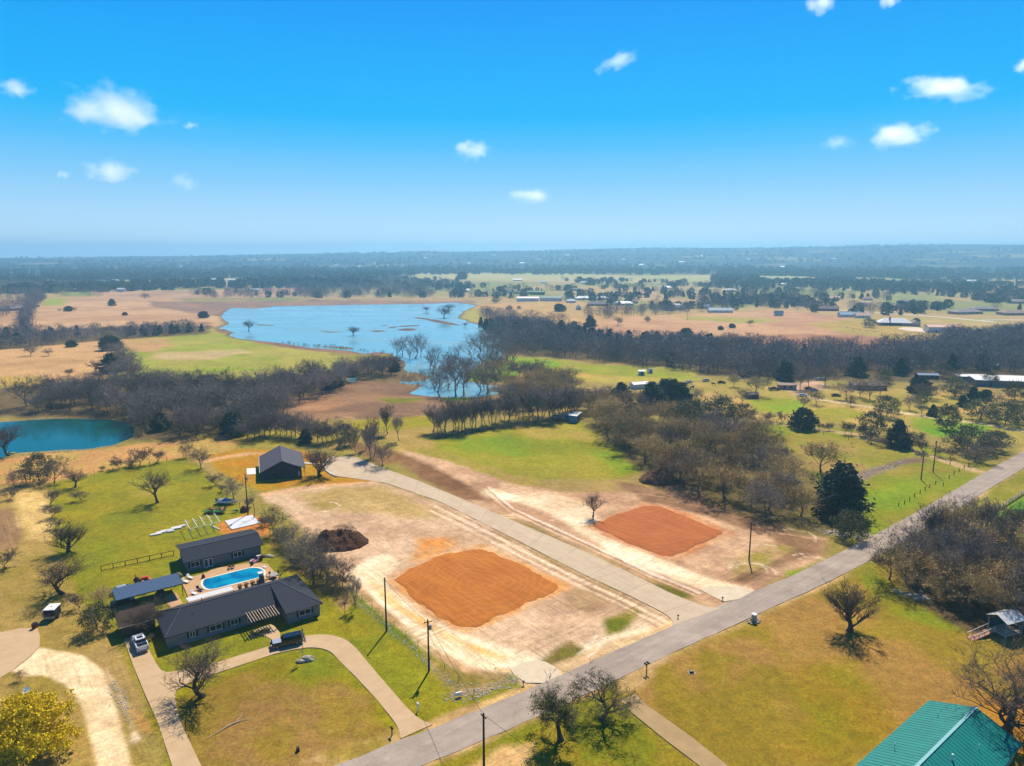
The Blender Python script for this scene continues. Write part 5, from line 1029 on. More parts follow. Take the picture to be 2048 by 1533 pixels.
# pergola
PG = house_frame('pergola', (H0.location.x, H0.location.y), 35.4, 'slatted wooden pergola over the ranch house entrance', 'pergola')
for k_ in range(11): MB().bar((14.5+k_*0.52, -3.9, 2.72), (14.5+k_*0.52, 0.25, 2.78), 0.10, 0.2).build('rafter', palewood, PG)
for v_ in (-3.4, -0.15): MB().bar((14.1, v_, 2.55), (20.1, v_, 2.55), 0.12, 0.22).build('beam', darkwood, PG)
for u_ in (14.4, 19.8): MB().box(u_-0.08, u_+0.08, -3.5, -3.34, 0, 2.44).build('post', darkwood, PG)
tag(sheet('entry_path', smooth_line(GP([(507,1262),(520,1256),(532,1254),(537,1247),(549,1250),(553,1259),(560,1264),(566,1280),(550,1290),(541,1277),(528,1268),(512,1270)]), 1), 0.045, drive), kind='structure')
HB = house_frame('flower_bed', (G(521, 1268)[0], G(521, 1268)[1]), 35, 'dark clipped shrubs in a bed under the pergola', 'shrub bed')
tb_ = TB(); cc_ = np.stack([rng.uniform(-1.8, 1.8, 900), rng.normal(0, 0.35, 900), rng.uniform(0.05, 0.7, 900)], 1); tb_.leaves(cc_, 0.18); np_mesh('foliage', *tb_.arrays(), oakleaf, HB)
MB().box(-2, 2, -0.7, 0.7, 0, 0.12).build('edging', stone, HB)
# ------------------------------------------------------------------ brown garage beside it
GA = house_frame('garage', (H0.location.x, H0.location.y), 35.4, 'low brown garage with dark roof at the end of the straight driveway', 'garage')
MB().box(-6.0, -0.2, 9.6, 14.2, 0, 2.35).build('wall', brownwall, GA)
g = MB(); g.add([(-6.5,9.0,2.4), (0.4,9.0,2.4), (0.4,14.7,3.1), (-6.5,14.7,3.1), (-6.5,9.0,2.25), (0.4,9.0,2.25), (0.4,14.7,2.95), (-6.5,14.7,2.95)], [(0,1,2,3), (7,6,5,4), (0,4,5,1), (1,5,6,2), (2,6,7,3), (3,7,4,0)]); g.build('roof', mat_base('brown_shingles', srgb((78,62,54)), 0.95, 0.1, color2=srgb((60,50,46)), vscale=2), GA)
MB().bar((-6.5, 8.95, 2.35), (0.4, 8.95, 2.35), 0.08, 0.2).build('fascia', palewood, GA)
gd = MB().box(-5.4, -0.9, 9.52, 9.6, 0.0, 2.1).build('garage_door', darkwood, GA)
for k_ in range(4): MB().box(-5.3, -1.0, 9.49, 9.52, 0.06+k_*0.52, 0.52+k_*0.52).build('panel', brownwall, gd)
# ------------------------------------------------------------------ pool house
PH = house_frame('pool_house', (-74.4, 147.7), 34.7, 'grey pool house with shallow charcoal roof behind the swimming pool', 'house')
MB().box(0.5, 16.9, 0.6, 9.6, 0, 2.58).build('wall', greywall, PH)
g = MB(); V_ = [(-0.2,0,2.62), (17.5,0,2.62), (17.5,4.2,4.35), (-0.2,4.2,4.35), (17.5,10.4,3.2), (-0.2,10.4,3.2)]
g.add(V_+[(q[0], q[1], q[2]-0.16) for q in V_], [(0,1,2,3), (3,2,4,5), (7,6,9,8), (8,9,11,10), (0,6,7,1), (4,10,11,5), (1,7,8,2), (2,8,10,4), (3,9,6,0), (5,11,9,3)]); proof = g.build('roof', shingle, PH)
MB().bar((-0.2, 4.2, 4.37), (17.5, 4.2, 4.37), 0.25, 0.07).build('ridge_cap', shingle_b, proof)
for x in (0.5, 16.9): MB().add([(x, 0.6, 2.55), (x, 9.6, 2.55), (x, 9.6, 3.1), (x, 4.2, 4.15)], [(0,1,2,3)]).build('gable', greywall, PH)
def up(px, py, z): return to_local(PH, *G(px, py, z))[0]
window(PH, up(391, 1129, 1.6), 0.9, 1.9, 1.2, 0.6); window(PH, up(475, 1108, 1.6), 0.9, 1.9, 1.2, 0.6)
for px in (414, 424):
    u_ = up(px, 1129, 1.1); d_ = MB().box(u_-0.42, u_+0.42, 0.52, 0.6, 0, 2.05).build('door', whitep, PH); MB().box(u_-0.3, u_+0.3, 0.5, 0.52, 0.3, 1.9).build('pane', glassd, d_)
window(PH, 0.0, 0, 0.01, 0.01, 0.6, shut=False) if False else None
MB().tube([(16.95, 0.5, 0.0), (16.95, 0.5, 2.5)], 0.05, 6).build('downpipe', dark, PH)
# ------------------------------------------------------------------ carport
CP = house_frame('carport', (-80.1, 129.9), 36.3, 'blue-grey ribbed metal carport on slender posts', 'carport')
g = MB(); g.box(0, 12.6, 0, 6.1, 2.72, 2.80); cr_ = g.build('roof', flat('blue_grey_metal', (62,84,112), 0.5, spec=0.4), CP)
for k_ in range(27): MB().box(0.12+k_*0.475, 0.20+k_*0.475, 0.02, 6.08, 2.80, 2.86).build('rib', cr_.data.materials[0], cr_)
fb = MB()
for a_, b_ in (((0,0,2.68),(12.6,0,2.68)), ((0,6.1,2.68),(12.6,6.1,2.68)), ((0,0,2.68),(0,6.1,2.68)), ((12.6,0,2.68),(12.6,6.1,2.68))): fb.bar(a_, b_, 0.12, 0.16)
fb.build('beam', dark, CP)
for u_, v_ in ((0.2, 0.15), (12.4, 0.15), (0.2, 5.95), (12.4, 5.95), (6.3, 5.95)): MB().box(u_-0.06, u_+0.06, v_-0.06, v_+0.06, 0, 2.62).build('post', dark, CP)
tag(sheet('carport_slab', GP([(229,1226),(262,1216),(268,1206),(261,1196),(226,1206)]), 0.05, decking), kind='structure')
tag(sheet('garden_path', GP([(327.7,1193),(352,1186),(357,1192),(366,1208),(342,1217),(334,1208)]), 0.05, decking), kind='structure')
# ------------------------------------------------------------------ pool
DK = [(364,1168),(372,1158),(415,1146),(421,1141),(440,1136),(505,1126),(535,1129),(563,1160),(530,1182),(470,1196),(376,1212),(378,1200),(370,1180)]
tag(sheet('pool_deck', GP(DK), 0.10, decking), kind='structure')
PW = (resample(GP([(410,1160),(500.6,1137.4),(512,1137.4),(522,1139.5),(527,1144),(527.6,1151.5),(520.5,1156),(430,1179),(420,1180.5),(412,1178),(406,1172),(406,1164),(410,1160)]), 0.7))[:-1]
PO = empty('swimming_pool', (float(PW[:, 0].mean()), float(PW[:, 1].mean()), 0.0), 0, 'long turquoise swimming pool with white coping', 'pool')
ct = PW.mean(0); n_ = len(PW)
def ringv(s_, z, add=0.0):
    d = PW-ct; ln = np.linalg.norm(d, axis=1, keepdims=True); q = d*s_ + d/ln*add; return [(float(p[0]), float(p[1]), z) for p in q]
m = MB(); m.add(ringv(1, 0.17)+ringv(1, 0.17, 0.45)+ringv(1, 0.06)+ringv(1, 0.06, 0.45), [(i, (i+1) % n_, n_+(i+1) % n_, n_+i)[::-1] for i in range(n_)]+[(i, (i+1) % n_, 2*n_+(i+1) % n_, 2*n_+i) for i in range(n_)]+[(n_+i, 3*n_+i, 3*n_+(i+1) % n_, n_+(i+1) % n_)[::-1] for i in range(n_)])
m.build('coping', flat('pale_coping', (226,216,196), 0.8), PO)
wm = bpy.data.materials.new('pool_water'); wm.use_nodes = True; b = wm.node_tree.nodes['Principled BSDF']; b.inputs['Specular IOR Level'].default_value = 0.2; b.inputs['Roughness'].default_value = 0.08; b.inputs['IOR'].default_value = 1.33
nn = wm.node_tree.nodes; ll = wm.node_tree.links; t = nn.new('ShaderNodeTexCoord'); gr_ = nn.new('ShaderNodeTexNoise'); gr_.inputs['Scale'].default_value = 0.25; gr_.inputs['Detail'].default_value = 2; ll.new(t.outputs['Object'], gr_.inputs[0])
rp = nn.new('ShaderNodeValToRGB'); rp.color_ramp.elements[0].position = 0.4; rp.color_ramp.elements[0].color = srgb((0,104,150)); rp.color_ramp.elements[1].position = 0.6; rp.color_ramp.elements[1].color = srgb((8,146,176)); ll.new(gr_.outputs[0], rp.inputs[0]); ll.new(rp.outputs[0], b.inputs['Base Color'])
m = MB(); m.add(ringv(1, 0.112)+[(0, 0, 0.112)], [(i, (i+1) % n_, n_)[::-1] for i in range(n_)]); m.build('water', wm, PO)
def thing_px(name, px, py, label, cat, deg=0.0, z=0.0, group=None): x, y = G(px, py); return empty(name, (x, y, z), R(deg), label, cat, group)
# pool slide / pillar, loungers, table, floats
t = thing_px('water_slide', 524, 1166, 'dark blue pool slide with a white top at the pool end', 'pool slide', 35, 0.1)
MB().tbox((-0.4, 0.4, -0.9, 0.9, 0.0), (-0.35, 0.35, -0.5, 0.8, 1.9)).build('base', flat('slate_blue', (44,72,96)), t); MB().tbox((-0.5, 0.5, 0.2, 1.3, 1.9), (-0.5, 0.5, 0.2, 1.3, 2.05)).build('top', whitep, t)
def lounger(x, y, z, rz, label, group, ma, mb_):
    t = empty('sun_lounger', (x, y, z), rz, label, 'sun lounger', group)
    MB().box(-0.32, 0.32, -0.95, 0.35, 0.28, 0.36).build('seat', ma, t); MB().tbox((-0.32, 0.32, 0.33, 0.42, 0.32), (-0.32, 0.32, 0.75, 0.84, 0.85)).build('backrest', ma, t)
    for sx in (-0.28, 0.28):
        for sy in (-0.85, 0.3): MB().box(sx-0.03, sx+0.03, sy-0.03, sy+0.03, 0, 0.28).build('leg', mb_, t)
brl = flat('brown_sling', (120,84,50))
for i in range(4):
    x, y = G(481+i*12.5, 1175.5-i*3.4); lounger(x, y, 0.1, R(35+180), 'brown sun lounger in the row between pool and ranch house roof', 'brown loungers by the pool', brl, darkwood)
for px, py, lb_ in ((380, 1158, 'white sun lounger at the corner of the pool deck by the carport'), (371, 1166, 'white lounger pushed against the carport post'), (399, 1182, 'dark lounger at the shallow end of the pool'), (388, 1190, 'pale lounger in front of the white patio roof')):
    x, y = G(px, py); lounger(x, y, 0.1, R(60), lb_, None, whitep if 'dark' not in lb_ else blackp, dark)
for px, py, lb_ in ((459, 1138, 'left wooden chair of the pair behind the pool'), (466, 1136.5, 'right wooden chair of the pair behind the pool')):
    x, y = G(px, py); t = empty('garden_chair', (x, y, 0.1), R(215), lb_, 'chair'); MB().box(-0.3, 0.3, -0.3, 0.3, 0.38, 0.45).build('seat', brl, t); MB().tbox((-0.3, 0.3, 0.28, 0.34, 0.4), (-0.3, 0.3, 0.4, 0.46, 1.0)).build('backrest', brl, t)
    for sx in (-0.26, 0.26):
        for sy in (-0.26, 0.26): MB().box(sx-0.03, sx+0.03, sy-0.03, sy+0.03, 0, 0.38).build('leg', darkwood, t)
t = thing_px('patio_table', 548, 1156, 'grey oval patio table at the far corner of the pool deck', 'table', 30, 0.1)
g = MB(); g.tube([(0, 0, 0.70), (0, 0, 0.75)], 0.95, 16); g.build('tabletop', flat('grey_tabletop', (150,150,152)), t)
for k_ in range(4): a_ = k_*1.57+0.8; MB().tube([(0.5*math.cos(a_), 0.5*math.sin(a_), 0), (0.4*math.cos(a_), 0.4*math.sin(a_), 0.7)], 0.04, 5).build('leg', dark, t)
for k_ in range(5):
    a_ = k_*1.256; x, y = t.location.x+1.35*math.cos(a_), t.location.y+1.35*math.sin(a_)
    c_ = empty('patio_chair', (x, y, 0.1), a_-1.57, 'dark patio chair round the grey oval table', 'chair', 'chairs round the patio table')
    MB().box(-0.25, 0.25, -0.25, 0.25, 0.40, 0.46).build('seat', dark, c_); MB().box(-0.25, 0.25, 0.22, 0.28, 0.46, 0.95).build('backrest', dark, c_)
    for sx in (-0.2, 0.2):
        for sy in (-0.2, 0.2): MB().box(sx-0.02, sx+0.02, sy-0.02, sy+0.02, 0, 0.4).build('leg', dark, c_)
pink = flat('pink_vinyl', (222,160,176), 0.5)
t = thing_px('pool_float', 508, 1125, 'pink inflatable swan float beside the pool', 'pool float', 20, 0.1)
g = MB(); g.tube([(0.8*math.cos(a_), 0.6*math.sin(a_), 0.25) for a_ in np.linspace(0, 6.28, 14)], 0.25, 8); g.build('ring', pink, t, smooth=True)
g = MB(); g.tube([(0.8, 0, 0.3), (1.05, 0, 0.8), (0.9, 0, 1.15), (1.15, 0, 1.2)], [0.2, 0.14, 0.12, 0.06], 8); g.build('neck', pink, t, smooth=True)
def blob(name, px, py, sx, sy, sz, mat, label, cat, seed=1, z=0.0, rough=0.25, group=None, part='body'):
    x, y = G(px, py); t = empty(name, (x, y, z), 0, label, cat, group); lobe(part, (0, 0, 0), (sx, sy, sz), mat, t, seed, rough); return t
def lobe(part, c, s_, mat, parent, seed=1, rough=0.25, sub=3, sq=0.0):
    import bmesh
    bm = bmesh.new(); bmesh.ops.create_icosphere(bm, subdivisions=sub, radius=1.0); co = np.array([v.co[:] for v in bm.verts])
    nz_ = fbm(co[:, 0]*3+seed*7.3+co[:, 2]*2, co[:, 1]*3+co[:, 2]*2.3, 1.6, seed, 3)
    co = co*(1+(nz_[:, None]-0.5)*2*rough)*np.array(s_)+np.array(c); co[:, 2] = np.maximum(co[:, 2], 0 if c[2] < s_[2] else -99)
    for v, q in zip(bm.verts, co): v.co = q
    me = bpy.data.meshes.new(part); bm.to_mesh(me); bm.free(); me.materials.append(mat); o = bpy.data.objects.new(part, me); col.objects.link(o); o.parent = parent; return o
t = thing_px('patio_grill', 518, 1121, 'black covered grill among the clutter behind the pool', 'grill', 30, 0.0)
MB().tbox((-0.8, 0.8, -0.4, 0.4, 0), (-0.7, 0.7, -0.3, 0.3, 1.1)).build('cover', blackp, t); MB().box(-0.5, 0.5, -0.2, 0.2, 1.1, 1.25).build('lid', whitep, t)
blob('garden_boulder', 538, 1113, 1.3, 0.7, 0.5, stone, 'pale boulder beyond the clutter behind the pool', 'boulder', 3); blob('garden_boulder', 528, 1113.5, 1.1, 0.7, 0.45, darkwood, 'dark brush heap left of the pale boulder behind the pool', 'brush heap', 4)
blob('storage_tub', 528, 1137, 0.5, 0.5, 0.4, whitep, 'white tub on the pool deck near the slide', 'tub', 5, 0.1, 0.05)
blob('planter', 407, 1157, 0.4, 0.4, 0.9, flat('rust_plant', (120,70,50)), 'rust coloured plant at the near pool corner', 'plant', 6, 0.1); blob('patio_planter', 504, 1131, 0.35, 0.35, 0.9, darkwood, 'dark potted plant behind the deep end of the pool', 'plant', 7, 0.1)
blob('clipped_bush', 321, 1192, 1.1, 1.1, 1.5, cedar, 'round clipped bush in front of the carport', 'bush', 8, 0, 0.12, part='foliage'); blob('dry_bush', 358, 1154, 0.9, 0.9, 1.1, shrubm, 'round dry bush behind the carport end', 'bush', 9, 0, 0.15, part='foliage')
# ------------------------------------------------------------------ black house
BH = house_frame('black_house', (-74.0, 215.0), 20.2, 'black gabled house at the head of the concrete lane', 'house')
blk = mat_base('black_siding', srgb((44,46,52)), 0.8, 0.2, var=0.15, vscale=3, stretch=(6, 6, 0.5)); rfm = mat_base('dark_grey_roof', srgb((82,80,90)), 0.8, 0.25, color2=srgb((70,69,79)), vscale=1.2)
MB().box(-6.1, 5.9, 0.6, 18.6, 0, 2.9).build('wall', blk, BH)
MB().add([(-6.1, 0.6, 2.9), (5.9, 0.6, 2.9), (0, 0.6, 5.9)], [(0,1,2)]).build('gable', blk, BH); MB().add([(-6.1, 18.6, 2.9), (5.9, 18.6, 2.9), (0, 18.6, 5.9)], [(0,2,1)]).build('gable', blk, BH)
g = MB(); V_ = [(-7.0,0,2.75), (0,0,6.1), (3.6,0,4.35), (7.2,0,3.0), (-7.0,19.4,2.75), (0,19.4,6.1), (3.6,19.4,4.35), (7.2,19.4,3.0)]
g.add(V_+[(q[0], q[1], q[2]-0.18) for q in V_], [(0,1,5,4), (1,2,6,5), (2,3,7,6), (12,13,9,8), (13,14,10,9), (14,15,11,10), (8,9,1,0), (9,10,2,1), (10,11,3,2), (4,5,13,12), (5,6,14,13), (6,7,15,14), (0,4,12,8), (3,11,15,7)]); br_ = g.build('roof', rfm, BH)
MB().bar((0, 0, 6.13), (0, 19.4, 6.13), 0.25, 0.08).build('ridge_cap', shingle_b, br_); MB().bar((-7.0, 0, 2.7), (-7.0, 19.4, 2.7), 0.1, 0.14).build('gutter', whitep, BH)
for v_ in (1.2, 7, 13, 18.6): MB().box(6.9, 7.05, v_-0.08, v_+0.08, 0, 2.85).build('porch_post', dark, BH)
wp = MB().box(5.92, 5.97, 2.0, 3.0, 0.2, 2.1).build('door', whitep, BH); MB().box(5.97, 5.99, 2.2, 2.8, 0.9, 1.9).build('pane', glassd, wp)
MB().box(4.9, 5.2, 0.50, 0.6, 0.3, 1.9).build('meter_box', whitep, BH); window(BH, -2.5, 1.0, 1.2, 1.1, 0.6, shut=False, frame=dark); window(BH, 2.0, 1.0, 1.2, 1.1, 0.6, shut=False, frame=dark)
tag(sheet('patio_slab', GP([(493,938),(511,936.5),(512,949),(494,950)]), 0.06, flat('white_concrete', (222,220,214))), kind='structure')
# ------------------------------------------------------------------ teal roof house and pavilion
TH = house_frame('teal_roof_house', (49.6, 85.7), 37.5, 'house with a big teal metal gable roof in the near corner', 'house')
teal = mat_base('teal_metal', srgb((16,132,122)), 0.5, 0.3, color2=srgb((10,116,108)), vscale=0.6, bump=0.004, bscale=30)
MB().box(-13.4, 19.4, -11.6, -0.7, 0, 2.9).build('wall', tanp, TH)
g = MB(); V_ = [(-14,0.1,2.95), (20,0.1,2.95), (20,-6.2,5.3), (-14,-6.2,5.3), (20,-12.4,2.95), (-14,-12.4,2.95)]
g.add(V_+[(q[0], q[1], q[2]-0.12) for q in V_], [(3,2,1,0), (5,4,2,3), (6,7,8,9), (9,8,10,11), (0,1,7,6), (4,5,11,10), (1,2,8,7), (2,4,10,8), (3,0,6,9), (5,3,9,11)]); tr_ = g.build('roof', teal, TH)
ridge_ = MB(); ridge_.bar((-14, -6.2, 5.34), (20, -6.2, 5.34), 0.42, 0.06); ridge_.build('ridge_cap', flat('teal_ridge_cap', (120,178,180), 0.4), tr_)
for k_ in range(46):
    x = -13.6+k_*0.74
    for s_ in (1, -1): MB().bar((x, -6.2+s_*0.2, 5.28), (x, (0.08 if s_ > 0 else -12.38), 2.98), 0.03, 0.03).build('seam', teal, tr_)
MB().add([(19.4, -0.7, 2.9), (19.4, -11.6, 2.9), (19.4, -6.2, 5.15)], [(0,1,2)]).build('gable', tanp, TH)
fl_ = MB(); fl_.tube([(6.2, -8.2, 3.9), (6.2, -8.2, 5.4)], 0.14, 8); fl_.build('flue', whitemetal, tr_)
for u_, v_ in ((3, -2.2), (15, -3.0), (12, -9.4)): MB().tube([(u_, v_, 3.5), (u_, v_, 4.9)], 0.06, 6).build('vent_pipe', whitemetal, tr_)
lr = MB(); lr.add([(-14,0.4,2.5),(2.0,0.4,2.5),(2.0,-2.5,2.85),(-14,-2.5,2.85),(-14,0.4,2.42),(2.0,0.4,2.42)], [(3,2,1,0),(0,1,5,4)])
PV = house_frame('garden_pavilion', (91.9, 122.6), 20, 'small open pavilion with pale gable roof and a wooden ramp', 'pavilion')
g = MB(); V_ = [(-0.3,0.9,3.5), (5.0,0.9,3.5), (5.0,-1.2,4.5), (-0.3,-1.2,4.5), (5.0,-3.3,3.5), (-0.3,-3.3,3.5)]
g.add(V_+[(q[0], q[1], q[2]-0.08) for q in V_], [(3,2,1,0), (5,4,2,3), (6,7,8,9), (9,8,10,11), (0,1,7,6), (4,5,11,10), (1,2,8,7), (2,4,10,8), (3,0,6,9), (5,3,9,11)]); g.build('roof', whitemetal, PV)
MB().box(0, 4.7, -3.0, 0.6, 0.75, 0.9).build('deck', palewood, PV)
for u_, v_ in ((0.1, 0.5), (4.6, 0.5), (0.1, -2.9), (4.6, -2.9)): MB().box(u_-0.07, u_+0.07, v_-0.07, v_+0.07, 0, 3.5).build('post', flat('grey_blue_post', (120,140,150)), PV)
g = MB(); 
for v_ in (0.5, -2.9): g.bar((0.1, v_, 1.75), (4.6, v_, 1.75), 0.08)
g.bar((4.6, 0.5, 1.75), (4.6, -2.9, 1.75), 0.08); g.build('rail', palewood, PV); MB().box(0.4, 4.6, 0.40, 0.46, 0.9, 2.8).build('screen', flat('dark_teal_screen', (16,70,72)), PV)
rm = MB(); rm.add([(-5.6,0.4,0.02),(-5.6,-1.0,0.02),(0,-1.0,0.85),(0,0.4,0.85),(-5.6,0.4,-0.08),(-5.6,-1.0,-0.08),(0,-1.0,0.7),(0,0.4,0.7)], [(0,1,2,3),(7,6,5,4),(0,3,7,4),(1,5,6,2)]); rp_ = rm.build('ramp', flat('reddish_boards', (178,128,104)), PV)
for v_ in (0.4, -1.0):
    MB().bar((-5.6, v_, 0.95), (0, v_, 1.8), 0.09).build('handrail', flat('cream_rail', (224,200,176)), rp_)
    for k_ in range(5): MB().box(-5.5+k_*1.35, -5.42+k_*1.35, v_-0.04, v_+0.04, 0.02+k_*0.2, 0.95+k_*0.2).build('baluster', palewood, rp_)
# ------------------------------------------------------------------ vehicles
def wheel(parent, x, y, r_=0.38, w_=0.26):
    m = MB(); m.tube([(x, y-w_/2, r_), (x, y+w_/2, r_)], r_, 14); t = m.build('wheel', rubber, parent); MB().tube([(x, y-w_/2-0.01, r_), (x, y+w_/2+0.01, r_)], r_*0.55, 10).build('rim', steel, t)
def pickup(px, py, deg, label, paint, bedm=rubber, name='pickup_truck', sunroof=False, hard=False):
    t = thing_px(name, px, py, label, 'pickup truck' if not hard else 'car', deg, 0.05)
    L_ = 5.7; W_ = 1.96
    b = MB(); b.tbox((-L_/2, L_/2, -W_/2, W_/2, 0.42), (-L_/2, L_/2-0.1, -W_/2, W_/2, 0.95)); b.tbox((0.95, L_/2-0.1, -W_/2+0.03, W_/2-0.03, 0.95), (0.95, L_/2-0.3, -W_/2+0.15, W_/2-0.15, 1.18))
    if not hard:
        b.box(-L_/2, -0.95, -W_/2, -W_/2+0.12, 0.95, 1.38); b.box(-L_/2, -0.95, W_/2-0.12, W_/2, 0.95, 1.38); b.box(-L_/2, -L_/2+0.1, -W_/2+0.12, W_/2-0.12, 0.95, 1.38)
    b.build('body', paint, t)
    x0 = -1.0 if not hard else -L_/2+0.05
    c = MB(); c.tbox((x0, 1.15, -W_/2+0.04, W_/2-0.04, 0.951), (x0+0.02, 1.0, -W_/2+0.07, W_/2-0.07, 1.25)); c.tbox((x0+0.1, 0.62, -W_/2+0.16, W_/2-0.16, 1.80), (x0+0.2, 0.5, -W_/2+0.22, W_/2-0.22, 1.90)); cb = c.build('cab', paint, t)
    g = MB(); g.tbox((x0+0.03, 1.0, -W_/2+0.08, W_/2-0.08, 1.25), (x0+0.12, 0.6, -W_/2+0.18, W_/2-0.18, 1.80)); g.build('window', glassd, cb)
    if sunroof: MB().box(-0.55, 0.3, -0.5, 0.5, 1.90, 1.915).build('sunroof', glassd, cb)
    if not hard: MB().box(-L_/2+0.1, -1.0, -W_/2+0.12, W_/2-0.12, 0.95, 1.0).build('bed_floor', bedm, t)
    else: MB().box(0.98, L_/2-0.32, -W_/2+0.17, W_/2-0.17, 1.18, 1.20).build('bonnet', silverp, t)  # reflection on the black bonnet, painted as a pale silver sheet
    MB().box(-L_/2-0.12, -L_/2, -W_/2+0.05, W_/2-0.05, 0.42, 0.62).build('bumper', steel, t); MB().box(L_/2-0.08, L_/2+0.06, -W_/2+0.05, W_/2-0.05, 0.42, 0.7).build('bumper', steel if not hard else blackp, t)
    for s_ in (-0.75, 0.75):
        MB().box(L_/2-0.1, L_/2+0.01, s_-0.15, s_+0.15, 0.75, 0.93).build('headlight', whitep, t); MB().box(-L_/2-0.02, -L_/2+0.05, s_-0.1, s_+0.1, 0.75, 1.0).build('tail_light', redp, t)
        MB().box(0.75, 0.9, s_*1.33-0.1, s_*1.33+0.1, 1.15, 1.35).build('mirror', paint, t)
    for x in (-1.75, 1.8):
        for y in (-W_/2+0.1, W_/2-0.1): wheel(t, x, y)
    return t
def dir_deg(a, b):
    A = G(*a); B = G(*b); return math.degrees(math.atan2(B[1]-A[1], B[0]-A[0]))
pickup(281, 1293, dir_deg((289, 1306), (272, 1268)), 'white pickup truck with black bed on the straight driveway', whitecar, sunroof=True)
pickup(574, 1290, dir_deg((601, 1283), (547, 1295)), 'black four-wheel drive, bonnet reflection painted pale, on the curved driveway', blackcar, hard=True, name='black_car')
def sedan(px, py, deg, label, paint, L_=4.6, group=None, simple=False, z=0.0):
    t = thing_px('parked_car', px, py, label, 'car', deg, z, group)
    W_ = 1.8; b = MB(); b.tbox((-L_/2, L_/2, -W_/2, W_/2, 0.3), (-L_/2+0.1, L_/2-0.15, -W_/2+0.05, W_/2-0.05, 0.88)); b.tbox((-1.2, 0.75, -W_/2+0.28, W_/2-0.28, 1.34), (-1.1, 0.65, -W_/2+0.32, W_/2-0.32, 1.42)); b.build('body', paint, t)
    g = MB(); g.tbox((-1.7, 1.35, -W_/2+0.1, W_/2-0.1, 0.88), (-1.2, 0.75, -W_/2+0.28, W_/2-0.28, 1.34)); g.build('window', glassd, t)
    if not simple:
        for x in (-1.4, 1.4):
            for y in (-W_/2+0.1, W_/2-0.1): wheel(t, x, y, 0.32, 0.22)
    return t
sedan(246, 1184, 36, 'silver car parked just behind the carport', silverp); sedan(246, 1209, 36, 'dark car under the left end of the carport', blackp, z=0.05)
# orange tractor
t = thing_px('tractor', 281, 1166, 'orange ride-on tractor behind the carport', 'tractor', 40)
MB().box(0.2, 1.5, -0.35, 0.35, 0.6, 1.15).build('bonnet', orangep, t); MB().box(-0.9, 0.2, -0.4, 0.4, 0.5, 0.75).build('chassis', orangep, t); MB().box(-0.6, -0.15, -0.25, 0.25, 0.8, 1.15).build('seat', blackp, t)
g = MB(); 
for y in (-0.45, 0.45): g.bar((-0.8, y, 0.6), (-0.85, y, 2.2), 0.08)
g.bar((-0.85, -0.45, 2.2), (-0.85, 0.45, 2.2), 0.08); g.build('roll_bar', blackp, t)
for x, y, r_ in ((-0.6, -0.65, 0.6), (-0.6, 0.65, 0.6), (1.1, -0.5, 0.35), (1.1, 0.5, 0.35)): wheel(t, x, y, r_, 0.3)
MB().box(1.55, 1.95, -0.8, 0.8, 0.15, 0.6).build('loader_bucket', orangep, t)
tag(sheet('tractor_slab', GP([(284,1162),(301,1155),(305,1162),(290,1168)]), 0.04, decking), kind='structure')
# concession-like trailer, bin
t = thing_px('box_trailer', 106, 1236, 'small dark box trailer with a white roof on the left lawn', 'trailer', 98)
MB().box(-1.3, 1.3, -1.0, 1.0, 0.5, 2.3).build('body', flat('dark_trailer_side', (44,40,44)), t); MB().tbox((-1.4, 1.4, -1.1, 1.1, 2.3), (-1.35, 1.35, -1.0, 1.0, 2.42)).build('roof', whitep, t); MB().box(-1.34, -1.3, -0.95, 0.95, 0.5, 1.0).build('tailgate', tanp, t); MB().box(-0.1, 0.1, -0.1, 0.1, 2.42, 2.5).build('vent', dark, t)
for y in (-1.05, 1.05): wheel(t, 0, y, 0.34, 0.2)
t = thing_px('refuse_bin', 70, 1257, 'dark red refuse bin at the corner of the concrete pad', 'bin'); MB().tbox((-0.3, 0.3, -0.35, 0.35, 0), (-0.36, 0.36, -0.42, 0.42, 1.0)).build('bin_body', flat('dark_red', (90,26,22)), t); MB().box(-0.38, 0.38, -0.44, 0.44, 1.0, 1.08).build('lid', blackp, t)
t = thing_px('satellite_dish', 54, 1394, 'white satellite dish among the yellow tree branches', 'dish', 0)
g = MB(); V_ = [(0, 0, 1.0)]; 
for k_ in range(12): a_ = k_*math.pi/6; V_.append((0.6*math.cos(a_), 0.5*math.sin(a_), 1.2+0.35*math.sin(a_)))
g.add(V_, [(0, 1+k_, 1+(k_+1) % 12) for k_ in range(12)]); g.build('reflector', whitep, t); MB().tube([(0, 0.2, 0), (0, 0, 1.1)], 0.06, 6).build('mast', steel, t); MB().bar((0, 0, 1.0), (0, -0.9, 1.8), 0.05).build('arm', dark, t)
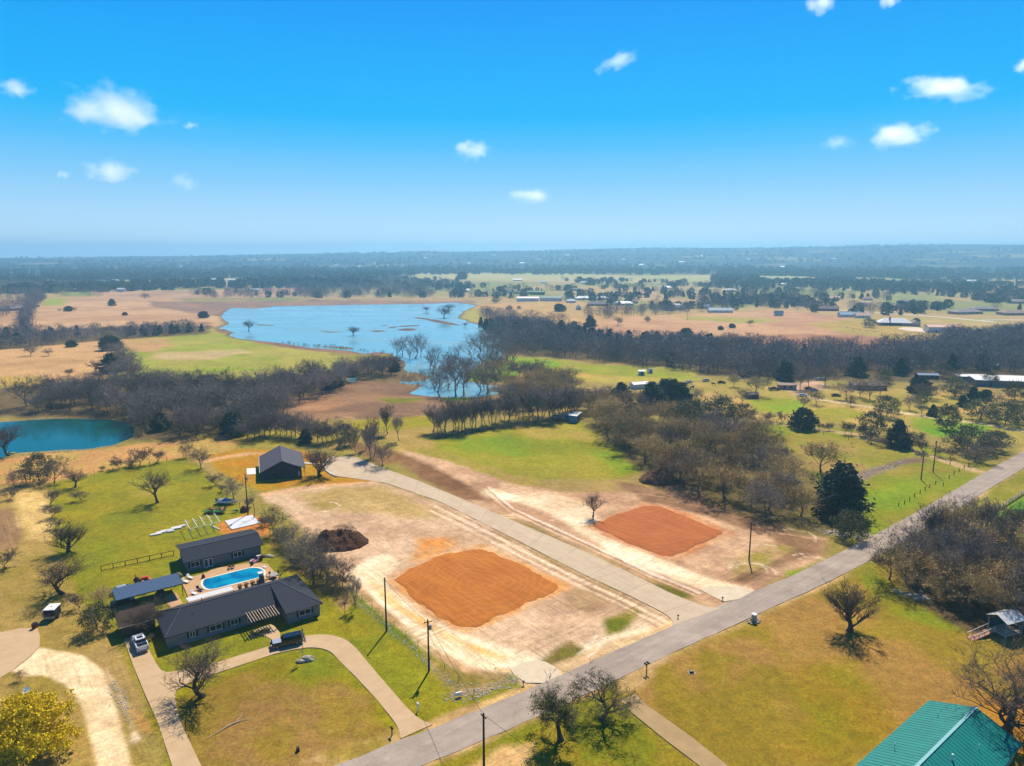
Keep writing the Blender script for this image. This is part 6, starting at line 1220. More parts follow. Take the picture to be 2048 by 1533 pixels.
# boat on trailer, green trailer with junk, frame, panels, slab
t = thing_px('boat', 451, 1008, 'white and blue small boat on a trailer at the edge of the back lawn', 'boat', -4)
g = MB(); g.add([(-2.6,-0.9,0.5),(1.4,-0.9,0.5),(2.9,0,0.75),(1.4,0.9,0.5),(-2.6,0.9,0.5),(-2.6,-1.05,1.15),(1.4,-1.05,1.2),(3.1,0,1.35),(1.4,1.05,1.2),(-2.6,1.05,1.15)], [(4,3,2,1,0),(0,1,6,5),(1,2,7,6),(2,3,8,7),(3,4,9,8),(4,0,5,9)]); hu = g.build('hull', whitep, t)
g = MB(); g.add([(-2.5,-0.9,0.95),(1.4,-0.9,0.98),(2.6,0,1.1),(1.4,0.9,0.98),(-2.5,0.9,0.95)], [(0,1,2,3,4)]); g.build('deck', dark, t); MB().tbox((0.2, 0.6, -0.8, 0.8, 1.15), (-0.1, 0.1, -0.7, 0.7, 1.75)).build('windscreen', flat('blue_tint', (70,90,190), 0.2), t); MB().box(-2.9, -2.5, -0.2, 0.2, 0.6, 1.6).build('outboard_motor', blackp, t)
MB().bar((-2.2, 0, 0.38), (4.0, 0, 0.38), 0.12).build('trailer_frame', steel, t)
for y in (-0.9, 0.9): wheel(t, -1.2, y, 0.32, 0.2)
MB().box(-1.8, -0.6, -0.7, 0.7, 1.0, 1.3).build('seat', whitep, t)
t = thing_px('utility_trailer', 432, 1026, 'long green open trailer piled with scrap on the back lawn', 'trailer', -3)
g = MB(); g.box(-3.2, 2.6, -1.0, 1.0, 0.55, 0.65); g.build('bed', greenp, t)
g = MB()
for y in (-1.0, 1.0):
    for z in (0.85, 1.15): g.bar((-3.2, y, z), (2.6, y, z), 0.06)
    for x in np.linspace(-3.2, 2.6, 7): g.bar((x, y, 0.6), (x, y, 1.15), 0.06)
g.build('rail', greenp, t); MB().bar((2.6, 0, 0.5), (5.4, 0, 0.5), 0.1).build('drawbar', flat('yellow_green', (160,180,70)), t)
for y in (-1.05, 1.05): wheel(t, -0.6, y, 0.36, 0.2); wheel(t, 0.3, y, 0.36, 0.2)
rgj = random.Random(2)
for k_ in range(14):
    x, y, z = rgj.uniform(-2.4, 2.4), rgj.uniform(-0.7, 0.7), rgj.uniform(0.8, 1.2); MB().bar((x, y, z), (x+rgj.uniform(-0.8, 0.8), y+rgj.uniform(-0.5, 0.5), z+rgj.uniform(-0.05, 0.3)), rgj.uniform(0.1, 0.4)).build('scrap_piece', rgj.choice([redp, dark, brownwall, whitep, orangep]), t)
t = thing_px('wheelbarrow', 470, 1025, 'small dark wheeled cart right of the green trailer', 'cart', 30); MB().tbox((-0.3, 0.5, -0.3, 0.3, 0.4), (-0.5, 0.7, -0.45, 0.45, 0.8)).build('tray', greenp, t); wheel(t, 0.6, 0, 0.3, 0.12); MB().bar((-1.2, 0.3, 0.8), (0.3, 0.3, 0.5), 0.05).build('handle', dark, t); MB().bar((-1.2, -0.3, 0.8), (0.3, -0.3, 0.5), 0.05).build('handle', dark, t)
blob('scrap_heap', 489, 1023, 1.2, 0.9, 1.5, flat('rust', (100,60,44)), 'rusty heap at the foot of the utility pole', 'scrap heap', 12, rough=0.4)
SLB = GP([(450,1043),(504,1031),(520,1047),(464,1060)]); t = tag(sheet('foundation_slab', SLB, 0.16, flat('white_concrete_slab', (206,208,210))), kind='structure')
g = MB()
for i in range(4): a_, b_ = SLB[i], SLB[(i+1) % 4]; g.bar((a_[0], a_[1], 0.075), (b_[0], b_[1], 0.075), 0.1, 0.15)
tag(g.build('slab_edge', kw), kind='structure')
FR = house_frame('tubular_structure', G(381, 1076, 0), 37, 'white tubular shed frame standing open on the back lawn', 'shed frame')
L0 = to_local(FR, *G(380, 1058, 2.4)); L1 = to_local(FR, *G(439.6, 1043.6, 2.4)); W0 = to_local(FR, *G(369.6, 1040, 2.4))
dv = (W0[0]-L0[0], W0[1]-L0[1]); Pq = lambda k_, s_: (L0[0]+(L1[0]-L0[0])*k_/4+dv[0]*s_, L0[1]+(L1[1]-L0[1])*k_/4+dv[1]*s_)
for k_ in range(5):
    a_ = Pq(k_, 0); b_ = Pq(k_, 1); MB().bar((*a_, 2.4), (*b_, 2.4), 0.11).build('rafter', whitep, FR)
    for q in (a_, b_): MB().bar((*q, 0), (*q, 2.4), 0.09).build('post', whitep, FR)
for s_ in (0, ): a_, b_ = Pq(0, s_), Pq(4, s_); MB().bar((*a_, 2.34), (*b_, 2.34), 0.1).build('beam', whitep, FR)
for k_ in (0, 1, 2, 3):
    a_, b_ = Pq(k_, 1), Pq(k_+0.35, 0.6); MB().bar((*a_, 2.2), (*b_, 2.35), 0.07).build('brace', whitep, FR)
for i, (px, py, a_, b_) in enumerate(((312, 1070, 2.6, 0.8), (322, 1066, 2.2, 1.0), (334, 1062.5, 2.8, 0.9), (342, 1064, 1.8, 0.5), (353, 1057, 2.4, 1.5), (366, 1053, 1.4, 0.8))):
    t = thing_px('roof_panel', px, py, 'white metal roofing panel lying flat left of the shed frame', 'panel', 30, 0.02+i*0.001, 'loose white panels on the lawn'); MB().box(-a_/2, a_/2, -b_/2, b_/2, 0, 0.25).build('sheet', whitep, t); MB().box(-a_/2+0.1, a_/2-0.1, -b_/2-0.03, b_/2+0.03, 0.25, 0.29).build('edge', whitemetal, t)
t = thing_px('loose_beam', 430, 1056, 'white beam lying on the grass right of the shed frame', 'beam', -38); MB().bar((-2.5, 0, 0.1), (2.5, 0, 0.1), 0.14).build('web', whitep, t); MB().bar((-2.5, 0, 0.2), (2.5, 0, 0.2), 0.2, 0.04).build('flange', whitep, t)
# ------------------------------------------------------------------ poles, wires, flag
def pole(px, py, h, label, arm=0.0, tr=False, deg=0):
    t = thing_px('utility_pole', px, py, label, 'utility pole', deg)
    MB().tube([(0, 0, -0.3), (0, 0, h)], [0.19, 0.13], 8).build('shaft', woodpole, t)
    if arm:
        MB().bar((-arm, 0, h-0.45), (arm, 0, h-0.45), 0.12).build('crossarm', woodpole, t)
        for s_ in (-arm+0.1, 0, arm-0.1): MB().tube([(s_, 0, h-0.4), (s_, 0, h-0.1)] if s_ else [(0, 0, h), (0, 0, h+0.3)], 0.06, 6).build('insulator', steel, t)
    if tr: MB().tube([(0.38, 0, h-1.9), (0.38, 0, h-1.0)], 0.26, 10).build('transformer', steel, t)
    return t
p1_ = pole(773, 1262, 11.0, 'plain utility pole between the curved driveway and the orange pad'); p2_ = pole(858, 1342, 9.7, 'utility pole with transformer above the ditch', 0.7, True, 20)
xq, yq = G(967, 1427, 10.5); p3_ = empty('utility_pole', (xq, yq, 0), R(-50), 'utility pole with short crossarm nearest the camera by the road', 'utility pole')
MB().tube([(0, 0, -0.3), (0, 0, 10.5)], [0.19, 0.13], 8).build('shaft', woodpole, p3_); MB().bar((-0.6, 0, 10.0), (0.6, 0, 10.0), 0.12).build('crossarm', woodpole, p3_)
for s_ in (-0.5, 0.5): MB().tube([(s_, 0, 10.06), (s_, 0, 10.35)], 0.06, 6).build('insulator', steel, p3_)
p4_ = pole(1498, 1120, 9.3, 'utility pole at the corner of the red clay pad lot'); p5_ = pole(1842, 960, 9.2, 'left pole of the pair in the field by the far road'); p6_ = pole(1866, 945, 10.8, 'taller right pole of the pair in the field by the far road', 0.5); p7_ = pole(496, 1030, 12.0, 'utility pole rising beside the white slab', 0.0, True)
p8_ = pole(1692, 880, 6, 'short dark post by the tan track hedge') if False else None
cable = flat('cable', (40,40,42), 0.6); cablep = flat('pale_cable', (150,140,128), 0.6)
def wire(a, b, sag, label, m=cable, r_=0.032):
    a, b = Vector(a), Vector(b); pts = [a.lerp(b, k_/16) - Vector((0, 0, sag*4*(k_/16)*(1-k_/16))) for k_ in range(17)]
    tag(MB().tube(pts, r_, 4, cap=False).build('overhead_wire', m), label, 'wire')
top = lambda p, h: (p.location.x, p.location.y, h)
wire(top(p2_, 9.5), top(p3_, 10.3), 0.5, 'thin wire from the transformer pole over the road to the near pole'); wire(top(p1_, 10.7), top(p2_, 9.2), 0.4, 'thin wire between the two poles above the ditch')
wire(top(p2_, 9.3), top(p4_, 9.1), 1.6, 'long thin wire across the dirt lots', cablep, 0.014); wire(top(p4_, 9.1), top(p5_, 9.0), 1.5, 'long thin wire passing the tall dark cedar', cablep); wire(top(p5_, 9.0), top(p6_, 10.2), 0.1, 'short wire between the paired poles')
wire(top(p3_, 10.3), (xq+60, yq-60, 9.5), 1.0, 'wire leaving the near pole toward the bottom of the view'); wire(top(p7_, 11.5), top(p1_, 10.7), 1.5, 'thin wire over the hedgerow', cable, 0.015)
gx, gy = G(918, 1394); wire((p2_.location.x, p2_.location.y, 7.5), (gx, gy, 0.3), 0.0, 'pale guy wire running down to the white marker', cablep, 0.03)
t = thing_px('guy_marker', 918, 1394, 'white marker board at the foot of the guy wire', 'marker', 20); MB().box(-0.5, 0.5, -0.12, 0.12, 0.3, 0.85).build('board', whitep, t); MB().box(-0.05, 0.05, -0.05, 0.05, 0, 0.3).build('stake', steel, t)
t = thing_px('flagpole', 606.5, 1316, 'flagpole with a limp striped flag beside the pale boulders', 'flagpole', 0)
MB().tube([(0, 0, 0), (0, 0, 6.0)], [0.06, 0.04], 8).build('mast', steel, t); lobe('finial', (0, 0, 6.05), (0.09, 0.09, 0.09), steel, t, 1, 0, 1)
FL = empty('flag', (t.location.x, t.location.y, 0), R(-20), 'limp flag of red and white stripes with a blue canton on the flagpole', 'flag')
fr, fw_, fb_ = flat('flag_red', (178,30,50)), flat('flag_white', (226,222,216)), flat('flag_blue', (40,50,110))
def flag_strip(s0, s1, h0, h1, mat, nm):
    """a band of the cloth: s along the fly 0..1, h down the hoist 0..1; the cloth hangs limp in folds"""
    m = MB(); n_ = 8; V_ = []
    for i in range(n_+1):
        s_ = s0+(s1-s0)*i/n_
        for hh in (h0, h1):
            x = 0.06+0.55*s_**0.8 + 0.05*math.sin(s_*14); y = 0.14*math.sin(s_*13+hh*1.5); z = 5.7 - hh*1.25 - 1.5*s_**1.1; V_.append((x, y, z))
    m.add(V_, [(2*i, 2*i+1, 2*i+3, 2*i+2) for i in range(n_)]); return m.build(nm, mat, FL)
for k_ in range(13): flag_strip(0.4 if k_ < 7 else 0.0, 1.0, k_/13, (k_+1)/13, fr if k_ % 2 == 0 else fw_, 'stripe')
flag_strip(0, 0.4, 0, 7/13, fb_, 'canton')
st_ = MB()
for i in range(5):
    for j in range(3):
        s_ = 0.05+0.08*i; hh = (0.09+0.16*j); x = 0.06+0.55*s_**0.8+0.05*math.sin(s_*14); y = 0.14*math.sin(s_*13+hh*1.5); z = 5.7-hh*1.25-1.5*s_**1.1; st_.box(x-0.02, x+0.02, y-0.02, y+0.02, z-0.03, z+0.02)
tag(st_.build('star', fw_, FL), kind='stuff')
blob('boulder', 615, 1319, 1.25, 0.8, 0.75, stone, 'large pale boulder at the foot of the flagpole', 'boulder', 21, rough=0.2, part='rock'); blob('boulder', 602, 1323, 0.9, 0.6, 0.4, stone, 'flat smaller boulder left of the flagpole', 'boulder', 22, rough=0.2, part='rock')
# mailboxes, posts, boxes
def mailbox(px, py, label, post=darkwood, boxm=blackp, two=False, h=1.1):
    t = thing_px('mailbox', px, py, label, 'mailbox', 38); MB().box(-0.07, 0.07, -0.07, 0.07, 0, h).build('post', post, t)
    for s_ in ((-0.3, 0.3) if two else (0,)):
        b = MB().box(s_-0.14, s_+0.14, -0.3, 0.3, h, h+0.16); b.tube([(s_, -0.3, h+0.16), (s_, 0.3, h+0.16)], 0.14, 10); bo = b.build('box', boxm, t); MB().box(s_+0.14, s_+0.16, 0.1, 0.14, h+0.1, h+0.4).build('signal_flag', redp, bo)
    return t
mailbox(1293, 1346, 'tall dark mailbox post with two boxes across the road', two=True, h=1.7); mailbox(836, 1422, 'white-topped mailbox post beside the driveway mouth', whitep, whitep); mailbox(784, 1471, 'dark mailbox at the roadside edge of the front lawn')
t = thing_px('stone_mailbox', 1508, 1243, 'stone mailbox in a bed of pale rocks by the road', 'mailbox', 38); MB().tbox((-0.4, 0.4, -0.4, 0.4, 0), (-0.35, 0.35, -0.35, 0.35, 1.5)).build('pier', stone, t); MB().box(-0.45, 0.45, -0.45, 0.45, 1.5, 1.6).build('cap', whitep, t)
for i in range(9): a_ = i*0.7; lobe('rock', (1.3*math.cos(a_), 0.9*math.sin(a_), 0.05), (0.35, 0.28, 0.22), stone, t, 30+i, 0.2, 2)
t = thing_px('meter_box', 1383, 1346, 'black meter box set in a pale square on the right lawn', 'meter box', 10); MB().box(-0.6, 0.6, -0.5, 0.5, 0.0, 0.06).build('slab', stone, t); MB().tbox((-0.38, 0.38, -0.25, 0.25, 0.06), (-0.34, 0.34, -0.2, 0.2, 0.4)).build('box', blackp, t)
t = thing_px('lawn_box', 596, 1502, 'small black box standing on the front lawn', 'box', 20); MB().tbox((-0.25, 0.25, -0.25, 0.25, 0), (-0.2, 0.2, -0.2, 0.2, 0.6)).build('body', blackp, t); MB().box(-0.22, 0.22, -0.22, 0.22, 0.6, 0.64).build('lid', dark, t)
t = thing_px('bird_feeder', 690, 1228, 'thin post with a flat feeder near the hedgerow end', 'bird feeder', 30); MB().tube([(0, 0, 0), (0, 0, 2.2)], 0.05, 6).build('post', darkwood, t); MB().box(-0.35, 0.35, -0.25, 0.25, 2.2, 2.3).build('tray', darkwood, t)
for px, py, l_ in ((1356, 1237, 'small black marker by the lane mouth'), (1047, 1370, 'small black marker beside the left chalk apron'), (1445, 1201, 'small black marker beside the right chalk apron')):
    t = thing_px('road_marker', px, py, l_, 'marker'); MB().box(-0.06, 0.06, -0.06, 0.06, 0, 0.7).build('post', dark, t); MB().box(-0.2, 0.2, -0.08, 0.08, 0.5, 0.75).build('plate', blackp, t)
t = thing_px('fallen_branch', 463, 1450, 'pale forked branch lying on the front lawn', 'branch', 20)
MB().tube([(-3.4, -2.2, 0.08), (-1, -0.6, 0.12), (0, 0, 0.1), (1.6, 0.5, 0.1), (3, 0.3, 0.06)], [0.03, 0.07, 0.1, 0.06, 0.02], 5).build('limb', palewood, t); MB().tube([(0.8, 0.3, 0.1), (1.4, 1.6, 0.15), (1.5, 2.5, 0.1)], [0.06, 0.04, 0.02], 5).build('side_branch', palewood, t)
t = thing_px('kayak', 20, 908, 'yellow kayak lying on the pond bank', 'kayak', 5); g = MB(); g.tube([(-2.2, 0, 0.15), (-1.2, 0, 0.2), (1.2, 0, 0.2), (2.2, 0, 0.15)], [0.05, 0.36, 0.36, 0.05], 8); g.build('hull', flat('yellow_hull', (216,200,90)), t); MB().box(-0.4, 0.4, -0.2, 0.2, 0.5, 0.56).build('cockpit', dark, t)
# ------------------------------------------------------------------ fences
def fence(name, pts, label, rails, post_h, mat, step=None, pw_=0.1, rw=0.08, z=0.0):
    t = empty(name, (pts[0][0], pts[0][1], z), 0, label, 'fence'); o = np.array(pts[0])
    P = resample(pts, step) if step else np.array(pts)
    for q in P: q = q-o; MB().box(q[0]-pw_/2, q[0]+pw_/2, q[1]-pw_/2, q[1]+pw_/2, 0, post_h).build('post', mat, t)
    for h in rails:
        for i in range(len(P)-1): a_, b_ = P[i]-o, P[i+1]-o; MB().bar((a_[0], a_[1], h), (b_[0], b_[1], h), rw*0.6, rw).build('rail', mat, t)
fence('pipe_fence', [G(202.6+ (348-202.6)*k_/6, 1143+(1111.5-1143)*k_/6) for k_ in range(7)], 'black pipe fence running left from the pool house', (1.25, 0.12), 1.35, blackp, None, 0.13, 0.12)
fence('board_fence', [G(1980, 1031), G(2048, 987), G(2120, 945)], 'pale board fence round the bright green pasture', (0.35, 0.75, 1.15), 1.3, palewood, 2.6, 0.14, 0.16); fence('board_fence', [G(1980, 1031), G(2000, 1042), G(2030, 1066)], 'short return of the pale board fence toward the wood', (0.35, 0.75, 1.15), 1.3, palewood, 2.6, 0.14, 0.16)
fence('field_fence', [G(*q) for q in ((1797,1013),(1809,1009),(1819,1003),(1829,995),(1840,988),(1850,982),(1859,976),(1871,970),(1886,973))], 'row of leaning fence posts below the paired poles', (), 1.3, darkwood, None, 0.16)
fence('field_fence', [G(*q) for q in ((1898,958),(1908,950),(1918,944),(1928,938),(1937,932))], 'short row of fence posts by the field gate', (), 1.3, darkwood, None, 0.16)
fence('wire_fence', [G(*q) for q in ((110,966),(200,947),(300,928),(368,916))], 'post and wire fence at the back of the back lawn', (0.5, 1.0), 1.2, darkwood, 5.5, 0.12, 0.02); fence('wire_fence', [G(*q) for q in ((372,917),(420,955),(470,1005),(540,1065))], 'post and wire fence beside the orange lawn', (0.5, 1.0), 1.2, darkwood, 6, 0.1, 0.02)
fence('wire_fence', [G(*q) for q in ((724,1200),(800,1262),(880,1330),(948,1388))], 'wire fence with thin posts along the green ditch', (1.0,), 1.1, darkwood, 4.5, 0.08, 0.02); fence('wire_fence', [G(*q) for q in ((1600,862),(1700,880),(1800,906),(1900,930))], 'wire fence along the tan track', (1.0,), 1.2, darkwood, 9, 0.14, 0.02)
fence('paddock_fence', [G(*q) for q in ((1680,655),(1740,664),(1800,672),(1830,666))], 'distant paddock fence in front of the white-roofed ranch', (0.7, 1.2), 1.4, palewood, 9, 0.3, 0.1)
# ------------------------------------------------------------------ mounds, stones
def mound(name, px, py, rx, ry, h, mat, label, seed, rot=0, lumps=0.45):
    x, y = G(px, py); n_ = 34; V_ = []; F_ = []
    for i in range(n_+1):
        for j in range(n_+1): V_.append(((i/n_*2-1), (j/n_*2-1)))
    A = np.array(V_); rr_ = np.hypot(A[:, 0], A[:, 1]); base = np.clip(1-rr_**1.6, 0, 1)**0.8
    nn_ = fbm(A[:, 0]*rx+50*seed, A[:, 1]*ry, 3.0, seed, 5); zz = base*h*(1-lumps+2*lumps*nn_) + (base > 0.05)*(fbm(A[:, 0]*rx, A[:, 1]*ry, 0.8, seed+5, 2)-0.5)*0.5*h*0.4 - 0.05*(base < 0.02) - 0.05
    V3 = np.stack([A[:, 0]*rx, A[:, 1]*ry, zz], 1); i, j = np.meshgrid(np.arange(n_), np.arange(n_), indexing='ij'); q = (i*(n_+1)+j).ravel(); F_ = np.stack([q, q+n_+1, q+n_+2, q+1], 1)
    keep = (rr_[F_] < 1.0).any(1); o = np_mesh(name, V3, F_[keep], mat); o.location = (x, y, 0); o.rotation_euler = (0, 0, R(rot)); return tag(o, label, 'dirt pile')
dsoil = mat_base('dark_topsoil', srgb((84,58,42), 0.8), 0.95, 0.1, color2=srgb((112,78,54), 0.8), vscale=1.2, bump=0.12, bscale=2.5)
mound('dirt_mound', 676, 1088, 7.6, 5.0, 3.3, dsoil, 'dark brown topsoil pile at the left of the dirt lot', 3, 10, 0.75); mound('dirt_mound', 1318, 962, 6.5, 5.0, 3.6, mat_base('brown_soil', srgb((96,70,52), 0.8), 0.95, 0.1, color2=srgb((120,90,66), 0.8), vscale=1, bump=0.1, bscale=2.5), 'brown soil mound below the budding wood', 4)
def stones(line, n_, sc_, spread, label, mat=stone, seed=1):
    rg_ = np.random.default_rng(seed); P = resample(GP(line), 0.3); VV, FF, n0 = [], [], 0
    base = np.array([(-1,-1,-.6),(1,-1,-.6),(1,1,-.6),(-1,1,-.6),(-.6,-.7,.6),(.7,-.5,.5),(.5,.7,.7),(-.7,.6,.5)], float)*0.5; bf = np.array([(4,5,6,7),(0,1,5,4),(1,2,6,5),(2,3,7,6),(3,0,4,7),(0,3,2,1)])
    for _ in range(n_):
        p = P[rg_.integers(0, len(P))]; s_ = sc_*(0.4+rg_.random()**2*1.4); a_ = rg_.random()*6.28; v = base*(1+0.3*rg_.normal(size=base.shape))*s_*np.array([1, .8, .5]); c, s2 = math.cos(a_), math.sin(a_)
        x, y = p[0]+rg_.normal()*spread, p[1]+rg_.normal()*spread
        VV.append(np.stack([v[:, 0]*c-v[:, 1]*s2+x, v[:, 0]*s2+v[:, 1]*c+y, v[:, 2]+s_*0.1+float(ground_z(x, y)[0])], 1)); FF.append(bf+n0); n0 += 8
    tag(np_mesh('rubble', np.concatenate(VV), np.concatenate(FF), mat), label, None, None, 'stuff')
stones([(722,1210),(800,1275),(870,1340),(930,1385)], 420, 0.22, 0.5, 'pale rubble along the ditch'); stones([(900,1395),(960,1385),(1030,1360)], 420, 0.26, 0.9, 'pale rubble by the road corner', seed=2)
stones([(1640,1060),(1680,1068),(1740,1078)], 160, 0.6, 1.2, 'pale rocks at the culvert', seed=3); stones([(1700,965),(1760,938),(1815,922)], 260, 0.5, 1.0, 'rocky rubble bank in the field', seed=4)
stones([(225,1365),(240,1400),(262,1440)], 260, 0.2, 0.5, 'chalk stones on the verge of the gravel drive', seed=5); stones([(1800,1185),(1830,1190),(1850,1196)], 70, 0.6, 1.0, 'grey rocks at the edge of the near wood', seed=6); stones([(950,1335),(1000,1345),(1100,1300),(1280,1255)], 200, 0.16, 1.5, 'loose clods on the dirt lot', seed=7)
stones([(1725,1066),(1750,1080)], 60, 0.7, 1.0, 'broken concrete at the culvert', seed=8); stones([(100,905),(180,898),(235,890)], 200, 0.4, 0.8, 'pale stones on the pond shore', seed=9)
stones([(60,838),(170,836),(250,845)], 120, 0.4, 0.8, 'pale stones on the far pond shore', seed=10)
# ------------------------------------------------------------------ middle distance: sheds, vehicles, shelter
def shed(px, py, L_, W_, H_, roofh, deg, label, wallm, roofm, name='shed', cat='shed', flat_=False, doors=0, wins=0, hip=False, group=None, over=0.4):
    x, y = G(px, py); z = float(ground_z(x, y)[0]); t = empty(name, (x, y, max(z, -0.1)), R(deg), label, cat, group)
    MB().box(-L_/2, L_/2, -W_/2, W_/2, 0, H_).build('wall', wallm, t); a, b = L_/2+over, W_/2+over
    g = MB()
    if flat_: g.add([(-a,-b,H_),(a,-b,H_),(a,b,H_+roofh),(-a,b,H_+roofh),(-a,-b,H_-0.15),(a,-b,H_-0.15),(a,b,H_+roofh-0.15),(-a,b,H_+roofh-0.15)], [(0,1,2,3),(7,6,5,4),(0,4,5,1),(1,5,6,2),(2,6,7,3),(3,7,4,0)])
    else:
        r_ = a if not hip else max(a-b*0.9, 0.5); V_ = [(-a,-b,H_-0.1),(a,-b,H_-0.1),(a,b,H_-0.1),(-a,b,H_-0.1),(-r_,0,H_+roofh),(r_,0,H_+roofh)]
        g.add(V_, [(0,1,5,4),(2,3,4,5),(1,2,5),(3,0,4),(3,2,1,0)])
    rf_ = g.build('roof', roofm, t); MB().bar((-L_/2, 0, H_+roofh+0.05), (L_/2, 0, H_+roofh+0.05), 0.3, 0.08).build('ridge_cap', roofm, rf_) if not flat_ and not hip else None
    for k_ in range(wins):
        u_ = -L_/2+(k_+1)*L_/(wins+1); MB().box(u_-0.6, u_+0.6, -W_/2-0.06, -W_/2, 0.9, 2.1).build('window', glassd, t)
    for k_ in range(doors):
        u_ = -L_/2+(k_+0.5)*L_/max(doors, 1); MB().box(u_-0.5, u_+0.5, -W_/2-0.05, -W_/2, 0, 2.1).build('door', dark, t)
    return t
wall_w = mat_base('pale_siding', srgb((204,200,190)), 0.8, 0.2, var=0.08, vscale=0.5); wall_t = mat_base('tan_brick', srgb((168,140,116)), 0.9, 0.1, var=0.12, vscale=0.5); wall_b = flat('blue_green_metal', (40,100,118), 0.6)
rw_ = mat_base('white_metal_roof', srgb((228,226,220)), 0.5, 0.3, var=0.05, vscale=0.3); rt_ = flat('tan_metal_roof', (214,168,140), 0.6); rg_ = mat_base('grey_shingle_far', srgb((150,138,134)), 0.9, 0.1, var=0.15, vscale=0.5); rbn = flat('brown_shingle_far', (150,126,112), 0.9); rgn_ = flat('dark_green_roof', (60,104,94), 0.6); rpk = flat('pinkish_roof', (196,150,134), 0.9); rst = flat('steel_roof', (140,168,184), 0.5); rbl = flat('blue_grey_roof', (110,130,150), 0.6)
shed(1283, 750, 3.2, 3.0, 2.6, 0.4, 0, 'left one of two small steel sheds on the green meadow', rst, whitemetal, doors=1); shed(1300, 746, 2.6, 2.6, 2.6, 0.4, 10, 'right one of two small sheds on the green meadow', whitep, dark, doors=1)
shed(1278, 776, 9, 5, 2.6, 0.8, 20, 'white shelter roof behind the dark cedars', wall_w, rw_, 'shelter', 'shelter')
shed(1150, 842, 7.5, 3.0, 3.2, 0.25, 70, 'blue and white caravan half hidden by trees at the green field corner', flat('caravan_blue', (70,130,160), 0.5), whitep, 'caravan', 'caravan', flat_=True, wins=2, doors=1)
shed(1134, 838, 4.0, 2.4, 2.2, 0.2, 80, 'grey shed left of the blue caravan', rst, rw_, flat_=True, doors=1)
sedan(1112, 836, -25, 'pale car with bonnet at the left of the blue caravan', whitecar); sedan(1216, 850, 10, 'grey car under the trees right of the blue caravan', silverp)
MIDC = ((1605, 793, 5, 'silver white car standing alone in the dry meadow', whitecar), (1548, 781, 5, 'dark truck parked left of the silver car', blackp), (1443, 767, -12, 'rusty brown car by the wood edge', brownwall), (1491, 756, 15, 'brown truck near the gap in the wood', darkwood), (1412, 763, 30, 'pale small car in shade by the meadow corner', silverp), (1378, 766, 30, 'white fronted car at the meadow corner', whitecar), (1500, 748, 15, 'pale trailer car behind the brown truck', wall_w), (1617, 779, 5, 'red car by the gravel yard', redp), (1627, 782, 5, 'silver car beside the red car in the gravel yard', silverp), (1672, 793, -8, 'dark car under the tree by the gravel lane', blackp), (1636, 761, 0, 'white car in the wood edge yard', whitecar), (1645, 761, 0, 'second pale car in the wood edge yard', silverp), (1695, 752, 0, 'green vehicle left of the dark cedar', greenp))
for px, py, dg, lb_, pm in MIDC:
    if 'truck' in lb_: pickup(px, py, dg, lb_, pm)
    else: sedan(px, py, dg, lb_, pm)
shed(1503, 796, 5.5, 4, 2.2, 0.9, 10, 'weathered brown shed under the meadow tree', brownwall, rbn, doors=1); shed(1573, 778, 9, 4.5, 2.5, 0.4, -8, 'long tan hut right of the dark truck', wall_t, rbn, flat_=True, wins=2); shed(1735, 778, 17, 7, 2.6, 1.0, -6, 'long brown-roofed hut in the trees', brownwall, rbn, wins=3); shed(1853, 757, 11, 5, 2.4, 0.8, -6, 'low blue-grey roofed hut left of the white shed', brownwall, rbl, wins=2)
shed(1927, 760, 8.5, 4.2, 2.4, 0.6, -12, 'small white-roofed shed left of the long white roof', brownwall, rw_, flat_=True, doors=1); shed(2035, 772, 46, 11, 3.6, 1.2, -12, 'very long white-roofed barn at the right edge', flat('barn_grey_wall', (96,92,96)), rw_, 'long_barn', 'barn', flat_=True, doors=3)
shed(1992, 738, 2.6, 2.6, 2.6, 0.6, 0, 'little green tower hut behind the long white roof', greenp, rw_)
# white-roofed ranch and metal barn
x, y = G(1793, 651); WR = empty('white_ranch', (x, y, 0), R(-14), 'ranch house with bright white roof and red chimney', 'house')
MB().box(-17, 12, -5, 6, 0, 3).build('wall', wall_t, WR); MB().box(-14, 3, -6.4, -5, 0.02, 2.6).build('porch', dark, WR)
g = MB(); g.add([(-18,-6.5,3),(13,-6.5,3),(13,7,3),(-18,7,3),(-11,0.5,7.2),(7,0.5,7.2)], [(0,1,5,4),(2,3,4,5),(1,2,5),(3,0,4),(3,2,1,0)]); wr_ = g.build('roof', rw_, WR)
MB().box(-8, -6.6, -3.2, -1.8, 3.5, 8.4).build('chimney', flat('red_brick_far', (128,50,38)), wr_); g = MB(); g.add([(11,-9.5,3),(20,-9.5,3),(20,2,3),(11,2,3),(15.5,-6,6),(15.5,0,6)], [(0,1,4),(1,2,5,4),(2,3,5),(3,0,4,5)]); g.build('wing_roof', rbn, WR); MB().box(12, 19, -8.5, 1, 0, 3).build('wing_wall', wall_t, WR)
shed(1882, 664, 26, 13, 5, 1.8, -10, 'metal barn with pinkish roof right of the white ranch', wall_w, rt_, 'metal_barn', 'barn', doors=2)
tag(sheet('yard_concrete', GP([(1805,655),(1835,655),(1855,661),(1850,665),(1820,663),(1795,658)]), 0.05, flat('yard_concrete', (216,190,166), 0.9)), kind='structure')
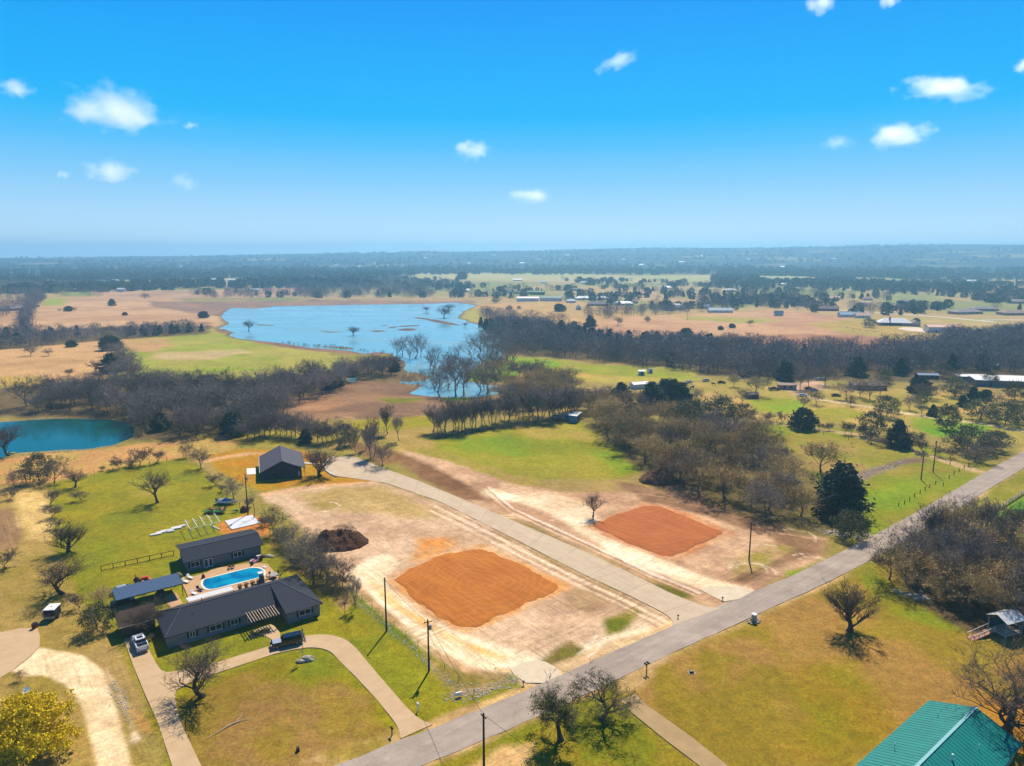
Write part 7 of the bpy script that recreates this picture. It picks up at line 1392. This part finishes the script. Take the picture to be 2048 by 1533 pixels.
# ------------------------------------------------------------------ far houses
HF = [(1700,634,26,10,wall_w,rst,'long low blue-grey house beyond the ranch'),(1686,640,0,0,None,None,''),(1724,636,16,9,wall_w,rt_,'pinkish shed left of the white ranch'),(1780,617,22,12,wall_t,rg_,'grey roofed house across the far street'),(1808,607,20,10,wall_t,rg_,'grey house behind the far street tree'),(1735,601,14,8,wall_w,rpk,'pink roofed house beyond the long blue-grey one'),
 (1725,614,10,5,wall_w,rw_,'bright white van-like shed beyond the ranch'),(1930,628,38,16,wall_t,rg_,'big grey hipped house at the far street bend'),(1968,622,30,14,wall_t,rg_,'second grey hipped house right of the street bend'),(2030,630,36,18,wall_t,rbn,'tan grey hipped house at the right edge'),(2038,607,26,14,wall_t,rg_,'grey roof behind the right edge house'),(1943,566,24,12,wall_w,rw_,'lone white barn near the right horizon'),
 (1258,594,26,14,wall_t,rpk,'pink tiled villa left of the pair in the far village'),(1283,590,26,14,wall_t,rpk,'pink tiled villa right of the pair in the far village'),(1237,590,20,12,wall_w,rpk,'pale pink roofed house left of the villas'),(1332,578,22,12,wall_w,rw_,'white gabled house behind the village trees'),(1348,618,20,10,wall_w,rw_,'white roofed barn beside the village trees'),
 (1102,602,34,20,wall_w,rgn_,'large green roofed barn with pale gable'),(1075,590,26,10,greenp,rgn_,'long dark green shed left of the green barn'),(1045,588,30,8,greenp,rgn_,'low dark green building in the far field'),(1018,587,9,6,wall_w,rgn_,'small green shed at the left of the far yard'),(1055,603,34,8,wall_w,rw_,'long pale slab building in front of the green barn'),
 (925,584,24,12,wall_w,rw_,'row of white awnings beyond the dam'),(1035,562,24,12,wall_w,rw_,'white roofed building on the far plain edge'),(1088,567,14,8,wall_w,rst,'steel shed on the far plain edge'),(1168,568,14,8,wall_w,rw_,'white shed in the middle of the far plain edge'),(1150,582,24,10,wall_t,rg_,'grey long house in the far village'),
 (1142,606,14,8,wall_w,rst,'pale green shed left of the village street'),(1165,600,24,12,wall_w,rst,'steel blue house at the village street'),(1204,600,16,8,wall_w,rw_,'bright white roofed house in the village'),(1187,601,12,8,wall_w,rst,'pale roof left of the bright white one'),(1195,612,30,10,wall_t,rg_,'grey low house in front of the village street'),(1247,611,28,12,wall_w,rst,'blue-grey long house in front of the village street'),(1157,620,7,5,wall_w,rst,'tiny white hut in the village foreground'),(1268,607,10,6,wall_t,rpk,'small pink hut right of the blue-grey house'),
 (1460,584,26,10,wall_w,rw_,'white long shed right of the village'),(1490,580,14,7,greenp,rbl,'blue shed right of the white long shed'),(1605,572,16,10,wall_w,rw_,'white gabled barn near the plain edge'),(1572,573,20,8,wall_w,rw_,'low white shed left of the gabled barn'),(1440,625,30,12,wall_w,rbl,'blue-grey house with white gable in the oak grove'),(1557,632,10,4,wall_w,rst,'pale shed under the oak grove'),
 (1358,620,14,6,wall_w,rw_,'white shed left of the oak grove'),(1414,618,8,5,wall_w,rw_,'tiny white shed left of the oak grove'),(1665,600,22,10,wall_t,rt_,'orange roofed house beyond the grove'),(1655,622,26,8,brownwall,rbn,'dark stable beside the far street'),(1705,562,10,6,wall_w,rw_,'white speck house near the right plain'),(1720,562,9,6,wall_w,rw_,'second white speck house near the right plain'),
 (268,570,44,18,wall_b,rst,'blue green warehouse left of the dam'),(290,569,30,14,wall_b,rst,'lower wing warehouse right of the blue one'),(121,566,40,18,wall_b,rst,'long blue warehouse at the left horizon'),(205,566,30,12,wall_b,rbl,'grey blue hall between the two warehouses'),(42,567,40,10,wall_w,rw_,'long white roof at the left horizon'),(90,565,22,10,wall_w,rw_,'shorter white roof left of the long warehouse'),(230,565,20,10,wall_w,rw_,'white block left of the blue green warehouse'),
 (243,584,14,8,wall_w,rw_,'small white building before the warehouses'),(433,563,22,8,wall_w,rw_,'bright white barn right of the warehouses'),(465,564,24,8,wall_w,rw_,'second white barn right of the warehouses'),(510,583,18,8,wall_w,rw_,'white roof in the trees left of the dam'),(566,566,20,10,wall_w,rw_,'white building at the edge of the far woods'),(518,567,18,10,greenp,rgn_,'green building before the far field'),
 (30,620,30,16,wall_t,rg_,'grey roofed house at the far left edge'),(58,615,22,14,wall_t,rg_,'grey house right of the far left one'),(15,622,20,12,brownwall,rg_,'dark house at the left border'),(370,570,36,8,wall_w,rst,'row of pale vehicles roofs by the warehouses'),(345,566,20,8,wall_w,rst,'pale store behind the warehouse yard'),(400,572,20,8,wall_w,rw_,'white store at the end of the warehouse yard')]
rgh = random.Random(9)
for px, py, L_, W_, wm_, rm_, lb_ in HF:
    if not L_: continue
    D_ = math.hypot(*G(px, py)); k_ = 0.95
    big = 'warehouse' in lb_ or 'barn' in lb_ or 'hall' in lb_
    shed(px, py, L_*k_, W_*0.9, 5.0 if big else 3.0, 2.2 if big else 2.8, rgh.uniform(-16, 16), lb_, wm_, rm_, 'far_barn' if big else 'far_house', 'barn' if big else 'house', hip=('hipped' in lb_ or 'villa' in lb_ or rm_ in (rg_, rpk)), wins=3 if D_ < 1200 and not big else 2, over=0.6)
# far street, its poles, and the far town specks
fs = smooth_line(resample([G(*q) for q in ((1560,611),(1700,622),(1760,626),(1900,636),(1990,645))], 8), 2); a_, b_ = edges_from(fs, 9); strip('street', a_, b_, 0.05, flat('pale_street', (198,186,166), 0.9))
fs = smooth_line(resample([G(*q) for q in ((1950,641),(2010,640),(2100,642))], 8), 1); a_, b_ = edges_from(fs, 8); strip('street', a_, b_, 0.055, flat('pale_street_b', (186,178,160), 0.9))
fs = smooth_line(resample([G(*q) for q in ((1120,592),(1200,597),(1330,598))], 8), 1); a_, b_ = edges_from(fs, 9); strip('street', a_, b_, 0.05, flat('pale_street_c', (206,186,160), 0.9))
for px, py, l_ in ((1615, 621, 'far pole left of the far street'), (1835, 632, 'far pole left of the two by the grey houses'), (1850, 631, 'far pole right of the two by the grey houses'), (1375, 640, 'far pole at the corner of the brown field')): pole(px, py, 11, l_, 0.8)
t = thing_px('water_tower', 611, 548, 'thin radio mast rising from the hazy hills', 'mast'); zb = float(ground_z(t.location.x, t.location.y)[0]); t.location.z = zb; MB().tube([(0, 0, 0), (0, 0, 46)], 0.7, 6).build('shaft', steel, t); t.name = 'radio_mast'
MB().tube([(0, 0, 44), (0, 0, 48)], 3.0, 8).build('head', steel, t)
rgs = np.random.default_rng(12); k_ = 0
for a_, d_ in [(-14.0,3300),(-12.2,3150),(-11.0,3600),(-3.5,3500),(0.8,3500),(2.2,3900),(9.0,3900),(10.4,3300),(13.5,3600),(15,4300),(6.3,3000),(18.5,3900),(21,3100),(24.5,4000),(-20,3100),(-25,3400),(-7,4300),(4.5,4500),(-1.5,4800)]:
    x, y = d_*math.sin(R(a_)), d_*math.cos(R(a_)); t = empty('hill_house', (x, y, float(ground_z(x, y)[0])+4), R(rgs.uniform(-30, 30)), 'pale house speck on the hazy blue hillside', 'house', 'house specks on the blue hills')
    w_ = rgs.uniform(12, 30); MB().box(-w_/2, w_/2, -6, 6, -6, 4).build('wall', wall_w, t); g = MB(); g.add([(-w_/2-1,-7,4),(w_/2+1,-7,4),(w_/2+1,7,4),(-w_/2-1,7,4),(-w_/2,0,7),(w_/2,0,7)], [(0,1,5,4),(2,3,4,5),(1,2,5),(3,0,4)]); g.build('roof', rw_, t)
# cattle in the dry meadow
def cow(px, py, deg, label):
    t = thing_px('cow', px, py, label, 'cow', deg); me_m = flat('black_hide', (26,22,22))
    sk = bpy.data.meshes.new('body'); vs_ = [(-0.9,0,1.15),(-0.3,0,1.2),(0.4,0,1.2),(0.85,0,1.25),(1.25,0,1.45),(1.6,0,1.3),(-0.85,0.22,0.75),(-0.95,0.22,0.45),(-0.88,0.22,0.05),(-0.85,-0.22,0.75),(-0.95,-0.22,0.45),(-0.88,-0.22,0.05),(0.75,0.2,0.7),(0.75,0.2,0.35),(0.73,0.2,0.05),(0.75,-0.2,0.7),(0.75,-0.2,0.35),(0.73,-0.2,0.05),(-1.1,0,1.0),(-1.15,0,0.5)]
    es = [(0,1),(1,2),(2,3),(3,4),(4,5),(0,6),(6,7),(7,8),(0,9),(9,10),(10,11),(3,12),(12,13),(13,14),(3,15),(15,16),(16,17),(0,18),(18,19)]
    sk.from_pydata(vs_, es, []); o = bpy.data.objects.new('body', sk); col.objects.link(o); o.parent = t; sk.materials.append(me_m); o.modifiers.new('s', 'SKIN'); rads = [0.33,0.42,0.42,0.34,0.2,0.13,0.15,0.08,0.06,0.15,0.08,0.06,0.14,0.08,0.06,0.14,0.08,0.06,0.03,0.04]
    for v, r_ in zip(sk.skin_vertices[0].data, rads): v.radius = (r_, r_)
    o.modifiers.new('d', 'SUBSURF').levels = 1
cow(1427, 771, 170, 'black cow standing in the dry meadow'); cow(1384, 778, 20, 'black cow at the left of the dry meadow')
# ------------------------------------------------------------------ clouds
def cloud(px, py, wpx, hpx, dist, dens, seed, label, slant=0.0):
    x = (px-1024)/FPX; yy = -(py-766.5)/FPX; d = Vector((x, _c+yy*_s, -_s+yy*_c)); k_ = dist/d.y
    wm_ = wpx/FPX*dist; hm_ = hpx/FPX*dist
    t = bpy.data.meshes.new('cloud'); import bmesh
    bm = bmesh.new(); bmesh.ops.create_cube(bm, size=2.0); bm.to_mesh(t); bm.free()
    o = bpy.data.objects.new('cloud', t); col.objects.link(o); o.location = d*k_ + Vector((0, 0, CAM_H)); o.scale = (wm_*0.56, wm_*0.4, hm_*0.62); o.rotation_euler = (0, slant, 0)
    m = bpy.data.materials.new('cloud_vapour'); m.use_nodes = True; n = m.node_tree.nodes; l = m.node_tree.links; n.remove(n['Principled BSDF'])
    pv = n.new('ShaderNodeVolumePrincipled'); pv.inputs['Color'].default_value = (1, 1, 1, 1); pv.inputs['Anisotropy'].default_value = 0.55; l.new(pv.outputs[0], n['Material Output'].inputs['Volume'])
    tc = n.new('ShaderNodeTexCoord'); ln = n.new('ShaderNodeVectorMath'); ln.operation = 'LENGTH'; l.new(tc.outputs['Object'], ln.inputs[0])
    no = n.new('ShaderNodeTexNoise'); no.inputs['Scale'].default_value = 1.0; no.inputs['Detail'].default_value = 5; no.inputs['Roughness'].default_value = 0.58
    mp = n.new('ShaderNodeMapping'); mp.inputs['Location'].default_value = (seed*3.1, seed*1.7, 0); mp.inputs['Scale'].default_value = (1.9, 1.9, 1.1); l.new(tc.outputs['Object'], mp.inputs[0]); l.new(mp.outputs[0], no.inputs[0])
    mr = n.new('ShaderNodeMapRange'); l.new(no.outputs[0], mr.inputs[0]); mr.inputs[1].default_value = 0.25; mr.inputs[2].default_value = 0.75; mr.inputs[3].default_value = 0.15; mr.inputs[4].default_value = 1.25
    sb = n.new('ShaderNodeMath'); sb.operation = 'SUBTRACT'; l.new(mr.outputs[0], sb.inputs[0]); l.new(ln.outputs['Value'], sb.inputs[1])
    r2 = n.new('ShaderNodeMapRange'); l.new(sb.outputs[0], r2.inputs[0]); r2.inputs[1].default_value = 0.0; r2.inputs[2].default_value = 0.85; r2.inputs[3].default_value = 0.0; r2.inputs[4].default_value = dens*0.29/(wm_*0.4); l.new(r2.outputs[0], pv.inputs['Density'])
    t.materials.append(m); tag(o, label, 'cloud')
CL = [(228,219,215,80,9,1,'largest white cloud, upper left of the sky'),(30,178,90,34,5,2,'small cloud cut by the left edge of the sky'),(222,343,112,44,6,3,'flat-bottomed cloud below the largest one'),(126,349,30,18,3,4,'tiny cloud puff left of the flat-bottomed cloud'),(368,364,64,34,2,5,'faint wisp right of the flat-bottomed cloud'),(380,252,38,16,2.5,6,'tiny wisp right of the largest cloud'),(945,301,84,42,5,7,'round cloud near the centre of the sky'),(1062,393,96,34,5,8,'lowest small cloud right of centre'),
 (1236,124,92,30,3,9,'slanting cloud streak high in the centre right'),(1888,178,172,56,8,10,'ragged white cloud in the upper right'),(1800,272,138,52,7,11,'lens shaped cloud below the ragged one'),(1675,286,72,30,2,12,'faint wisp left of the lens shaped cloud'),(1640,8,64,36,4,13,'cloud cut by the top edge, left one of two'),(1778,2,48,26,4,14,'cloud cut by the top edge, right one of two'),(2046,132,36,26,5,15,'small cloud cut by the right edge')]
for px, py, w_, h_, dn, sd_, lb_ in CL: cloud(px, py, w_, h_, 10500, dn, sd_, lb_, -0.45 if 'slanting' in lb_ else 0)
